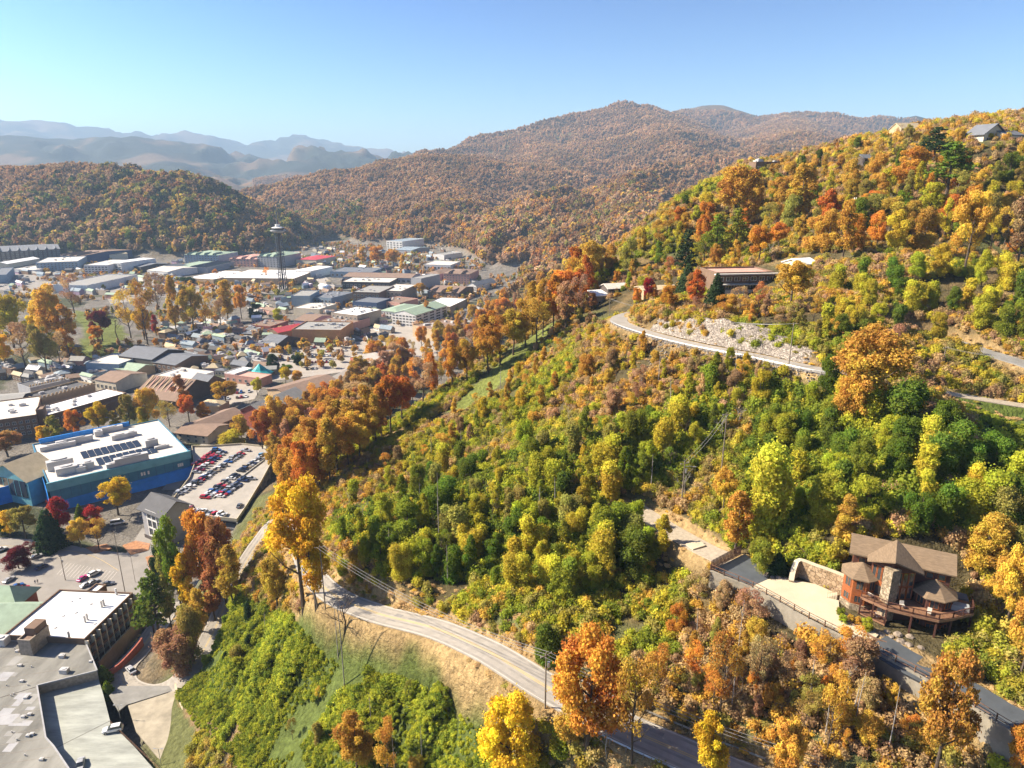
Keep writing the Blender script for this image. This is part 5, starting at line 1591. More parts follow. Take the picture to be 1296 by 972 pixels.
# ------------------------------------------------------------------ the town on the valley floor
def mcol(name, c, rough=.85, noise=.14, nscale=.35, **k): return principled(name, c, rough, noise=noise, nscale=nscale, **k)
WM = {
 'tan': mcol('tan wall', (.42,.31,.19)), 'cream': mcol('cream wall', (.60,.53,.40)), 'white': mcol('white wall', (.66,.65,.62)),
 'brown': mcol('brown wall', (.17,.11,.075)), 'dark': mcol('dark wall', (.085,.07,.065)), 'brick': mcol('brick wall', (.33,.10,.07), noise=.25, nscale=1.2),
 'blue grey': mcol('blue grey wall', (.22,.29,.36)), 'grey': mcol('grey wall', (.33,.33,.34)), 'orange': mcol('orange tan wall', (.50,.25,.11)),
 'pink': mcol('dusty pink wall', (.48,.27,.22)), 'blue': mcol('bright blue wall', (.02,.21,.62), .6), 'teal': mcol('teal blue wall', (.05,.19,.30), .6), 'pale teal': mcol('pale teal wall', (.14,.36,.42), .6),
 'navy': mcol('navy wall', (.05,.08,.16)), 'stone': mcol('stone wall', (.30,.25,.20), noise=.35, nscale=1.0), 'purple': mcol('mauve wall', (.30,.22,.30)),
}
RM = {
 'white': mcol('white roof', (.80,.79,.77), .7, .05), 'pale': mcol('pale roof', (.56,.52,.46)), 'grey': mcol('grey roof', (.27,.265,.25)), 'dark': mcol('dark roof', (.085,.085,.09)),
 'brown': mcol('brown roof', (.22,.15,.11)), 'tan': mcol('tan roof', (.45,.37,.24)), 'green': mcol('sage green roof', (.27,.35,.26)), 'teal': mcol('teal roof', (.03,.36,.36), .5),
 'red': mcol('red roof', (.45,.06,.07), .6), 'blue grey': mcol('blue grey roof', (.22,.27,.31)), 'pink': mcol('pink roof', (.52,.30,.24)), 'slate': mcol('slate roof', (.14,.15,.17)),
}
WG = principled('dark pane', (.035,.045,.06), .12, spec=.8)
WF = mcol('pale frame', (.5,.48,.44))
UNIT = mcol('roof unit metal', (.48,.47,.46), .5)
_b = MB()
_b.box(-.5, .5, -.05, .03, 0, 1, 0)
for q in ((-.5,-.42,0,1),(.42,.5,0,1)): _b.box(q[0], q[1], -.09, .03, 0, 1, 1)
_b.box(-.42, .42, -.09, .03, .92, 1, 1); _b.box(-.42, .42, -.11, .03, 0, .08, 1); _b.box(-.03, .03, -.08, .03, .08, .92, 1)
WIN_ME = _b.mesh('window', [WG, WF])
_b = MB(); _b.box(-.5, .5, -.5, .5, 0, 1); _b.box(-.4, .4, -.52, -.5, .15, .8); _b.tube([(0, 0, 1), (0, 0, 1.12)], .3, 8)
HVAC_ME = _b.mesh('roof_unit', [UNIT])
OCC = []
def bld(label, A, B, C, h, wall='tan', rf='grey', kind='flat', z0=0.0, name='building', cat='building', win=None, sidewin=None, hvac=0, rise=None, over=.4, along='x', seed=0, group=None, frame=None):
    """A, B: near left and near right corners of the eaves in the photograph, C: far right corner; eaves h metres above the ground"""
    zt = z0 + h
    a, b, c = wz(*A, zt), wz(*B, zt), wz(*C, zt)
    x = (b - a); x.z = 0; L = x.length; x.normalize(); y = Vector((-x.y, x.x, 0))
    D = (c - b).dot(y)
    rz = math.atan2(x.y, x.x)
    if frame: a, rz, L, D = frame
    if D < 0: raise ValueError(label)
    e = empty(name, (a.x, a.y, z0), rz, label, cat, group)
    W_, R_ = WM[wall], RM[rf]
    rise = rise if rise is not None else (min(L, D) * .28 if kind != 'flat' else .5)
    m = MB(); m.box(0, L, 0, D, -1.5, h)
    if kind == 'gable':
        if along == 'x': m.add([(0, 0, h), (0, D, h), (0, D / 2, h + rise)], [(0, 2, 1)]); m.add([(L, 0, h), (L, D, h), (L, D / 2, h + rise)], [(0, 1, 2)])
        else: m.add([(0, 0, h), (L, 0, h), (L / 2, 0, h + rise)], [(0, 1, 2)]); m.add([(0, D, h), (L, D, h), (L / 2, D, h + rise)], [(0, 2, 1)])
    m.build('wall', W_, e)
    o = over; t = .25
    r = MB()
    if kind == 'flat':
        r.box(.3, L - .3, .3, D - .3, h + .004, h + .12)
        p = MB()
        for q in ((-.05, L + .05, -.05, .3), (-.05, L + .05, D - .3, D + .05), (-.05, .3, .3, D - .3), (L - .3, L + .05, .3, D - .3)): p.box(*q, h + .004, h + rise + .2)
        p.build('parapet', W_, e)
    else:
        def slab(pts):
            V = [Vector(q) for q in pts]; n = len(V); b0 = len(r.v)
            r.v += [tuple(v + Vector((0, 0, .05))) for v in V] + [tuple(v - Vector((0, 0, t))) for v in V]
            up = (V[1] - V[0]).cross(V[2] - V[0]).z > 0
            T = [b0 + i for i in range(n)]; Bm = [b0 + n + i for i in range(n)]
            r.f.append(tuple(T if up else T[::-1])); r.f.append(tuple(Bm[::-1] if up else Bm)); r.m += [0, 0]
            for i in range(n):
                j = (i + 1) % n; q = (T[i], Bm[i], Bm[j], T[j]); r.f.append(q if up else q[::-1]); r.m.append(0)
        k = rise / (D / 2 if along == 'x' else L / 2) * o
        zz = h - k
        if kind == 'gable' and along == 'x':
            slab([(-o, -o, zz), (L + o, -o, zz), (L + o, D / 2, h + rise), (-o, D / 2, h + rise)])
            slab([(L + o, D + o, zz), (-o, D + o, zz), (-o, D / 2, h + rise), (L + o, D / 2, h + rise)])
        elif kind == 'gable':
            slab([(-o, D + o, zz), (-o, -o, zz), (L / 2, -o, h + rise), (L / 2, D + o, h + rise)])
            slab([(L + o, -o, zz), (L + o, D + o, zz), (L / 2, D + o, h + rise), (L / 2, -o, h + rise)])
        elif kind == 'hip':
            if L >= D: p, q = (D / 2, D / 2), (L - D / 2, D / 2)
            else: p, q = (L / 2, L / 2), (L / 2, D - L / 2)
            P_, Q_ = (*p, h + rise), (*q, h + rise)
            c0, c1, c2, c3 = (-o, -o, h), (L + o, -o, h), (L + o, D + o, h), (-o, D + o, h)
            if L >= D: slab([c0, c1, Q_, P_]); slab([c2, c3, P_, Q_]); slab([c1, c2, Q_]); slab([c3, c0, P_])
            else: slab([c0, c1, P_]); slab([c2, c3, Q_]); slab([c1, c2, Q_, P_]); slab([c3, c0, P_, Q_])
        elif kind == 'shed':
            slab([(-o, -o, h), (L + o, -o, h), (L + o, D + o, h + rise), (-o, D + o, h + rise)])
    r.build('roof', R_, e)
    rg = random.Random(hash(label) % 1000 + seed)
    def wins(spec, side):
        rows, cols, z1, z2, wf = spec
        span = L if side == 'front' else D
        for i in range(rows):
            zc = z1 + (z2 - z1) * i / max(1, rows); hh = (z2 - z1) / rows * .55
            for j in range(cols):
                s_ = span * (j + .5) / cols; ww = span / cols * wf
                w = link('window', WIN_ME, None, e)
                if side == 'front': w.location = (s_, -.01, zc + hh * .35)
                elif side == 'left': w.location = (-.01, D - s_, zc + hh * .35); w.rotation_euler = (0, 0, -math.pi / 2)
                else: w.location = (L + .01, s_, zc + hh * .35); w.rotation_euler = (0, 0, math.pi / 2)
                w.scale = (ww, 1.5, hh)
    if win: wins(win, 'front')
    if sidewin: wins(sidewin[1:], sidewin[0])
    for i in range(hvac):
        u = link('roof_unit', HVAC_ME, None, e, (rg.uniform(.12, .88) * L, rg.uniform(.2, .85) * D, h + .12)); s_ = rg.uniform(1.6, 3.4)
        u.scale = (s_, s_ * rg.uniform(.6, 1.3), s_ * rg.uniform(.4, .7))
    OCC.append((a.x + x.x * L / 2 - x.y * D / 2, a.y + x.y * L / 2 + x.x * D / 2, math.hypot(L, D) / 2) if not frame else (a.x, a.y, L))
    return e, L, D

# ---- the blue building
E, L, D = bld('huge bright blue building with a white flat roof beside the car park', (61,613), (239,572), (156,541), 14, 'teal', 'pale', name='blue_hall', cat='building', hvac=0, over=0)
for ch in list(E.children):
    if ch.name.startswith('wall'): hall_wall = ch
m = MB(); m.box(-.7, L + .7, -.75, -.05, 10.6, 14.75); m.build('fascia_band', WM['pale teal'], E)
m = MB(); m.v = [(-.6,-.05,-1),(L+2.2,-.05,-1),(L+2.2,-3.4,-1),(-.6,-.8,-1),(-.6,-.05,4.6),(L+.6,-.05,6.0),(L+1.0,-.8,6.0),(-.6,-.4,4.6)]
m.f = [(3,2,6,7),(7,6,5,4),(2,1,5,6),(0,3,7,4)]; m.m = [0]*4
m.build('lower_band', WM['blue'], E)
for k in range(1, 15):
    m = MB(); m.box(L * k / 15 - .05, L * k / 15 + .05, -.03, -.0, 5.8, 10.6); m.build('wall_joint', WM['navy'], E)
m = MB()   # the wavy left wall
n = 26; V = []
for i in range(n + 1):
    t_ = i / n; y = D * t_; V += [(-1.0, y, -1), (-1.0, y, 9.5 + 2.6 * math.sin(t_ * 9.5) + 2 * (1 - t_))]
m.v = V; m.f = [(2*i, 2*i+1, 2*i+3, 2*i+2) for i in range(n)]; m.m = [0]*n
m.v += [(x + .8, y, z) for x, y, z in V]; k_ = len(V); m.f += [(k_+2*i, k_+2*i+2, k_+2*i+3, k_+2*i+1) for i in range(n)] + [(2*i+1, k_+2*i+1, k_+2*i+3, 2*i+3) for i in range(n)] + [(0, k_, k_+1, 1), (2*n, 2*n+1, k_+2*n+1, k_+2*n)]; m.m += [0]*(2*n+2)
m.build('wave_wall', WM['blue'], E)
def at_roof(u, v, z):
    """pixel on the roof -> local coordinates of the hall"""
    p = wz(u, v, z); d = p - E.location; c, s = math.cos(E.rotation_euler.z), math.sin(E.rotation_euler.z)
    return (d.x * c + d.y * s, -d.x * s + d.y * c)
for (u, v, sx, sy, sz) in [(77,606,11,4,4.5),(85,612,9,5,3.5),(152,555,8,2.5,2.6),(167,551,5,3,2.4),(125,551,4,4,3),(138,546,14,2.5,2.6),(170,681-100+12-3,15,3,4.2),(112,592,5,4,3.4),(192,565,6,4.5,4.4),(95,561,17,2,3),(74,567,16,2,2.4),(150,609-10,7,3,2.6),(103,596,4,3,2.5),(205,567,7,2,1.6)]:
    if v > 600 and u < 90: v -= 14
    x, y = at_roof(u, v, 14.2)
    x = min(max(x, sx / 2 + .5), L - sx / 2 - .5); y = min(max(y, sy / 2 + .5), D - sy / 2 - .5)
    o = link('roof_unit', HVAC_ME, None, E, (x, y, 14.13)); o.scale = (sx, sy, sz)
PAN = principled('solar panel', (.04,.06,.10), .25, spec=.7)
for (u0, v0, nx, ny) in [(140,569,9,4),(160,577,9,4)]:
    x, y = at_roof(u0, v0, 14.3); m = MB()
    for i in range(nx):
        for j in range(ny):
            xx = x - 13 + i * 3.0; yy = y - 5 + j * 2.6
            m.add([(xx, yy, 14.3), (xx + 2.7, yy, 14.3), (xx + 2.7, yy + 1.7, 15.0), (xx, yy + 1.7, 15.0), (xx, yy + 1.7, 14.2), (xx + 2.7, yy + 1.7, 14.2), (xx, yy, 14.15), (xx + 2.7, yy, 14.15)], [(0, 1, 2, 3), (3, 2, 5, 4), (6, 7, 1, 0), (4, 5, 7, 6), (0, 3, 4, 6), (1, 7, 5, 2)])
    m.build('solar_array', PAN, E)
for px_ in ((157,537),(100,558)):
    pass
for t_ in (.62, .64, .67, .9, .915, .93):
    m = MB(); m.box(L * t_, L * t_ + .8, -.12, -.03, 7.2, 9.0); m.build('wall_emblem', WM['white'], E)
m = MB(); m.box(L * .05, L * .75, D - 1.2, D - .5, 14.6, 17.0); m.build('rear_screen', WM['blue'], E)
# glazed gable hall at its left end
E2, L2, D2 = bld('glass ended gabled hall with a tan roof left of the blue building', (-14,598), (34,608), (100,598), 13.5, 'pale teal', 'tan', kind='gable', along='y', rise=6.5, over=1.2, name='glazed_hall')
m = MB(); m.box(1.5, L2 - 1.5, -.25, -.08, 4.0, 12.5); m.build('glass_front', WG, E2)
for i in range(1, 6): m = MB(); m.box(1.5 + (L2 - 3) * i / 6 - .12, 1.5 + (L2 - 3) * i / 6 + .12, -.35, -.26, 4, 12.5); m.build('mullion', WM['pale teal'], E2)
E3, L3, D3 = bld('low blue walled annex with gravel roof at the left edge below the glazed hall', (-60,633), (30,612), (8,590), 8, 'blue', 'tan', hvac=6, name='annex')
bld('small tan gabled wing at the right end of the blue building', (206,568), (233,561), (196,548), 9, 'teal', 'tan', kind='gable', along='y', rise=2.0, name='gabled_wing')
E4, L4, D4 = bld('blue storage block by the car park with rooftop machines', (239,578), (257,570), (246,561), 5, 'pale teal', 'slate', hvac=4, name='service_block')
o, *_ = bld('bright blue shed between the parked cars and the motel', (273,572), (290,571), (287,566), 4.2, 'blue', 'blue grey', name='shed', cat='shed')
bld('small grey hut with a dark gable roof beside the red orange trees', (311,556), (329,556), (334,549), 4.0, 'grey', 'dark', kind='gable', rise=2.2, name='hut', cat='hut')

# ---- stair tower and parking deck
E, L, D = bld('grey stair tower with a dark gabled roof and tall white framed windows', (178,641), (205,652), (225,632), 15, 'cream', 'dark', kind='gable', along='x', rise=4.0, over=1.4, name='stair_tower', cat='tower', sidewin=None)
for ch in E.children:
    if ch.name.startswith('wall'): ch.data.materials[0] = WM['grey']
m = MB()
for i in range(3):
    for j in range(2): m.box(L * .28 + j * 3.3, L * .28 + j * 3.3 + 2.9, -.12, -.02, 3 + i * 4, 6.4 + i * 4)
g = m.build('glazing', WG, E)
m = MB()
for i in range(4): m.box(L * .28 - .5, L * .28 + 7, -.35, -.13, 2.3 + i * 4, 2.9 + i * 4)
for j in range(3): m.box(L * .28 - .5 + j * 3.3, L * .28 + j * 3.3, -.33, -.13, 2.9, 14.3)
m.build('window_frame', WM['white'], E)
m = MB(); m.box(-.3, L + .3, -.3, 3, -1.5, 1.8); m.build('plinth', WM['dark'], E)
DECK = [wz(u, v, 8) for u, v in [(214,640),(233,649),(262,655),(300,659),(313,640),(330,612),(350,575),(334,566),(305,563),(262,566),(243,566),(246,590),(240,606)]]
e = empty('parking_deck', (DECK[0].x, DECK[0].y, 0), 0, 'pale concrete parking deck full of cars beside the blue building', 'parking deck')
O_ = Vector(e.location)
m = MB(); m.prism([(p.x - O_.x, p.y - O_.y) for p in DECK], 7.2, 8.0); m.build('top_slab', mcol('deck concrete', (.33,.305,.27), nscale=.2), e)
m = MB(); m.prism([(p.x - O_.x, p.y - O_.y) for p in DECK], 3.4, 4.1); m.build('lower_slab', CONC_GREY, e)
cx_ = sum(p.x for p in DECK) / len(DECK); cy_ = sum(p.y for p in DECK) / len(DECK)
m = MB(); m.prism([((p.x * .9 + cx_ * .1) - O_.x, (p.y * .9 + cy_ * .1) - O_.y) for p in DECK], -1.5, 7.2); m.build('core', WM['dark'], e)
for p, q in zip(DECK, DECK[1:] + DECK[:1]):
    m = MB(); m.bar((p.x - O_.x, p.y - O_.y, 8.35), (q.x - O_.x, q.y - O_.y, 8.35), .25, 1.4); m.build('parapet', CONC, e)
    k = max(1, int((q - p).length / 8))
    for i in range(k): c = p.lerp(q, i / k) - O_; bb = MB(); bb.box(-.3, .3, -.3, .3, -1.5, 7.2); bb.build('column', CONC_GREY, e, (c.x, c.y, 0))
m = MB()
for (u0, v0, u1, v1) in [(270,631,334,583),(222,630,294,577)]:
    a_, b_ = wz(u0, v0, 8), wz(u1, v1, 8); m.bar((a_.x - O_.x, a_.y - O_.y, 8.3), (b_.x - O_.x, b_.y - O_.y, 8.3), .4, .6)
m.build('median', CONC_GREY, e)
m = MB()
for (u0, v0, u1, v1, k_) in [(224,627,316,568,26),(258,632,336,577,24),(277,630,312,606,11),(238,646,286,654,9),(247,600,284,572,10)]:
    a_, b_ = wz(u0, v0, 8), wz(u1, v1, 8); dd_ = (b_ - a_).normalized(); pp_ = Vector((-dd_.y, dd_.x, 0))
    for k in range(k_ + 1):
        q = a_.lerp(b_, k / k_) - O_; m.bar((q.x - pp_.x * 2.5, q.y - pp_.y * 2.5, 8.006), (q.x + pp_.x * 2.5, q.y + pp_.y * 2.5, 8.006), .12, .01)
m.build('bay_lines', PAINT_W, e)

# ---- white roofed hotel
HZ = 14.0
E, L, D = bld('long hotel with a blinding white flat roof beside the hairpin road', (5,806), (107,811), (169,752), 12.0, 'brown', 'white', z0=2, name='hotel', cat='hotel', sidewin=('right', 4, 9, .3, 11.6, .66))
for i in range(10): m = MB(); m.box(L + .1, L + 1.3, D * i / 9 - .2, D * i / 9 + .2, -2, 12.1); m.build('column', WM['cream'], E)
for k in range(4):
    m = MB(); m.box(L + .05, L + 1.2, 0, D, .1 + 2.95 * k, .3 + 2.95 * k); m.build('balcony_slab', WM['brown'], E)
    if k: m = MB(); m.box(L + 1.1, L + 1.2, .2, D - .2, .35 + 2.95 * k, 1.2 + 2.95 * k); m.build('balcony_rail', RUSTY, E)
def at_l(E, u, v, z):
    p = wz(u, v, z); d = p - E.location; c, s = math.cos(E.rotation_euler.z), math.sin(E.rotation_euler.z)
    return (d.x * c + d.y * s, -d.x * s + d.y * c)
for (u, v) in [(129,769),(132,767),(108,788),(111,785),(88,808),(148,753)]:
    x, y = at_l(E, u, v, 14); m = MB(); m.tube([(x, min(y, D - 1), 12.1), (x, min(y, D - 1), 14.6)], .35, 8); m.build('vent_stack', UNIT, E)
for (u, v) in [(100,758),(115,765),(90,762),(80,780),(70,795),(56,796),(120,790),(96,776)]:
    x, y = at_l(E, u, v, 14); m = MB(); m.tube([(x, y, 12.1), (x, y, 12.35)], .5, 8); m.build('roof_drain', UNIT, E)
a_ = wz(112, 748, 14); b_ = wz(129, 742, 14)
E5, *_ = bld('white canopy reaching out behind the white roofed hotel', (110,750), (123,751), (130,741), 12.0, 'brown', 'white', z0=2, name='canopy', cat='canopy')
E6, L6, D6 = bld('two stage brown plant room standing on the white roof', (22,812), (38,813), (46,792), 3.2, 'stone', 'brown', z0=14.1, name='plant_room', cat='plant room')
m = MB(); m.box(.4, L6 - .2, D6 * .35, D6 - .2, 3.5, 6.0); m.build('upper_stage', WM['brown'], E6)
# ---- grey roofs in the lower left corner
GZR = 12.6
GR = [(0,811),(108,812.5),(123,849),(47,868),(58,934),(68,945),(95,985),(0,1010),(-60,1010),(-60,811)]
P = [wz(u, v, GZR) for u, v in GR]; e = empty('flat_roofed_block', (P[0].x, P[0].y, 2), 0, 'large block with a streaked grey flat roof in the lower left corner', 'building'); O_ = Vector(e.location)
m = MB(); m.prism([(p.x - O_.x, p.y - O_.y) for p in P], -3, GZR - 2.06); m.build('wall', WM['stone'], e)
GROOF = principled('streaked roof felt', (.20, .195, .175), .95, noise=.42, nscale=.16, stretch=(1, .35, 1))
m = MB(); m.prism([(p.x - O_.x, p.y - O_.y) for p in P], GZR - 2.05, GZR - 2.0); m.build('roof', GROOF, e)
for p, q in zip(P[:7], P[1:8]): m = MB(); m.bar((p.x - O_.x, p.y - O_.y, GZR - 1.9), (q.x - O_.x, q.y - O_.y, GZR - 1.9), .35, .4); m.build('roof_edge', WM['grey'], e)
for (u, v, s_) in [(79,832,1.6),(82,851,2.2),(115,838,.9),(26,843,1),(28,863,1),(33,884,1),(30,908,1),(38,905,1),(36,932,1),(22,825,1),(53,962,1),(2,815,4),(41,930,1),(35,882,1)]:
    p = wz(u, v, GZR) - O_; o = link('roof_unit', HVAC_ME, None, e, (p.x, p.y, GZR - 2.0)); o.scale = (s_, s_ * .7, s_ * .6)
for (u0, v0, u1, v1) in [(0,883,123-2,849),(0,883,46,868)][:0]: pass
m = MB(); a_, b_ = wz(0, 883, GZR) - O_, wz(47, 869, GZR) - O_; m.bar((a_.x, a_.y, GZR - 1.97), (b_.x, b_.y, GZR - 1.97), .15, .04); m.build('roof_seam', WM['dark'], e)
rs_ = random.Random(8)
for k in range(13):      # seams and repair patches of the felt
    v_ = 818 + k * 12; a_, b_ = wz(-20, v_ + 8, GZR) - O_, wz(min(100, 60 if v_ > 868 else 112), v_ - (18 if v_ < 850 else 10), GZR) - O_
    if v_ > 868: b_ = wz(44 + (v_ - 868) * .22, v_ - 4, GZR) - O_
    m = MB(); m.bar((a_.x, a_.y, GZR - 1.985), (b_.x, b_.y, GZR - 1.985), .06, .02); m.build('roof_seam', WM['stone'], e)
for k in range(16):
    u_, v_ = rs_.uniform(5, 42), rs_.uniform(822, 950); p = wz(u_, v_, GZR) - O_; sx, sy = rs_.uniform(.8, 3), rs_.uniform(.5, 2)
    m = MB(); m.box(p.x - sx, p.x + sx, p.y - sy, p.y + sy, GZR - 2.0, GZR - 1.99 + .001 * k); m.build('roof_patch', RM['grey'] if k % 2 else WM['grey'], e)
for k in range(10):
    u_, v_ = rs_.uniform(8, 44), rs_.uniform(820, 960); p = wz(u_, v_, GZR) - O_; m = MB(); m.tube([(p.x, p.y, GZR - 2), (p.x, p.y, GZR - 1.4)], .14, 7); m.build('vent_pipe', UNIT, e)
# lower roof deck used for parking
LD_ = [(50,870),(122,851),(131,880),(140,915),(170,945),(205,985),(120,1010),(95,985),(66,944),(57,934)]
P = [wz(u, v, 9.6) for u, v in LD_]; e = empty('roof_car_park', (P[0].x, P[0].y, 2), 0, 'pale streaked concrete roof used for parking below the grey roof', 'parking deck'); O_ = Vector(e.location)
DKM = principled('streaked pale deck', (.31, .325, .295), .9, noise=.30, nscale=.2, stretch=(.5, 2, 1))
m = MB(); m.prism([(p.x - O_.x, p.y - O_.y) for p in P], -3, 7.45); m.build('wall', WM['stone'], e)
m = MB(); m.prism([(p.x - O_.x, p.y - O_.y) for p in P], 7.45, 7.6); m.build('deck_surface', DKM, e)
a_, b_ = wz(68, 948, 9.6) - O_, wz(140, 912, 9.6) - O_; m = MB(); m.bar((a_.x, a_.y, 7.61), (b_.x, b_.y, 7.61), .14, .02); m.build('joint', WM['dark'], e)
p0, p1 = wz(140,916,9.6), wz(212,985,9.6)
EF = spline([p0, p1], 1.5); EF[:, 2] = 9.6
fe2 = empty('fence', tuple(EF[0]), 0, 'metal rail fence along the right edge of the roof car park', 'fence'); rail_fence(fe2, EF, 3.0, 1.0, (.5, .95), .1, RUSTY)
# concrete yard on the right of it, kerbs and the low wall
flatpx('yard', [(162,893),(222,874),(232,892),(246,930),(262,950),(300,985),(222,985),(172,925)], 8.6, principled('weathered yard concrete', (.33, .29, .22), .92, noise=.3, nscale=.25), .5)
flatpx('yard_apron', [(138,880),(152,868),(215,868),(225,872),(160,892),(150,900)], 8.2, ASPH, .4)
kb = spline([wz(222,868,9.2), wz(228,890,9.2), wz(240,915,9.2), wz(262,945,9.2), wz(300,985,9.2)], 1.5)
o = wall_along('kerb_wall', kb, lambda p: 7.5, 9.9, .5, CONC); tag(o, 'curved pale kerb wall between the yard and the vine bank', 'low wall')
kb = spline([wz(240,925,9.2), wz(262,950,9.2), wz(292,980,9.2)], 1.5); N_ = normals2(kb)
o = wall_along('trailer_row', kb, lambda p: 8.6, 10.6, 1.6, WM['white']) ; tag(o, 'row of white storage bins along the yard wall', 'storage bins')
kw = spline([wz(126,845,5), wz(146,822,5), wz(166,800,5), wz(186,775,5)], 1.5)
o = wall_along('retaining_wall', kw, lambda p: 1.0, 7.0, .5, WM['tan']); tag(o, 'yellow topped retaining wall between the hotel and the road', 'retaining wall')
kw = spline([wz(128,858,6), wz(150,845,6), wz(172,822,6), wz(180,811,6)], 1.5)
o = wall_along('retaining_wall', kw, lambda p: 1.0, 7.2, .5, WM['brick']); tag(o, 'short pale capped red wall beside the hairpin road', 'retaining wall')

# ---- left: green roofed hotel beside the white roof
bld('green roofed hotel wing with red walls at the left edge', (-50,800), (28,800), (62,762), 9.0, 'brick', 'green', kind='gable', along='x', rise=5, over=1.5, name='hotel', cat='hotel')
bld('second green roofed wing with a red gable just behind the first', (-40,765), (20,766), (40,745), 8.0, 'brick', 'green', kind='hip', rise=4.5, over=1.2, name='hotel', cat='hotel')

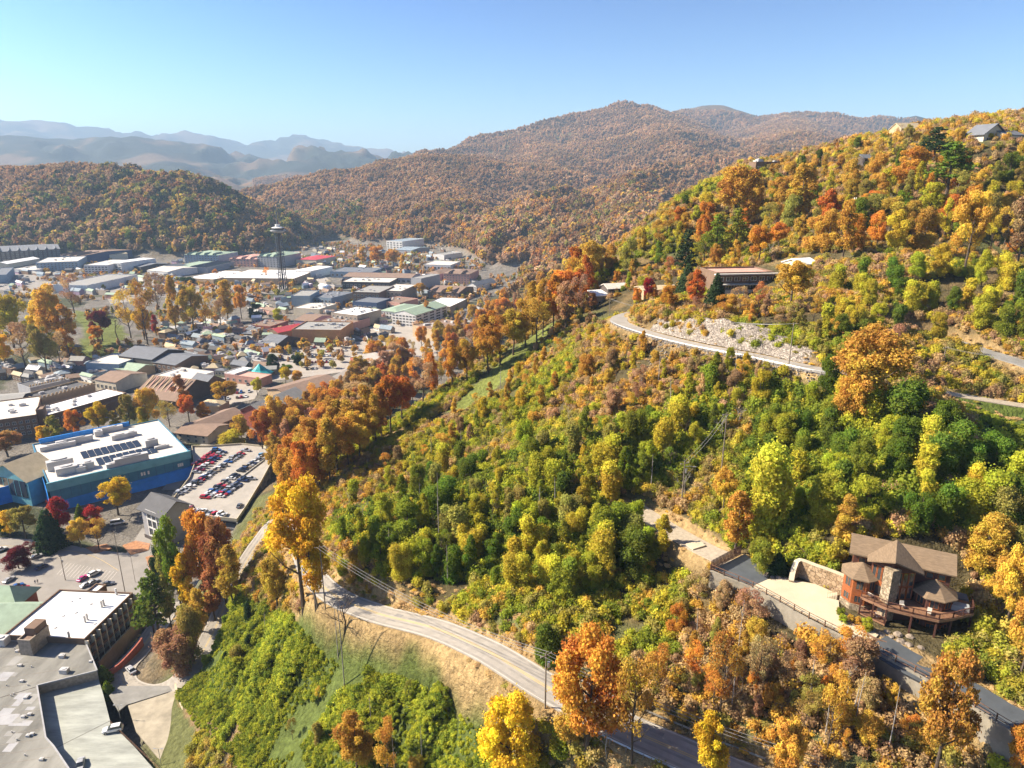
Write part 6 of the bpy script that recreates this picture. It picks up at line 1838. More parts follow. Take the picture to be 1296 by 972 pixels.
# ---- brown hotel row above the blue building and its neighbours
T = [
 ('brown four storey hotel block at the left edge above the blue building', (-40,538),(46,526),(42,503),13,'brown','pale','flat',dict(win=(3,10,1.5,12,.6),hvac=7)),
 ('dark grey hotel block with stepped roofs behind the brown hotel', (-30,516),(22,512),(40,496),11,'dark','grey','gable',dict(rise=3,win=(2,8,1,10,.5))),
 ('tall brown pier like stair block beside the brown hotel', (45,520),(54,519),(55,514),15,'brown','brown','flat',dict()),
 ('long brown building with awnings and a bright white roof', (56,528),(160,498),(148,489),9,'brown','white','flat',dict(win=(1,12,2,8,.6),hvac=9)),
 ('brown awning fronted wing on the white roofed building', (85,524),(165,502),(160,498),6.5,'brown','brown','shed',dict(rise=2.2)),
 ('castle like tan building with battlements along its roof', (50,507),(120,488),(112,480),11,'tan','dark','flat',dict(rise=1.2,hvac=3)),
 ('dark brown roofed shop above the castle like building', (38,492),(88,481),(84,473),9,'grey','dark','flat',dict(hvac=12)),
 ('brown gabled barn with pale walls', (120,480),(146,484),(170,470),8,'cream','brown','gable',dict(rise=3,along='x',win=(1,5,1,6,.5))),
 ('small green and sky blue roofed shop', (143,466),(172,470),(186,461),6,'tan','green','gable',dict(rise=3)),
 ('long pale blue shed below the grassy bluff', (108,460),(150,462),(148,448),9,'blue grey','pale','flat',dict()),
 ('black barn with a slate gable roof', (150,450),(192,455),(205,440),11,'dark','slate','gable',dict(rise=4.5,win=(1,5,2,8,.4))),
 ('dark timber lodge right of the black barn', (192,458),(222,462),(232,446),9,'brown','slate','gable',dict(rise=3.5,win=(2,5,1,8,.5))),
 ('great dark gabled hall with slanting red and white roof beams', (170,500),(222,506),(236,482),6,'dark','brown','gable',dict(rise=9,over=1.5)),
 ('white low building behind the great dark hall', (195,476),(238,482),(262,470),7,'white','pale','flat',dict(hvac=4)),
 ('steep roofed brown tower house right of the great dark hall', (236,486),(256,490),(262,476),7,'brown','slate','gable',dict(rise=6)),
 ('tan motel with a brown gable roof nearest the car park', (223,547),(262,551),(268,535),6,'cream','brown','gable',dict(rise=2.4,over=1,win=(2,4,.5,5.8,.3))),
 ('long brown roofed motel wing running away from the car park', (262,542),(309,523),(300,512),6,'tan','brown','gable',dict(rise=2.6,over=1,win=(2,10,.5,5.8,.45))),
 ('small tan roofed house behind the motel', (250,512),(277,514),(284,507),5,'tan','tan','hip',dict(rise=2)),
 ('red brick gable fronted building with a grey metal roof', (304,518),(334,523),(388,500),12,'brick','grey','gable',dict(along='y',rise=4.5,over=.8)),
 ('long two storey brown motel stretching to the orange ridge', (366,500),(428,482),(418,470),7,'tan','brown','gable',dict(rise=2.6,over=1,win=(2,12,.5,6.5,.5))),
 ('pink walled shop row with flat white panels by the small car park', (284,474),(330,480),(338,474),6,'pink','pink','flat',dict(win=(1,6,1,5,.4))),
 ('white topped kiosk at the left end of the pink shops', (284,472),(297,474),(301,464),7,'white','white','flat',dict()),
 ('brick ended hall with a pale metal roof left of the ridge trees', (443,452),(461,460),(498,440),12,'brick','pale','gable',dict(along='y',rise=4)),
 ('orange tan box building above the big car park', (369,418),(431,419),(434,408),12,'orange','grey','flat',dict(hvac=9,rise=.9)),
 ('small shop with a bright red striped roof', (338,418),(352,421),(359,409),7,'brown','red','gable',dict(rise=3,along='y')),
 ('dark slate roofed hall below the red striped roof', (328,433),(350,436),(352,424),7,'dark','slate','gable',dict(rise=5)),
 ('brown shop left of the red striped roof', (315,412),(342,414),(340,405),7,'brick','brown','flat',dict(hvac=4)),
 ('grey windowless box building near the needle tower', (368,375),(392,375),(392,368),16,'blue grey','grey','flat',dict()),
 ('blue grey shop block right of the windowless box', (392,376),(419,378),(420,369),12,'blue grey','slate','flat',dict(hvac=5,win=(2,6,1,11,.5))),
 ('low tan shop row below the windowless box', (371,390),(404,392),(410,384),8,'cream','pale','flat',dict(hvac=6)),
 ('pale stone hotel with a flat white roof in the middle of town', (419,396),(452,400),(462,390),13,'stone','white','flat',dict(hvac=7,win=(3,6,1,12,.4))),
 ('brown shop with crowded roof units behind the orange building', (398,408),(438,412),(440,400),8,'pink','brown','flat',dict(hvac=11)),
 ('mauve row of shops left of the main street', (372,405),(394,407),(398,397),7,'purple','brown','gable',dict(rise=3)),
 ('long brown department building with flat roofs beside the main street', (446,370),(480,371),(482,362),16,'brown','grey','flat',dict(win=(3,7,1,15,.6),hvac=4)),
 ('pale grey department block joined right of the brown one', (480,368),(508,369),(506,360),15,'stone','pale','flat',dict(win=(3,6,1,14,.6),hvac=4)),
 ('navy fronted shop on the corner of the main street', (446,382),(477,384),(478,377),11,'navy','slate','flat',dict(win=(1,5,1,9,.6))),
 ('pink and brown shops right of the navy corner shop', (478,381),(506,384),(506,376),9,'pink','brown','flat',dict(win=(1,5,1,8,.5),hvac=3)),
 ('long low roofed arcade with dark shopfronts in the middle of town', (432,357),(493,358),(490,352),9,'dark','pale','flat',dict(win=(1,12,1,8,.6),hvac=6)),
 ('second long arcade with arched roof bays behind the first', (434,350),(520,352),(518,346),9,'grey','brown','gable',dict(rise=3,win=(1,14,1,8,.6))),
 ('far shop row with a slate roof at the head of the main street', (418,344),(470,345),(468,339),9,'blue grey','slate','flat',dict(win=(1,9,1,8,.5),hvac=4)),
 ('blank grey tower block among the shops', (520,352),(533,353),(533,346),18,'grey','grey','flat',dict()),
 ('white four storey hotel with dark window bands', (496,396),(526,399),(536,384),13,'white','green','gable',dict(rise=4,along='y',win=(4,7,.5,12.5,.7),sidewin=('right',4,5,.5,12.5,.7))),
 ('white low hotel wing left of the four storey hotel', (481,393),(503,395),(508,384),8,'white','green','hip',dict(rise=2.5,win=(2,6,.5,7.5,.5))),
 ('wide white roofed hall with stone walls', (534,387),(570,389),(577,378),9,'stone','white','flat',dict(rise=.8,win=(1,6,1,7,.5))),
 ('brown and tan flat roofed block next to the ridge trees', (522,412),(547,418),(562,404),11,'tan','brown','flat',dict(hvac=8,sidewin=('right',3,6,1,10,.5))),
 ('pink brick hotel with a brown roof at the foot of the far woods', (561,346),(594,347),(600,341),15,'pink','brown','hip',dict(rise=3,win=(4,9,.5,14,.45))),
 ('brown dormered lodge below the pink hotel', (541,369),(580,371),(582,362),9,'brown','brown','gable',dict(rise=4,win=(2,8,1,8,.4))),
 ('white gabled house with dark timbers at the right of the pink hotel', (591,361),(603,362),(607,354),8,'white','slate','gable',dict(rise=4,along='y',win=(2,3,1,7,.5))),
 ('long flat white roofed building behind the pink hotel', (536,335),(570,336),(571,331),9,'white','pale','flat',dict(win=(1,8,1,8,.6))),
 ('mauve shop left of the pink hotel', (538,346),(556,347),(557,340),10,'purple','brown','hip',dict(rise=3,win=(2,4,1,9,.4))),
 ('tall white and grey lodge at the foot of the big mountain', (489,305),(509,306),(509,301),20,'white','blue grey','flat',dict(win=(4,5,1,19,.6))),
 ('low grey roofed building beside the white and grey lodge', (500,316),(520,317),(522,312),9,'grey','blue grey','gable',dict(rise=3)),
 ('far pale shop below the big mountain', (548,322),(562,323),(563,318),9,'white','grey','flat',dict()),
 # far left
 ('long hotel with a sage green roof against the wooded hill', (233,322),(276,323),(276,318),19,'blue grey','green','hip',dict(rise=5,win=(5,12,.5,18.5,.5))),
 ('pink roofed inn between the two green roofed hotels', (290,327),(324,328),(324,322),14,'pink','pink','hip',dict(rise=4,win=(3,8,.5,13,.4))),
 ('smaller hotel with a sage green roof behind the needle tower', (325,324),(352,325),(352,319),19,'grey','green','hip',dict(rise=5,win=(5,7,.5,18.5,.5))),
 ('flat red roofed shop right of the needle tower', (374,328),(400,329),(401,323),10,'cream','red','hip',dict(rise=2)),
 ('white restaurant house with a hipped roof at the end of the white hall', (373,342),(393,343),(394,336),12,'white','white','hip',dict(rise=2.5,win=(2,5,1,11,.4))),
 ('very long white roofed exhibition hall in front of the green roofed hotels', (279,352),(372,353),(374,342),9,'tan','white','flat',dict(hvac=9,win=None)),
 ('left part of the white exhibition hall with a curved front', (233,352),(270,354),(268,342),8,'tan','white','flat',dict(hvac=4)),
 ('hall with sawtooth dark striped roof left of the exhibition hall', (214,338),(262,339),(262,331),9,'grey','green','flat',dict(hvac=3)),
 ('pale roofed shed below the wooded hill', (186,342),(212,344),(212,336),9,'white','pale','gable',dict(rise=3)),
 ('pyramid roofed dark pavilion below the wooded hill', (194,340),(208,341),(208,334),8,'dark','slate','hip',dict(rise=5)),
 ('dark gabled shop right of the long white building', (158,336),(178,338),(178,330),9,'dark','slate','gable',dict(rise=3)),
 ('long white walled building with a sloping grey roof', (110,362),(174,348),(167,341),10,'white','grey','flat',dict(win=None,rise=.8)),
 ('white office block behind the long white building', (106,336),(136,336),(136,329),15,'white','pale','flat',dict(win=(4,7,.5,14,.7))),
 ('taller white office block beside the first', (136,332),(153,333),(153,325),17,'white','white','flat',dict(win=(4,4,.5,16,.7))),
 ('blue grey hotel block with a white scalloped roof', (45,333),(98,331),(97,325),15,'blue grey','pale','flat',dict(win=(4,12,.5,14,.5),hvac=6)),
 ('large dark hotel with many gables at the foot of the wooded hill', (-6,319),(76,315),(78,308),20,'dark','slate','gable',dict(rise=4,win=(5,14,.5,19,.5))),
 ('dark hotel wing with balconies right of the large dark hotel', (76,323),(103,324),(104,314),15,'navy','brown','gable',dict(rise=3,win=(4,6,.5,14,.5))),
 ('cream gable ended inn at the right of the dark hotel', (105,322),(119,324),(119,315),11,'cream','tan','gable',dict(rise=4,along='y')),
 ('low white roofed shop at the left edge of town', (-8,334),(9,334),(12,327),8,'cream','white','gable',dict(rise=3,along='y')),
 ('blue walled shop at the left edge of town', (-10,349),(8,348),(9,339),12,'blue grey','slate','flat',dict()),
 ('low white shop in the car park left of the blue grey hotel', (14,341),(44,342),(45,336),6,'white','pale','flat',dict(hvac=5)),
]
for i, (lab, A, B, C, h, w, rf, kd, kw) in enumerate(T):
    nm = 'hotel' if 'hotel' in lab.split(' with')[0] else 'shop' if 'shop' in lab else 'hall' if 'hall' in lab else 'house' if 'house' in lab else 'building'
    e, L, D = bld(lab, A, B, C, h, w, rf, kd, name=nm, cat=nm, **kw)
    if 'castle' in lab:
        for k in range(14): m = MB(); m.box(L * k / 14, L * k / 14 + L / 28, -.3, .3, h + 1.4, h + 2.6); m.build('merlon', WM['tan'], e)
    if 'slanting red' in lab:
        for k in range(9):
            m = MB(); x = L * (k + .5) / 9; m.bar((x, -2.2, 3.6), (x, D * .45, 15.6), .5, .7, up=(1, 0, 0)); m.build('roof_beam', WM['pink'] if k % 2 else WM['tan'], e)
    if lab.startswith(('large dark hotel', 'long hotel with a sage', 'smaller hotel with', 'pink roofed inn', 'dark hotel wing', 'brown dormered', 'pink brick hotel')):
        k_ = max(2, int(L / 14))
        for q_ in range(k_):
            x = L * (q_ + .5) / k_; m = MB(); w2 = 3.2
            m.v = [(x - w2, -.6, h - .3), (x + w2, -.6, h - .3), (x, -.6, h + 3.6), (x - w2, D * .4, h - .3), (x + w2, D * .4, h - .3), (x, D * .4, h + 3.6)]
            m.f = [(0, 1, 2), (3, 5, 4), (1, 4, 5, 2), (0, 2, 5, 3), (0, 3, 4, 1)]; m.m = [0] * 5; m.build('dormer', RM[rf], e)
            m = MB(); m.box(x - 1.2, x + 1.2, -.72, -.61, h, h + 1.6); m.build('dormer_window', WG, e)
    if 'sawtooth' in lab:
        for k in range(4): m = MB(); x = L * (.52 + .11 * k); m.add([(x, .5, h + .2), (x + L * .07, .5, h + .2), (x + L * .07, .5, h + 2.6), (x, D - .5, h + .2), (x + L * .07, D - .5, h + .2), (x + L * .07, D - .5, h + 2.6)], [(0, 1, 2), (3, 5, 4), (0, 2, 5, 3), (1, 4, 5, 2), (0, 3, 4, 1)]); m.build('sawtooth_light', RM['slate'], e)
    if 'red striped' in lab:
        for k in range(4): m = MB(); y = D * (k + .3) / 4; m.bar((-.5, y, h + .3), (L / 2, y, h + 3.35), .5, .12); m.build('roof_stripe', RM['pale'], e)
# small teal pavilion with swept roof tiers
p = wz(330, 478, 0); e = empty('pavilion', p, .4, 'teal pagoda roofed pavilion among the shops', 'pavilion')
m = MB(); m.box(-6, 6, -6, 6, -.5, 4.5); m.build('wall', WM['pink'], e)
for r0, r1, z0, z1 in ((10, 4.5, 4.0, 7.2), (4.6, .2, 7.4, 11.5)):
    m = MB(); k = 8
    V = [(r0 * math.cos(R(45 * i)), r0 * math.sin(R(45 * i)), z0) for i in range(8)] + [(r1 * math.cos(R(45 * i)), r1 * math.sin(R(45 * i)), z1) for i in range(8)]
    m.add(V, [(i, (i + 1) % 8, 8 + (i + 1) % 8, 8 + i) for i in range(8)] + [tuple(range(7, -1, -1)), tuple(range(8, 16))]); m.build('roof', RM['teal'], e)
# crowded small attractions: one by one
names_c = ['white','grey','dark','slate','brown','blue grey','brown','green','dark','tan']
walls_c = ['dark','brown','grey','stone','purple','pink','cream','blue grey','white']
SM = []
rs = random.Random(5)
SP_ = [(205,452),(216,458),(228,452),(240,448),(252,453),(266,446),(276,441),(288,450),(299,445),(312,448),(246,462),(262,463),(277,460),(292,462),(306,458),(318,455),(212,468),(268,474),(232,442),(255,438),(244,428),(262,430),(276,428),(290,432),(303,436),(318,440),(330,444),(285,420),(300,424),(312,428),(326,426),(296,412),(270,418),(344,446),(322,464),(308,470),(256,480),(246,474),
 (8,476),(24,470),(40,476),(56,468),(72,476),(88,466),(100,474),(112,468),(124,474),(20,482),(64,482),
 (400,398),(412,386),(356,396),(346,402),(385,398),(420,402),(360,384),(428,366),(416,360),(404,352),(396,338),(410,334),(424,336),(440,332),(452,336),(430,327),(414,322),(398,318),(386,316),(470,330),(484,334),(500,338),(514,336),(528,332),(455,322),(580,334),(596,328),(610,336),(570,324),(524,322),(586,316),(560,310),(540,312),
 (186,352),(202,356),(216,360),(226,354),(300,362),(318,360),(336,364),(270,360),(124,372),(138,378),(90,368),(20,352),(34,356),(50,350),(64,356),(150,344),(166,358),(508,402),(516,408),(472,398),(464,386),(512,372),(526,370),(520,378)]
n0 = len(SP_)
for (u0, u1, v0, v1, n_) in [(385,600,312,408,105),(0,235,332,374,60),(205,352,408,478,60),(0,130,462,486,20),(300,372,372,404,16),(370,500,398,440,14)]:
    for _ in range(n_ * 3):
        if n_ <= 0: break
        u, v = rs.uniform(u0, u1), rs.uniform(v0, v1); p = wz(u, v, 0)
        if in_poly(np.array([u]), np.array([v]), [(372,318),(384,318),(455,398),(438,400)])[0]: continue
        if any(math.hypot(p.x - q[0], p.y - q[1]) < q[2] * .8 + 5 for q in OCC): continue
        OCC.append((p.x, p.y, 5)); SP_.append((u, v)); n_ -= 1
for i, (u, v) in enumerate(SP_):
    s_ = rs.uniform(6.5, 12.5); p = wz(u, v, 0); d = dep(p); w = s_ * FPX / d; hh = rs.uniform(3.5, 6.5)
    rfc = names_c[(i * 7) % 10]; wc = walls_c[(i * 5) % 9]; kd = ['gable', 'hip', 'flat', 'gable'][i % 4]
    sl = rs.uniform(-.14, .14) * w
    dv = s_ * .8 * FPX * (CZ / d) / d
    vt = v - hh * FPX * .95 / d
    A, B = (u - w / 2, vt - sl), (u + w / 2, vt + sl); C_ = (u + w / 2 + rs.uniform(-.1, .3) * w, vt + sl - dv * .95)
    region = 'in the crowded shaded shops' if 200 <= u < 350 and v > 410 else 'below the grassy bluff' if v > 460 else 'by the main street' if u > 340 and v > 340 else 'at the far end of town' if u > 340 else 'in the far left of town'
    try: e, L, D = bld('x', A, B, C_, hh, wc, rfc, kd, name='small_shop', cat='shop', rise=rs.uniform(1.2, 3.2) if kd != 'flat' else .3, win=(1, 3, .6, 3.2, .5) if v > 380 else None, hvac=2 if kd == 'flat' else 0)
    except ValueError: continue
    SM.append((e, f"{rfc} roofed {'flat' if kd == 'flat' else kd + 'd' if kd == 'gable' else 'hipped'} shop with {wc} walls {region}", region, u))
cnt = {}
for e, lab, region, u in SM: cnt.setdefault(lab, []).append((u, e))
for lab, Ls in cnt.items():
    Ls.sort(key=lambda q: q[0])
    for k, (u, e) in enumerate(Ls):
        e['label'] = lab if len(Ls) == 1 else ('left ' if k == 0 else 'right ' if k == len(Ls) - 1 else 'middle ') + lab
        e['group'] = 'small shops of the town'

# ---- the needle tower
base = wz(359, 366, 0); base.z = 0
e = empty('needle_tower', base, .5, 'very tall thin steel lookout tower with a round top deck and antenna', 'tower')
STEEL = mcol('dark blue steel', (.07,.08,.10), .5)
d_ = dep(base); Ht = 0
lo, hi = 10, 200
for _ in range(30):
    mm_ = (lo + hi) / 2
    if proj(base + Vector((0, 0, mm_)))[1] > 292: lo = mm_
    else: hi = mm_
Ht = lo
for s_ in (-1, 1):
    m = MB()
    for x, y in ((-1.3, -1.3), (1.3, -1.3), (1.3, 1.3), (-1.3, 1.3)): m.bar((s_ * 4.2 + x, y, -1), (s_ * 2.6 + x * .8, y * .8, Ht), .7, .7)
    k = 22
    for i in range(k):
        z0, z1 = Ht * i / k, Ht * (i + 1) / k; xo0 = s_ * (4.2 - 1.6 * i / k); xo1 = s_ * (4.2 - 1.6 * (i + 1) / k)
        for q, w in (((-1.3, -1.3), (1.3, -1.3)), ((1.3, -1.3), (1.3, 1.3)), ((1.3, 1.3), (-1.3, 1.3)), ((-1.3, 1.3), (-1.3, -1.3))): m.bar((xo0 + q[0], q[1], z0), (xo1 + w[0], w[1], z1), .28, .28)
    m.build('lattice_leg', STEEL, e)
m = MB(); m.box(-1.0, 1.0, -.9, .9, 0, Ht); m.build('lift_shaft', WM['dark'], e)
def disc(m, r0, r1, z0, z1, n=20):
    V = [(r0 * math.cos(2 * math.pi * i / n), r0 * math.sin(2 * math.pi * i / n), z0) for i in range(n)] + [(r1 * math.cos(2 * math.pi * i / n), r1 * math.sin(2 * math.pi * i / n), z1) for i in range(n)]
    m.add(V, [(i, (i + 1) % n, n + (i + 1) % n, n + i) for i in range(n)] + [tuple(range(n - 1, -1, -1)), tuple(range(n, 2 * n))])
m = MB(); disc(m, 4, 10.5, Ht - 3, Ht - .2); disc(m, 10.5, 10.5, Ht - .2, Ht + .8); m.build('lookout_deck', WM['grey'], e)
m = MB(); disc(m, 7.5, 7.5, Ht + .8, Ht + 4.0); m.build('cabin', WG, e)
m = MB(); disc(m, 8.5, 6, Ht + 4.0, Ht + 5.0); disc(m, 3.5, 3.2, Ht + 5.0, Ht + 8.5); m.build('cabin_roof', WM['white'], e)
m = MB(); m.tube([(0, 0, Ht + 8.5), (0, 0, Ht + 20), (0, 0, Ht + 32)], [1.0, .7, .4], 6); m.build('antenna', STEEL, e)

# ---- houses on the hillside
def hill(label, A, B, C, zt, h, w, rf, kd, **kw):
    """A, B: eaves corners in the photograph; the house stands on the ground seen a little below them"""
    um, vm = (A[0] + B[0]) / 2, (A[1] + B[1]) / 2
    dd = kw.pop('deep', 9.0)
    P = G(um, vm + kw.pop('drop', 8), 120)
    d = dep(P)
    a = wp(A[0], A[1], d); b = wp(B[0], B[1], d + kw.pop('turn', 3.0))
    zt_ = min(a.z, b.z) + .0
    a.z = b.z = zt_ - h
    x = b - a; L = x.length
    e, L, D = bld(label, (100, 400), (110, 400), (110, 395), h, w, rf, kd, z0=a.z, name='hillside_house', cat='house', frame=(a, math.atan2(x.y, x.x), L, dd), **kw); return e, L, D
    e, L, D = bld(label, A, B, C, h, w, rf, kd, z0=zt - h, name='hillside_house', cat='house', **kw); return e, L, D
e, L, D = hill('long flat roofed modern house with dark glass above the rock wall', (908,343),(980,346),(992,333), 119, 6.4, 'brown', 'pink', 'flat', win=(2, 7, .6, 6.2, .7), drop=30, deep=15)
m = MB(); m.box(-2, L * .95, -3.0, -.05, 2.9, 3.15); m.build('terrace', CONC_GREY, e); m = MB(); m.box(-1.6, L, -2.6, -2.2, -6, 1.2); m.build('garden_wall', CONC_GREY, e)
m = MB(); m.box(-1.2, L + 1, -1.8, -.3, 6.3, 6.7); m.build('roof_overhang', RM['pale'], e)
e, L, D = hill('pale roofed house on the ridge above the end of the upper road', (756,372),(778,373),(784,360), 108.5, 4.5, 'stone', 'white', 'shed', rise=1.0, win=(1, 3, .6, 2.6, .5))
hill('higher roofed part of the pale ridge house with a dark gable', (770,363),(796,364),(806,352), 111, 5, 'dark', 'pale', 'gable', rise=1.6, win=(1, 4, .6, 3.4, .5))
hill('long low pale roofed outbuilding right of the pale ridge house', (815,367),(858,364),(856,355), 109, 2.6, 'tan', 'tan', 'gable', rise=1.0)
hill('house with a flat slate roof and roof lights on the skyline ridge', (957,206),(1003,204),(1000,197), 165, 6, 'brown', 'blue grey', 'flat', hvac=5, win=(1, 6, 1, 5, .6))
hill('cream gabled house with a porch at the right edge of the skyline', (1246,168),(1272,168),(1288,152), 172, 9, 'cream', 'slate', 'gable', rise=4, along='y', win=(2, 2, 1, 8, .45), over=1)
hill('low slate roofed wing beside the cream gabled house', (1272,170),(1296,168),(1310,158), 170, 6, 'cream', 'slate', 'gable', rise=2, win=(1, 3, 1, 5, .4))
hill('tan timber lodge with a stone chimney on the skyline', (1141,162),(1168,162),(1176,152), 182, 5.5, 'tan', 'tan', 'gable', rise=3, win=(1, 5, 1, 5, .5), drop=5)
hill('small white roofed cottage in the trees right of the modern house', (1015,333),(1036,333),(1040,325), 122, 4, 'cream', 'white', 'gable', rise=1.5)
hill('white and dark lodge half hidden on the ridge of orange trees', (697,342),(712,344),(714,333), 104, 9, 'dark', 'pale', 'gable', rise=2.5, win=(2, 3, 1, 8, .5))
hill('dark flat roofed house hidden behind trees on the upper slope', (1095,200),(1112,200),(1112,192), 172, 5, 'dark', 'slate', 'gable', rise=2)
# ------------------------------------------------------------------ streets, parking lots, markings, cars, people
LOT = principled('car park surface', (.25,.232,.21), .92, noise=.14, nscale=.12)
LOTP = principled('pale car park surface', (.33,.30,.265), .92, noise=.12, nscale=.1)
flatpx('car_park', [(0,700),(60,690),(110,700),(150,722),(172,752),(78,760),(60,770),(-60,770),(-60,700)], .30, LOT, .4)
flatpx('road', [(-60,676),(60,684),(120,696),(160,700),(180,668),(222,690),(218,742),(206,800),(188,800),(168,752),(150,722),(110,700),(60,690),(-60,700)], .34, LOT, .4)
flatpx('car_park', [(262,497),(270,478),(305,478),(330,492),(322,505),(290,512)], .2, LOTP, .3)
flatpx('car_park', [(330,470),(352,436),(432,434),(480,430),(540,432),(560,448),(500,470),(440,470),(380,478),(345,482)], .2, LOTP, .3)
flatpx('car_park', [(480,410),(540,400),(560,420),(545,440),(470,434),(440,424)], .24, LOTP, .3)
flatpx('car_park', [(130,368),(176,352),(232,356),(330,356),(372,358),(352,372),(235,372),(140,385)], .2, LOT, .3)
flatpx('car_park', [(-40,362),(40,340),(100,344),(108,360),(40,372)], .22, LOT, .3)
MS = [wz(u, v, .3) for u, v in [(372,318),(388,330),(398,343),(410,356),(424,370),(440,386),(447,398)]]
ribbon('main_street', spline(MS, 6), -9, 9, .1, LOTP, .2)
ribbon('street', spline([wz(u, v, .3) for u, v in [(447,398),(470,402),(500,416),(556,428)]], 5), -6, 6, .12, LOTP, .2)
ribbon('street', spline([wz(u, v, .3) for u, v in [(180,478),(240,466),(300,452),(340,440),(372,433),(436,428)]], 5), -5, 5, .14, LOTP, .2)
ribbon('street', spline([wz(u, v, .3) for u, v in [(215,620),(262,563),(340,512),(440,470),(470,440)]], 5), -4, 4, .10, LOT, .2)
# parking bay lines in the near lot
m = MB()
for i in range(16):
    t_ = i / 15
    a_ = wz(72 + 62 * t_, 727 + 5 * t_ + 8 * t_, .30); b_ = wz(86 + 62 * t_, 712 + 3 * t_ + 9 * t_, .30)
    a_.z = b_.z = .315; m.bar(a_, b_, .14, .012)
for i in range(9):
    a_ = wz(5 + 9 * i, 742 + i * .5, .315); b_ = wz(14 + 9 * i, 733 + i * .5, .315)
o = m.build('bay_lines', PAINT_W); tag(o, kind='structure')
P_ = spline([wz(150,722,.36), wz(120,705,.36), wz(80,696,.36), wz(0,690,.36)], 2)
ribbon('edge_line', P_, -.08, .08, .03, PAINT_Y, .01)
# traffic island beds
BED = principled('leaf strewn bed', (.36,.18,.09), .95, noise=.4, nscale=.8)
for uv in ([(155,690),(172,684),(190,688),(188,696),(165,702)], [(184,705),(200,700),(206,712),(200,735),(192,728)], [(108,693),(135,688),(142,694),(120,700)]):
    flatpx('planting_bed', uv, .52, BED, .4)

# ---- cars: one sedan, one SUV, one van, each in parts; the rest are copies
TYRE = principled('tyre', (.03,.03,.03), .8); RIM = principled('wheel rim', (.4,.4,.42), .35, .7); CGL = principled('car glass', (.02,.025,.03), .08, spec=.9)
HL = principled('headlight', (.7,.7,.68), .2); TLR = principled('tail light', (.4,.02,.02), .3)
def paint(nm, c, rough=.28): return principled(nm + ' paint', c, rough, .1, .6)
PAINTS = {'white': paint('white', (.72,.72,.72)), 'silver': paint('silver', (.38,.39,.41)), 'grey': paint('grey', (.13,.135,.15)), 'black': paint('black', (.02,.02,.024)), 'red': paint('red', (.42,.02,.03)), 'blue': paint('blue', (.03,.11,.34)), 'navy': paint('navy', (.02,.035,.10)), 'maroon': paint('maroon', (.16,.01,.03)), 'tan': paint('tan', (.36,.30,.22)), 'magenta': paint('magenta', (.5,.03,.2)), 'sky blue': paint('sky blue', (.08,.30,.55))}
def loft(secs):
    """sections along x: (x, [(y, z) half profile bottom to top])"""
    b = MB(); k = len(secs[0][1])
    for x, pr in secs:
        for y, z in pr: b.v.append((x, y, z))
        for y, z in pr[::-1]: b.v.append((x, -y, z))
    n = 2 * k
    for i in range(len(secs) - 1):
        for j in range(n):
            b.f.append((i * n + j, i * n + (j + 1) % n, (i + 1) * n + (j + 1) % n, (i + 1) * n + j)); b.m.append(0)
    b.f.append(tuple(range(n))[::-1]); b.f.append(tuple((len(secs) - 1) * n + j for j in range(n))); b.m += [0, 0]
    return b
def car_meshes(kind):
    L, Wd, Hb, Hr = {'sedan': (4.7, .9, .92, 1.44), 'suv': (4.9, .96, 1.08, 1.78), 'van': (5.8, 1.0, 1.15, 2.3), 'pickup': (5.6, .98, 1.08, 1.82)}[kind]
    h = L / 2; g = .24
    def sec(x, w, z): return (x, [(w * .8, g), (w, g + .18), (w * 1.0, z * .72), (w * .93, z)])
    body = loft([sec(-h, Wd * .82, Hb * .86), sec(-h + .18, Wd * .95, Hb * .97), sec(-h * .45, Wd, Hb), sec(0, Wd, Hb), sec(h * .42, Wd, Hb * .99), sec(h * .78, Wd * .97, Hb * .88), sec(h - .08, Wd * .86, Hb * .72), sec(h, Wd * .72, Hb * .6)])
    if kind == 'sedan': xs = (-h * .72, -h * .42, h * .08, h * .44)
    elif kind == 'pickup': xs = (-h * .18, -h * .12, h * .2, h * .46)
    elif kind == 'suv': xs = (-h * .95, -h * .8, h * .12, h * .46)
    else: xs = (-h * .97, -h * .92, h * .42, h * .78)
    def cs(x, w, z): return (x, [(w * Wd * .93, Hb - .03), (w * Wd * .9, Hb + (z - Hb) * .5), (w * Wd * .82, z - .03), (w * Wd * .6, z)])
    gl = loft([cs(xs[0], .96, Hb + .04), cs(xs[1], .93, Hr - .05), cs((xs[1] + xs[2]) / 2, .93, Hr - .02), cs(xs[2], .93, Hr - .05), cs(xs[3], .96, Hb + .04)])
    rf = loft([(xs[1] + .05, [(Wd * .72, Hr - .09), (Wd * .74, Hr - .04), (Wd * .6, Hr + .012), (.2, Hr + .02)]), ((xs[1] + xs[2]) / 2, [(Wd * .74, Hr - .06), (Wd * .76, Hr - .01), (Wd * .62, Hr + .035), (.2, Hr + .05)]), (xs[2] - .05, [(Wd * .72, Hr - .09), (Wd * .74, Hr - .04), (Wd * .6, Hr + .012), (.2, Hr + .02)])])
    d = {'body': body.mesh('body'), 'glass': gl.mesh('glass', [CGL]), 'roof_panel': rf.mesh('roof_panel')}
    for k_ in ('body', 'roof_panel'): d[k_].materials.append(PAINTS['white'])
    for k_ in d:
        bm = bmesh.new(); bm.from_mesh(d[k_]); bmesh.ops.recalc_face_normals(bm, faces=bm.faces)
        bm.to_mesh(d[k_]); bm.free(); d[k_].shade_flat()
    d['dims'] = (L, Wd, Hb, Hr); return d
w1 = MB(); w1.tube([(0, -.11, 0), (0, .11, 0)], .34, 14); TY = w1.mesh('tyre', [TYRE])
w1 = MB(); w1.tube([(0, -.125, 0), (0, .125, 0)], .2, 10); RI = w1.mesh('rim', [RIM])
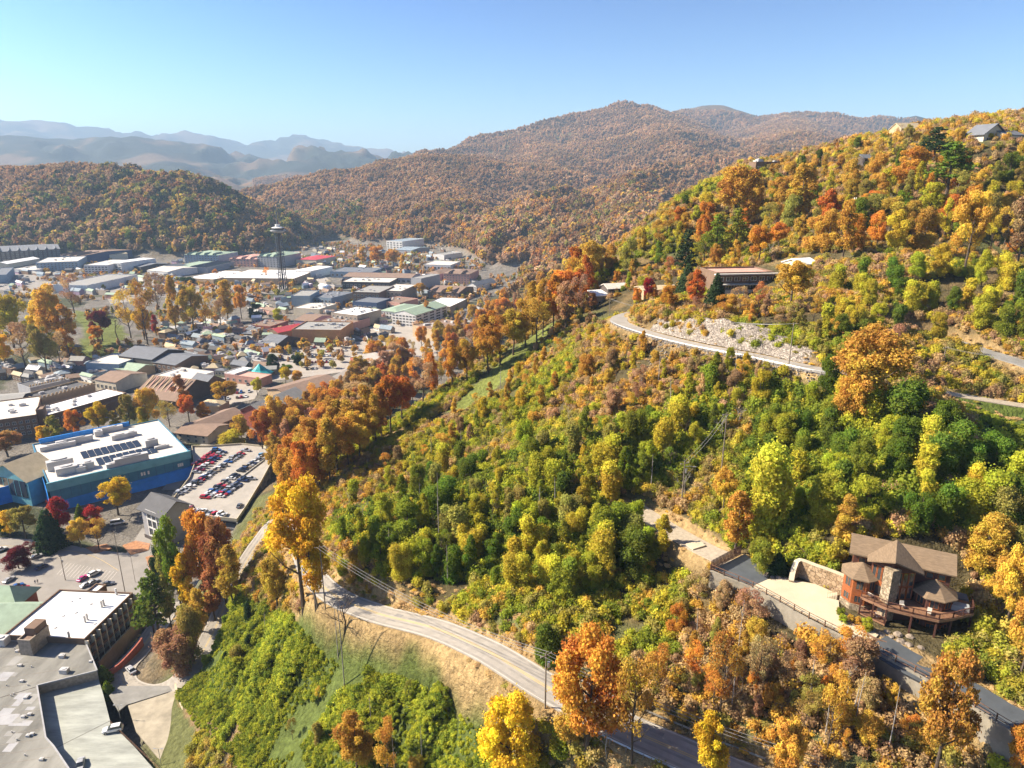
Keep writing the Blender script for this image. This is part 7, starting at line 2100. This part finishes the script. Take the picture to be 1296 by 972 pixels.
w1 = MB(); w1.box(-.05, .05, -.18, .18, -.08, .08); HLm = w1.mesh('headlight', [HL])
w1 = MB(); w1.box(-.05, .05, -.16, .16, -.1, .1); TLm = w1.mesh('tail_light', [TLR])
CM = {k: car_meshes(k) for k in ('sedan', 'suv', 'van', 'pickup')}
CARS = []
def car(p, rz, kind, colour, label=None, where='', near=False):
    if isinstance(p, tuple): p = Vector(p)
    c = CM[kind]; e = empty('parked_car' if kind != 'van' else 'parked_van', p, rz, label, {'sedan': 'car', 'suv': 'car', 'van': 'van', 'pickup': 'pickup truck'}[kind])
    if near or True:
        for k_ in ('body', 'roof_panel'):
            o = link(k_, c[k_], None, e)
            o.material_slots[0].link = 'OBJECT'; o.material_slots[0].material = PAINTS[colour]
        link('glass', c['glass'], None, e)
    if near:
        L, Wd, Hb, Hr = c['dims']
        for sx in (-.3, .31):
            for sy in (-1, 1):
                w = link('wheel', RI, None, e, (L * sx, sy * (Wd - .06), .34)); link('tyre', TY, None, w, (0, 0, 0))
        for sy in (-1, 1):
            link('headlight', HLm, None, e, (L / 2 - .06, sy * Wd * .6, Hb * .62)); link('tail_light', TLm, None, e, (-L / 2 + .02, sy * Wd * .7, Hb * .7))
    else:
        L, Wd, Hb, Hr = c['dims']
        for sx in (-.3, .31):
            for sy in (-1, 1): link('wheel', TY, None, e, (L * sx, sy * (Wd - .06), .34))
    if not label: CARS.append((e, colour, kind, where, proj(p)))
    return e
def ang(p, q): d = Vector(q) - Vector(p); return math.atan2(d.y, d.x)
rc = random.Random(12)
CW = ['white','white','silver','silver','grey','grey','black','black','red','blue','navy','maroon','tan','white','silver']
# near ones
def single(u, v, z, u2, v2, kind, colour, label): p = wz(u, v, z); q = wz(u2, v2, z); return car(p, ang(p, q), kind, colour, label, near=True)
single(143, 925, 9.62, 128, 928, 'suv', 'white', 'white car parked on the roof car park beside the fence')
single(102, 970, 9.62, 99, 985, 'sedan', 'silver', 'silver car at the bottom edge of the roof car park')
LPh = ROADS['hairpin'][0]
pp = wz(167, 849, 5.4); pp.z = 5.3
o = car(wz(166, 850, 5.45), ang(wz(166,850,5), wz(158,842,5)), 'sedan', 'silver', 'silver car driving round the hairpin bend', near=True); o.name = 'driving_car'
o.location.z = float(np.interp(0, [0], [5.6]))
single(149, 663, .36, 166, 660, 'van', 'white', 'long white van parked in front of the blue building')
single(47, 705, .31, 53, 703, 'sedan', 'silver', 'silver car beside the maroon tree')
single(53, 719, .31, 60, 716, 'sedan', 'navy', 'dark car in the shade below the maroon tree')
single(1, 697, .31, 6, 695, 'suv', 'white', 'white car at the left edge of the car park')
single(12, 735, .31, 17, 732, 'sedan', 'silver', 'pale car first of the row at the left of the car park')
single(22, 743, .31, 27, 741, 'sedan', 'blue', 'blue car second in the row by the green roofs')
single(29, 746, .31, 36, 744, 'sedan', 'red', 'red car in the row by the green roofs')
single(34, 751, .31, 42, 749, 'sedan', 'white', 'white car at the right end of the row by the green roofs')
single(105, 733, .31, 111, 729, 'sedan', 'magenta', 'magenta car in the marked bays')
single(120, 727, .31, 126, 724, 'suv', 'white', 'white car furthest back in the marked bays')
single(110, 741, .31, 118, 737, 'sedan', 'silver', 'silver car just below the magenta one')
single(118, 738, .31, 124, 735, 'sedan', 'silver', 'silver car touching the white hotel canopy')
single(137, 740, .31, 144, 739, 'sedan', 'grey', 'grey car behind the corner of the white hotel roof')
single(342, 500, .3, 350, 497, 'sedan', 'white', 'white car beside the golden tree by the metal roof') if False else None
# rows on the parking deck
def row(u0, v0, u1, v1, n, z, where, hd=None, kinds=('sedan','suv','sedan','suv','pickup'), skip=.08, cols=CW):
    a_, b_ = wz(u0, v0, z), wz(u1, v1, z); base_ang = ang(a_, b_) + math.pi / 2 if hd is None else hd
    for i in range(n):
        if rc.random() < skip: continue
        p = a_.lerp(b_, (i + .5) / n); p.z = z
        car(p, base_ang + rc.choice((0, math.pi)) + rc.uniform(-.04, .04), rc.choice(kinds), rc.choice(cols), where=where)
Z8 = 8.02
row(224,627,316,568,26,Z8,'in the left row on the parking deck')
row(258,632,300,601,13,Z8,'in the middle row on the parking deck', cols=CW + ['red','red','sky blue'])
row(303,598,336,577,9,Z8,'in the middle row on the parking deck')
row(277,630,312,606,11,Z8,'in the row by the median on the parking deck')
row(222,641,232,645,3,Z8,'along the front wall of the parking deck')
row(238,646,286,654,9,Z8,'along the front wall of the parking deck')
row(247,600,284,572,10,Z8,'in the back rows of the parking deck', cols=CW + ['red','red'])
row(247,590,276,569,8,Z8,'in the back rows of the parking deck', cols=CW + ['red','red','red'])
single(333, 577, Z8, 338, 576, 'suv', 'sky blue', 'sky blue car at the far right corner of the parking deck')
single(303, 641, Z8, 306, 636, 'sedan', 'grey', 'grey car alone at the right end of the parking deck')
single(318, 607, Z8, 325, 607, 'suv', 'silver', 'silver car parked across at the right side of the parking deck')
# other lots
for (a_, b_, c_, d_, n) in [(356,440,388,438,9),(352,446,395,444,11),(392,440,428,438,9),(400,446,440,444,9),(348,456,372,454,6),(384,452,430,450,10),(384,460,420,458,8),(386,468,412,466,5)]:
    row(a_, b_, c_, d_, n, .22, 'in the big car park below the orange building', skip=.2)
for (a_, b_, c_, d_, n) in [(268,486,300,482,8),(266,492,316,487,11),(272,500,318,496,9),(280,506,314,502,6)]:
    row(a_, b_, c_, d_, n, .22, 'in the small car park behind the golden tree', skip=.15)
for (a_, b_, c_, d_, n) in [(140,374,172,360,9),(150,378,184,362,9),(240,361,290,361,9),(296,364,350,363,10),(0,364,36,350,9),(8,368,44,356,8),(60,349,98,350,8)]:
    row(a_, b_, c_, d_, n, .24, 'in the far car parks', skip=.15)
for (a_, b_, c_, d_, n) in [(10,478,60,472,9),(70,472,130,462,10)]:
    row(a_, b_, c_, d_, n, .24, 'in the shade below the grassy bluff', skip=.15)
for (a_, b_, c_, d_, n) in [(430,424,470,428,5),(474,418,520,412,6)]:
    row(a_, b_, c_, d_, n, .26, 'in the open lot in the middle of town', skip=.3)
for i in range(18):
    t_ = (i + .5) / 18; p = Vector(spline(MS, 6)[int(t_ * (len(spline(MS, 6)) - 1))]); q = Vector(spline(MS, 6)[min(len(spline(MS, 6)) - 1, int(t_ * (len(spline(MS, 6)) - 1)) + 1)])
    d = (q - p).normalized() if (q - p).length > .1 else Vector((0, 1, 0)); s_ = Vector((-d.y, d.x, 0)) * (3 if i % 2 else -3)
    p2 = p + s_; p2.z = .42; car(p2, math.atan2(d.y, d.x), rc.choice(('sedan', 'suv')), rc.choice(CW), where='on the main street')
ORD2 = ['first','second','third','fourth','fifth','sixth','seventh','eighth','ninth','tenth']
g = {}
for c in CARS: g.setdefault((c[1], c[2], c[3]), []).append(c)
for (col, kind, where), Ls in g.items():
    Ls.sort(key=lambda c: c[4][0]); kn = {'sedan': 'low car', 'suv': 'tall car', 'pickup': 'pickup truck', 'van': 'van'}[kind]
    for i, c in enumerate(Ls):
        c[0]['label'] = f'{col} {kn} {where}' if len(Ls) == 1 else (f'leftmost {col} {kn} {where}' if i == 0 else f'rightmost {col} {kn} {where}' if i == len(Ls) - 1 else f'{ORD2[min(i, 9)]} {col} {kn} from the left {where}')
        c[0]['group'] = 'cars parked ' + where if 'main street' not in where else 'cars on the main street'

# ---- people: two figures in the car park
def person(u, v, rz, top, leg, label):
    P = wz(u, v, .31)
    me = bpy.data.meshes.new('body'); bm = bmesh.new()
    J = {'pel': (0,0,.95), 'sp': (0,0,1.2), 'ch': (0,0,1.42), 'nk': (0,0,1.55), 'hd': (0,.02,1.68), 'ht': (0,.01,1.78),
         'sl': (.18,0,1.43), 'el': (.27,-.03,1.15), 'wl': (.25,.1,.9), 'hl': (.25,.13,.8), 'sr': (-.18,0,1.43), 'er': (-.27,-.05,1.15), 'wr': (-.26,-.02,.9), 'hr': (-.26,.0,.8),
         'tl': (.1,0,.9), 'kl': (.12,.12,.5), 'al': (.12,.05,.08), 'fl': (.12,.2,.04), 'tr': (-.1,0,.9), 'kr': (-.12,-.02,.5), 'ar': (-.12,-.15,.1), 'fr': (-.12,-.0,.04)}
    rad = {'pel':.15,'sp':.14,'ch':.16,'nk':.06,'hd':.10,'ht':.07,'sl':.075,'el':.05,'wl':.035,'hl':.04,'sr':.075,'er':.05,'wr':.035,'hr':.04,'tl':.1,'kl':.065,'al':.045,'fl':.045,'tr':.1,'kr':.065,'ar':.045,'fr':.045}
    E_ = [('pel','sp'),('sp','ch'),('ch','nk'),('nk','hd'),('hd','ht'),('ch','sl'),('sl','el'),('el','wl'),('wl','hl'),('ch','sr'),('sr','er'),('er','wr'),('wr','hr'),('pel','tl'),('tl','kl'),('kl','al'),('al','fl'),('pel','tr'),('tr','kr'),('kr','ar'),('ar','fr')]
    bm.verts.layers.skin.new()
    ks = list(J); V = [bm.verts.new(J[k]) for k in ks]
    for a_, b_ in E_: bm.edges.new((V[ks.index(a_)], V[ks.index(b_)]))
    bm.to_mesh(me); bm.free()
    e = empty('person', P, rz, label, 'person')
    mt = bpy.data.materials.new('clothes and skin'); mt.use_nodes = True; t = mt.node_tree; bs = t.nodes['Principled BSDF']; bs.inputs['Roughness'].default_value = .85
    tc = t.nodes.new('ShaderNodeTexCoord'); sx = t.nodes.new('ShaderNodeSeparateXYZ'); rp = t.nodes.new('ShaderNodeValToRGB'); rp.color_ramp.interpolation = 'CONSTANT'
    mr = t.nodes.new('ShaderNodeMapRange'); mr.inputs['From Max'].default_value = 2.0
    t.links.new(tc.outputs['Object'], sx.inputs[0]); t.links.new(sx.outputs['Z'], mr.inputs[0]); t.links.new(mr.outputs[0], rp.inputs[0]); t.links.new(rp.outputs[0], bs.inputs['Base Color'])
    cr = rp.color_ramp; cr.elements[0].position = 0; cr.elements[0].color = (.03,.03,.03,1); cr.elements[1].position = .05; cr.elements[1].color = (*leg,1)
    for ps, c in ((.47, top), (.775, (.45,.28,.2)), (.86, (.06,.035,.02))): el = cr.elements.new(ps); el.color = (*c, 1)
    o = link('body', me, mt, e)
    sk = o.modifiers.new('skin', 'SKIN'); 
    for i, k in enumerate(ks): me.skin_vertices[0].data[i].radius = (rad[k], rad[k]); me.skin_vertices[0].data[i].use_root = (k == 'pel')
    o.modifiers.new('sub', 'SUBSURF').levels = 1; o.modifiers['sub'].render_levels = 1
    return e
def skinlayer(me): pass
_old = person
person(45, 739, .4, (.08,.08,.1), (.05,.07,.13), 'person in dark clothes walking across the car park, on the left of the pair')
person(48, 738, .9, (.3,.28,.26), (.03,.03,.04), 'person in a pale top walking on the right of the pair in the car park')
person(9, 718, 2.0, (.05,.05,.07), (.04,.04,.06), 'person in dark clothes standing beside the maroon tree')
# bushes along the roof car park
for (u, v, s_, lab) in [(132,862,4.5,'clipped green bush at the corner of the roof car park'),(138,882,4.0,'second green bush below the first beside the roof car park')]:
    P = wz(u, v, 6); e = empty('bush', P, 0, lab, 'bush'); mm = FORMS['cone'][0][0]; c = link('foliage', mm, None, e); c.scale = (s_ / 5.4, s_ / 5.4, .55); c.color = (*COLS['green'], 1)
# lamp posts in the yard
def lamp(u, v, z, h, label):
    P = wz(u, v, z); e = empty('lamp_post', P, 0, label, 'lamp post', None)
    m = MB(); m.tube([(0, 0, -.3), (0, 0, h)], .07, 6); m.build('shaft', GALV, e)
    for s_ in (-1, 1): m = MB(); m.bar((0, 0, h), (s_ * 1.0, 0, h + .1), .06, .06); m.box(min(s_ * .7, s_ * 1.2), max(s_ * .7, s_ * 1.2), -.12, .12, h + .05, h + .16); m.build('lamp_head', GALV, e)
lamp(204, 968, 9, 5, 'double headed lamp post beside the concrete yard')
lamp(152, 908, 9, 4, 'double headed lamp post above the roof car park fence')
# ------------------------------------------------------------------ what nobody could count
Ps, Ts, Sc = far_wood_data
x, y, z, t, s = TOWN_WOOD
Ps.append(np.stack([x, y, z], 1)); Ts.append(t); Sc.append(np.stack([s, s, s], 1))
scatter('distant_forest', np.concatenate(Ps), np.concatenate(Ts), np.concatenate(Sc), FAR_TREES)
# brush on the near hillside
rg = np.random.default_rng(33)
def clear_of_ways(x, y, margin):
    ok = np.ones(x.shape, bool)
    for nm, (RP, w, sh) in ROADS.items():
        d, _ = poly_dist(x, y, RP); ok &= d > w / 2 + margin
    ok &= ~in_poly(x, y, PAD_HOUSE)
    for k in KEEP: ok &= ~in_poly(x, y, k)
    ok &= ~(in_poly(x, y, EXCL[0]) & (_hash(x * 31, y * 17, 9) > .16))
    es = edge_side(x, y); ok &= ~((es > -1) & (es < 1.0))
    return ok
x, y = ring(50000, 50, 260, -44, 60, rg); x3, y3 = ring(48000, 250, 620, -44, 60, rg); x = np.concatenate([x, x3]); y = np.concatenate([y, y3]); z = H(x, y)
YARDP = [tuple(wz(u, v, 9)) for u, v in [(130,850),(218,850),(226,900),(248,945),(286,1000),(100,1010)]]
ok = ((z > 12) | ((z > 8.5) & (y < 215) & ~in_poly(x, y, YARDP) & (x > -85))) & clear_of_ways(x, y, 1.5) & ~in_poly(x, y, KUDZU) & ~in_poly(x, y, STRIP) & ~in_poly(x, y, GREEN_R)
pn = fbm(x / 16, y / 16, 3, 61); ok &= pn > .3
x, y, z, pn = x[ok], y[ok], z[ok], pn[ok]; m = len(x)
t = palette(['tan','brown','amber','olive','yellow green','golden','pink brown','mid green'], [7,4,5,4,5,4,2,1], m, rg, .25)
gz = fbm(x / 35, y / 35, 3, 62) - .05 * sstep(190, 240, np.hypot(x, y))
t = t * (1 - sstep(.5, .62, gz))[:, None] + palette(['mid green','lime','yellow green','olive'], [4,3,3,2], m, rg, .25) * sstep(.5, .62, gz)[:, None]
bz = in_poly(x, y, [tuple(wz(u, v, 80)) for u, v in [(860,720),(1000,780),(1150,850),(1230,900),(1260,1000),(900,1000),(830,870),(800,790)]])
t[bz] = palette(['tan','brown','golden','amber','olive'], [6,4,3,2,2], int(bz.sum()), rg, .2)
gz2 = in_poly(x, y, [tuple(wp(u, v, d)) for u, v, d in [(420,690,185),(500,770,150),(600,800,135),(720,830,120),(860,800,110),(870,720,125),(760,640,150),(600,640,180),(480,640,205)]])
t[gz2] = palette(['mid green','lime','yellow green','olive','golden'], [4,3,3,3,1], int(gz2.sum()), rg, .2)
s = rg.uniform(1.2, 3.2, m) * (1 + .5 * sstep(250, 500, np.hypot(x, y)))
# vines hang between the smothered trees and tie them into one tangle
VZ = [[tuple(wp(u, v, d)) for u, v, d in [(420,655,200),(430,705,178),(510,735,160),(600,756,148),(700,764,140),(800,742,135),(850,700,138),(800,640,150),(900,575,160),(940,520,172),(900,490,182),(800,545,178),(700,572,180),(600,588,188),(500,612,205)]],
      [tuple(wz(u, v, z_)) for u, v, z_ in [(955,500,98),(1060,500,101),(1200,570,99),(1296,610,98),(1330,690,92),(1260,700,88),(1190,675,90),(1070,668,90),(1000,660,88),(950,600,88)]]]
nv = 9000; xv = rg.uniform(-60, 150, nv * 3); yv = rg.uniform(95, 260, nv * 3)
okv = (in_poly(xv, yv, VZ[0]) | in_poly(xv, yv, VZ[1])) & clear_of_ways(xv, yv, 2.5)
xv, yv = xv[okv], yv[okv]; sv = rg.uniform(1.8, 4.4, len(xv)); zv = H(xv, yv)
tv = palette(['green','mid green','lime','yellow green'], [4,5,2.5,1], len(xv), rg, .2)
x = np.concatenate([x, xv]); y = np.concatenate([y, yv]); z = np.concatenate([z, zv - .2]); t = np.concatenate([t, tv]); s = np.concatenate([s, sv]); m = len(x)
scatter('undergrowth', np.stack([x, y, z - .25], 1), t, np.stack([s, s, s * rg.uniform(.7, 1.3, m)], 1), NEAR_BUSH)
# the vines that carpet the bank
bx = np.array([p[0] for p in KUDZU]); by = np.array([p[1] for p in KUDZU])
n = 34000; x = rg.uniform(bx.min(), bx.max(), n); y = rg.uniform(by.min(), by.max(), n)
x2 = rg.uniform(40, 140, 3000); y2 = rg.uniform(90, 190, 3000)
x = np.concatenate([x, x2]); y = np.concatenate([y, y2])
ok = (in_poly(x, y, KUDZU) | in_poly(x, y, GREEN_R)) & clear_of_ways(x, y, 3.2)
ok &= fbm(x / 11 + 5, y / 11, 3, 66) < .75
x, y = x[ok], y[ok]; z = H(x, y); m = len(x)
pn = fbm(x / 7, y / 7, 3, 63)
t = palette(['green','mid green','lime'], [2,6,4.5], m, rg, .12)
t = t * (.5 + 1.0 * fbm(x / 9, y / 9, 3, 64))[:, None]
s = rg.uniform(.55, 1.0, m) * (.85 + 1.2 * sstep(.35, .75, pn))
k = 260; xm = rg.uniform(bx.min(), bx.max(), k); ym = rg.uniform(by.min(), by.max(), k); okm = in_poly(xm, ym, KUDZU) & clear_of_ways(xm, ym, 4)
xm, ym = xm[okm], ym[okm]; zm = H(xm, ym); k = len(xm)
for xx, yy, zz in zip(xm, ym, zm):      # humps where the vines climb over shrubs
    d_ = np.hypot(x - xx, y - yy); r_h = 1.4 + 2.6 * _hash(np.array([xx * 7]), np.array([yy * 7]), 3)[0]
    z = np.where(d_ < r_h, z + (r_h ** 2 - d_ ** 2) / r_h * .75, z)
scatter('ground_vines', np.stack([x, y, z - .15], 1), t, np.stack([s * 1.35, s * 1.35, s], 1), VINE_TUFT)

# dry grass on the road banks
X = []; Y = []
for nm, wmax in (('lower', 7.5), ('drive', 3), ('upper', 4), ('track', 4), ('high', 4), ('gravel', 5), ('hairpin', 3)):
    RP, w, sh = ROADS[nm]; k = rg.integers(0, len(RP), int(len(RP) * (26 if nm == 'lower' else 12)))
    N_ = normals2(RP)[k]; off = (w / 2 + .4 + np.abs(rg.normal(0, wmax / 2, len(k)))) * rg.choice([-1, 1], len(k))
    X.append(RP[k, 0] + N_[:, 0] * off + rg.normal(0, 1, len(k))); Y.append(RP[k, 1] + N_[:, 1] * off + rg.normal(0, 1, len(k)))
x = np.concatenate(X); y = np.concatenate(Y)
ok = clear_of_ways(x, y, .45) & ~in_poly(x, y, KUDZU) & (np.hypot(x, y) < 330) & ~in_poly(x, y, [tuple(wz(u, v, 8)) for u, v in [(0,800),(240,800),(300,1000),(0,1000)]])
x, y = x[ok], y[ok]; z = H(x, y); m = len(x)
s = rg.uniform(.35, 1.0, m)
scatter('dry_grass', np.stack([x, y, z - .05], 1), palette(['tan','golden','olive'], [9,1,2], m, rg, .15) * 1.15, np.stack([s * 2.0, s * 2.0, s * .55], 1), VINE_TUFT)
# ------------------------------------------------------------------ labels of the trees that stand in a mass
FORMW = {'broad': 'spreading', 'upright': 'narrow', 'sparse': 'half bare', 'vine': 'viny', 'round': 'rounded', 'pine': 'pine', 'cone': 'conical', 'bare': 'leafless', 'snag': 'dead'}
by = {}
for T in TREES:
    o = T['o']; o['category'] = T['cat']
    if T['label']:
        o['label'] = T['label']; continue
    by.setdefault((FORMW[T['form']], T['colour'], T['where']), []).append(T)
ORD = ['first','second','third','fourth','fifth','sixth','seventh','eighth','ninth','tenth','eleventh','twelfth']
for (f, c, w), L in by.items():
    L.sort(key=lambda T: T['uv'][0])
    n = len(L)
    for i, T in enumerate(L):
        if n == 1: s = f'{f} {c} tree {w}'
        elif i == 0: s = f'leftmost {f} {c} tree {w}'
        elif i == n - 1: s = f'rightmost {f} {c} tree {w}'
        elif i < 8: s = f'{ORD[i]} {f} {c} tree from left {w}'
        else: s = f'{f} {c} tree {w}, {ORD[min(n - 1 - i, 11)]} from right'
        T['o']['label'] = s
        T['o']['group'] = 'trees ' + w

# fill the normal and triangle caches now rather than during the render
for me_ in bpy.data.meshes:
    me_.validate()
    me_.calc_loop_triangles()
    if len(me_.polygons):
        _ = me_.polygon_normals[0].vector; _ = me_.vertex_normals[0].vector; _ = me_.corner_normals[0].vector
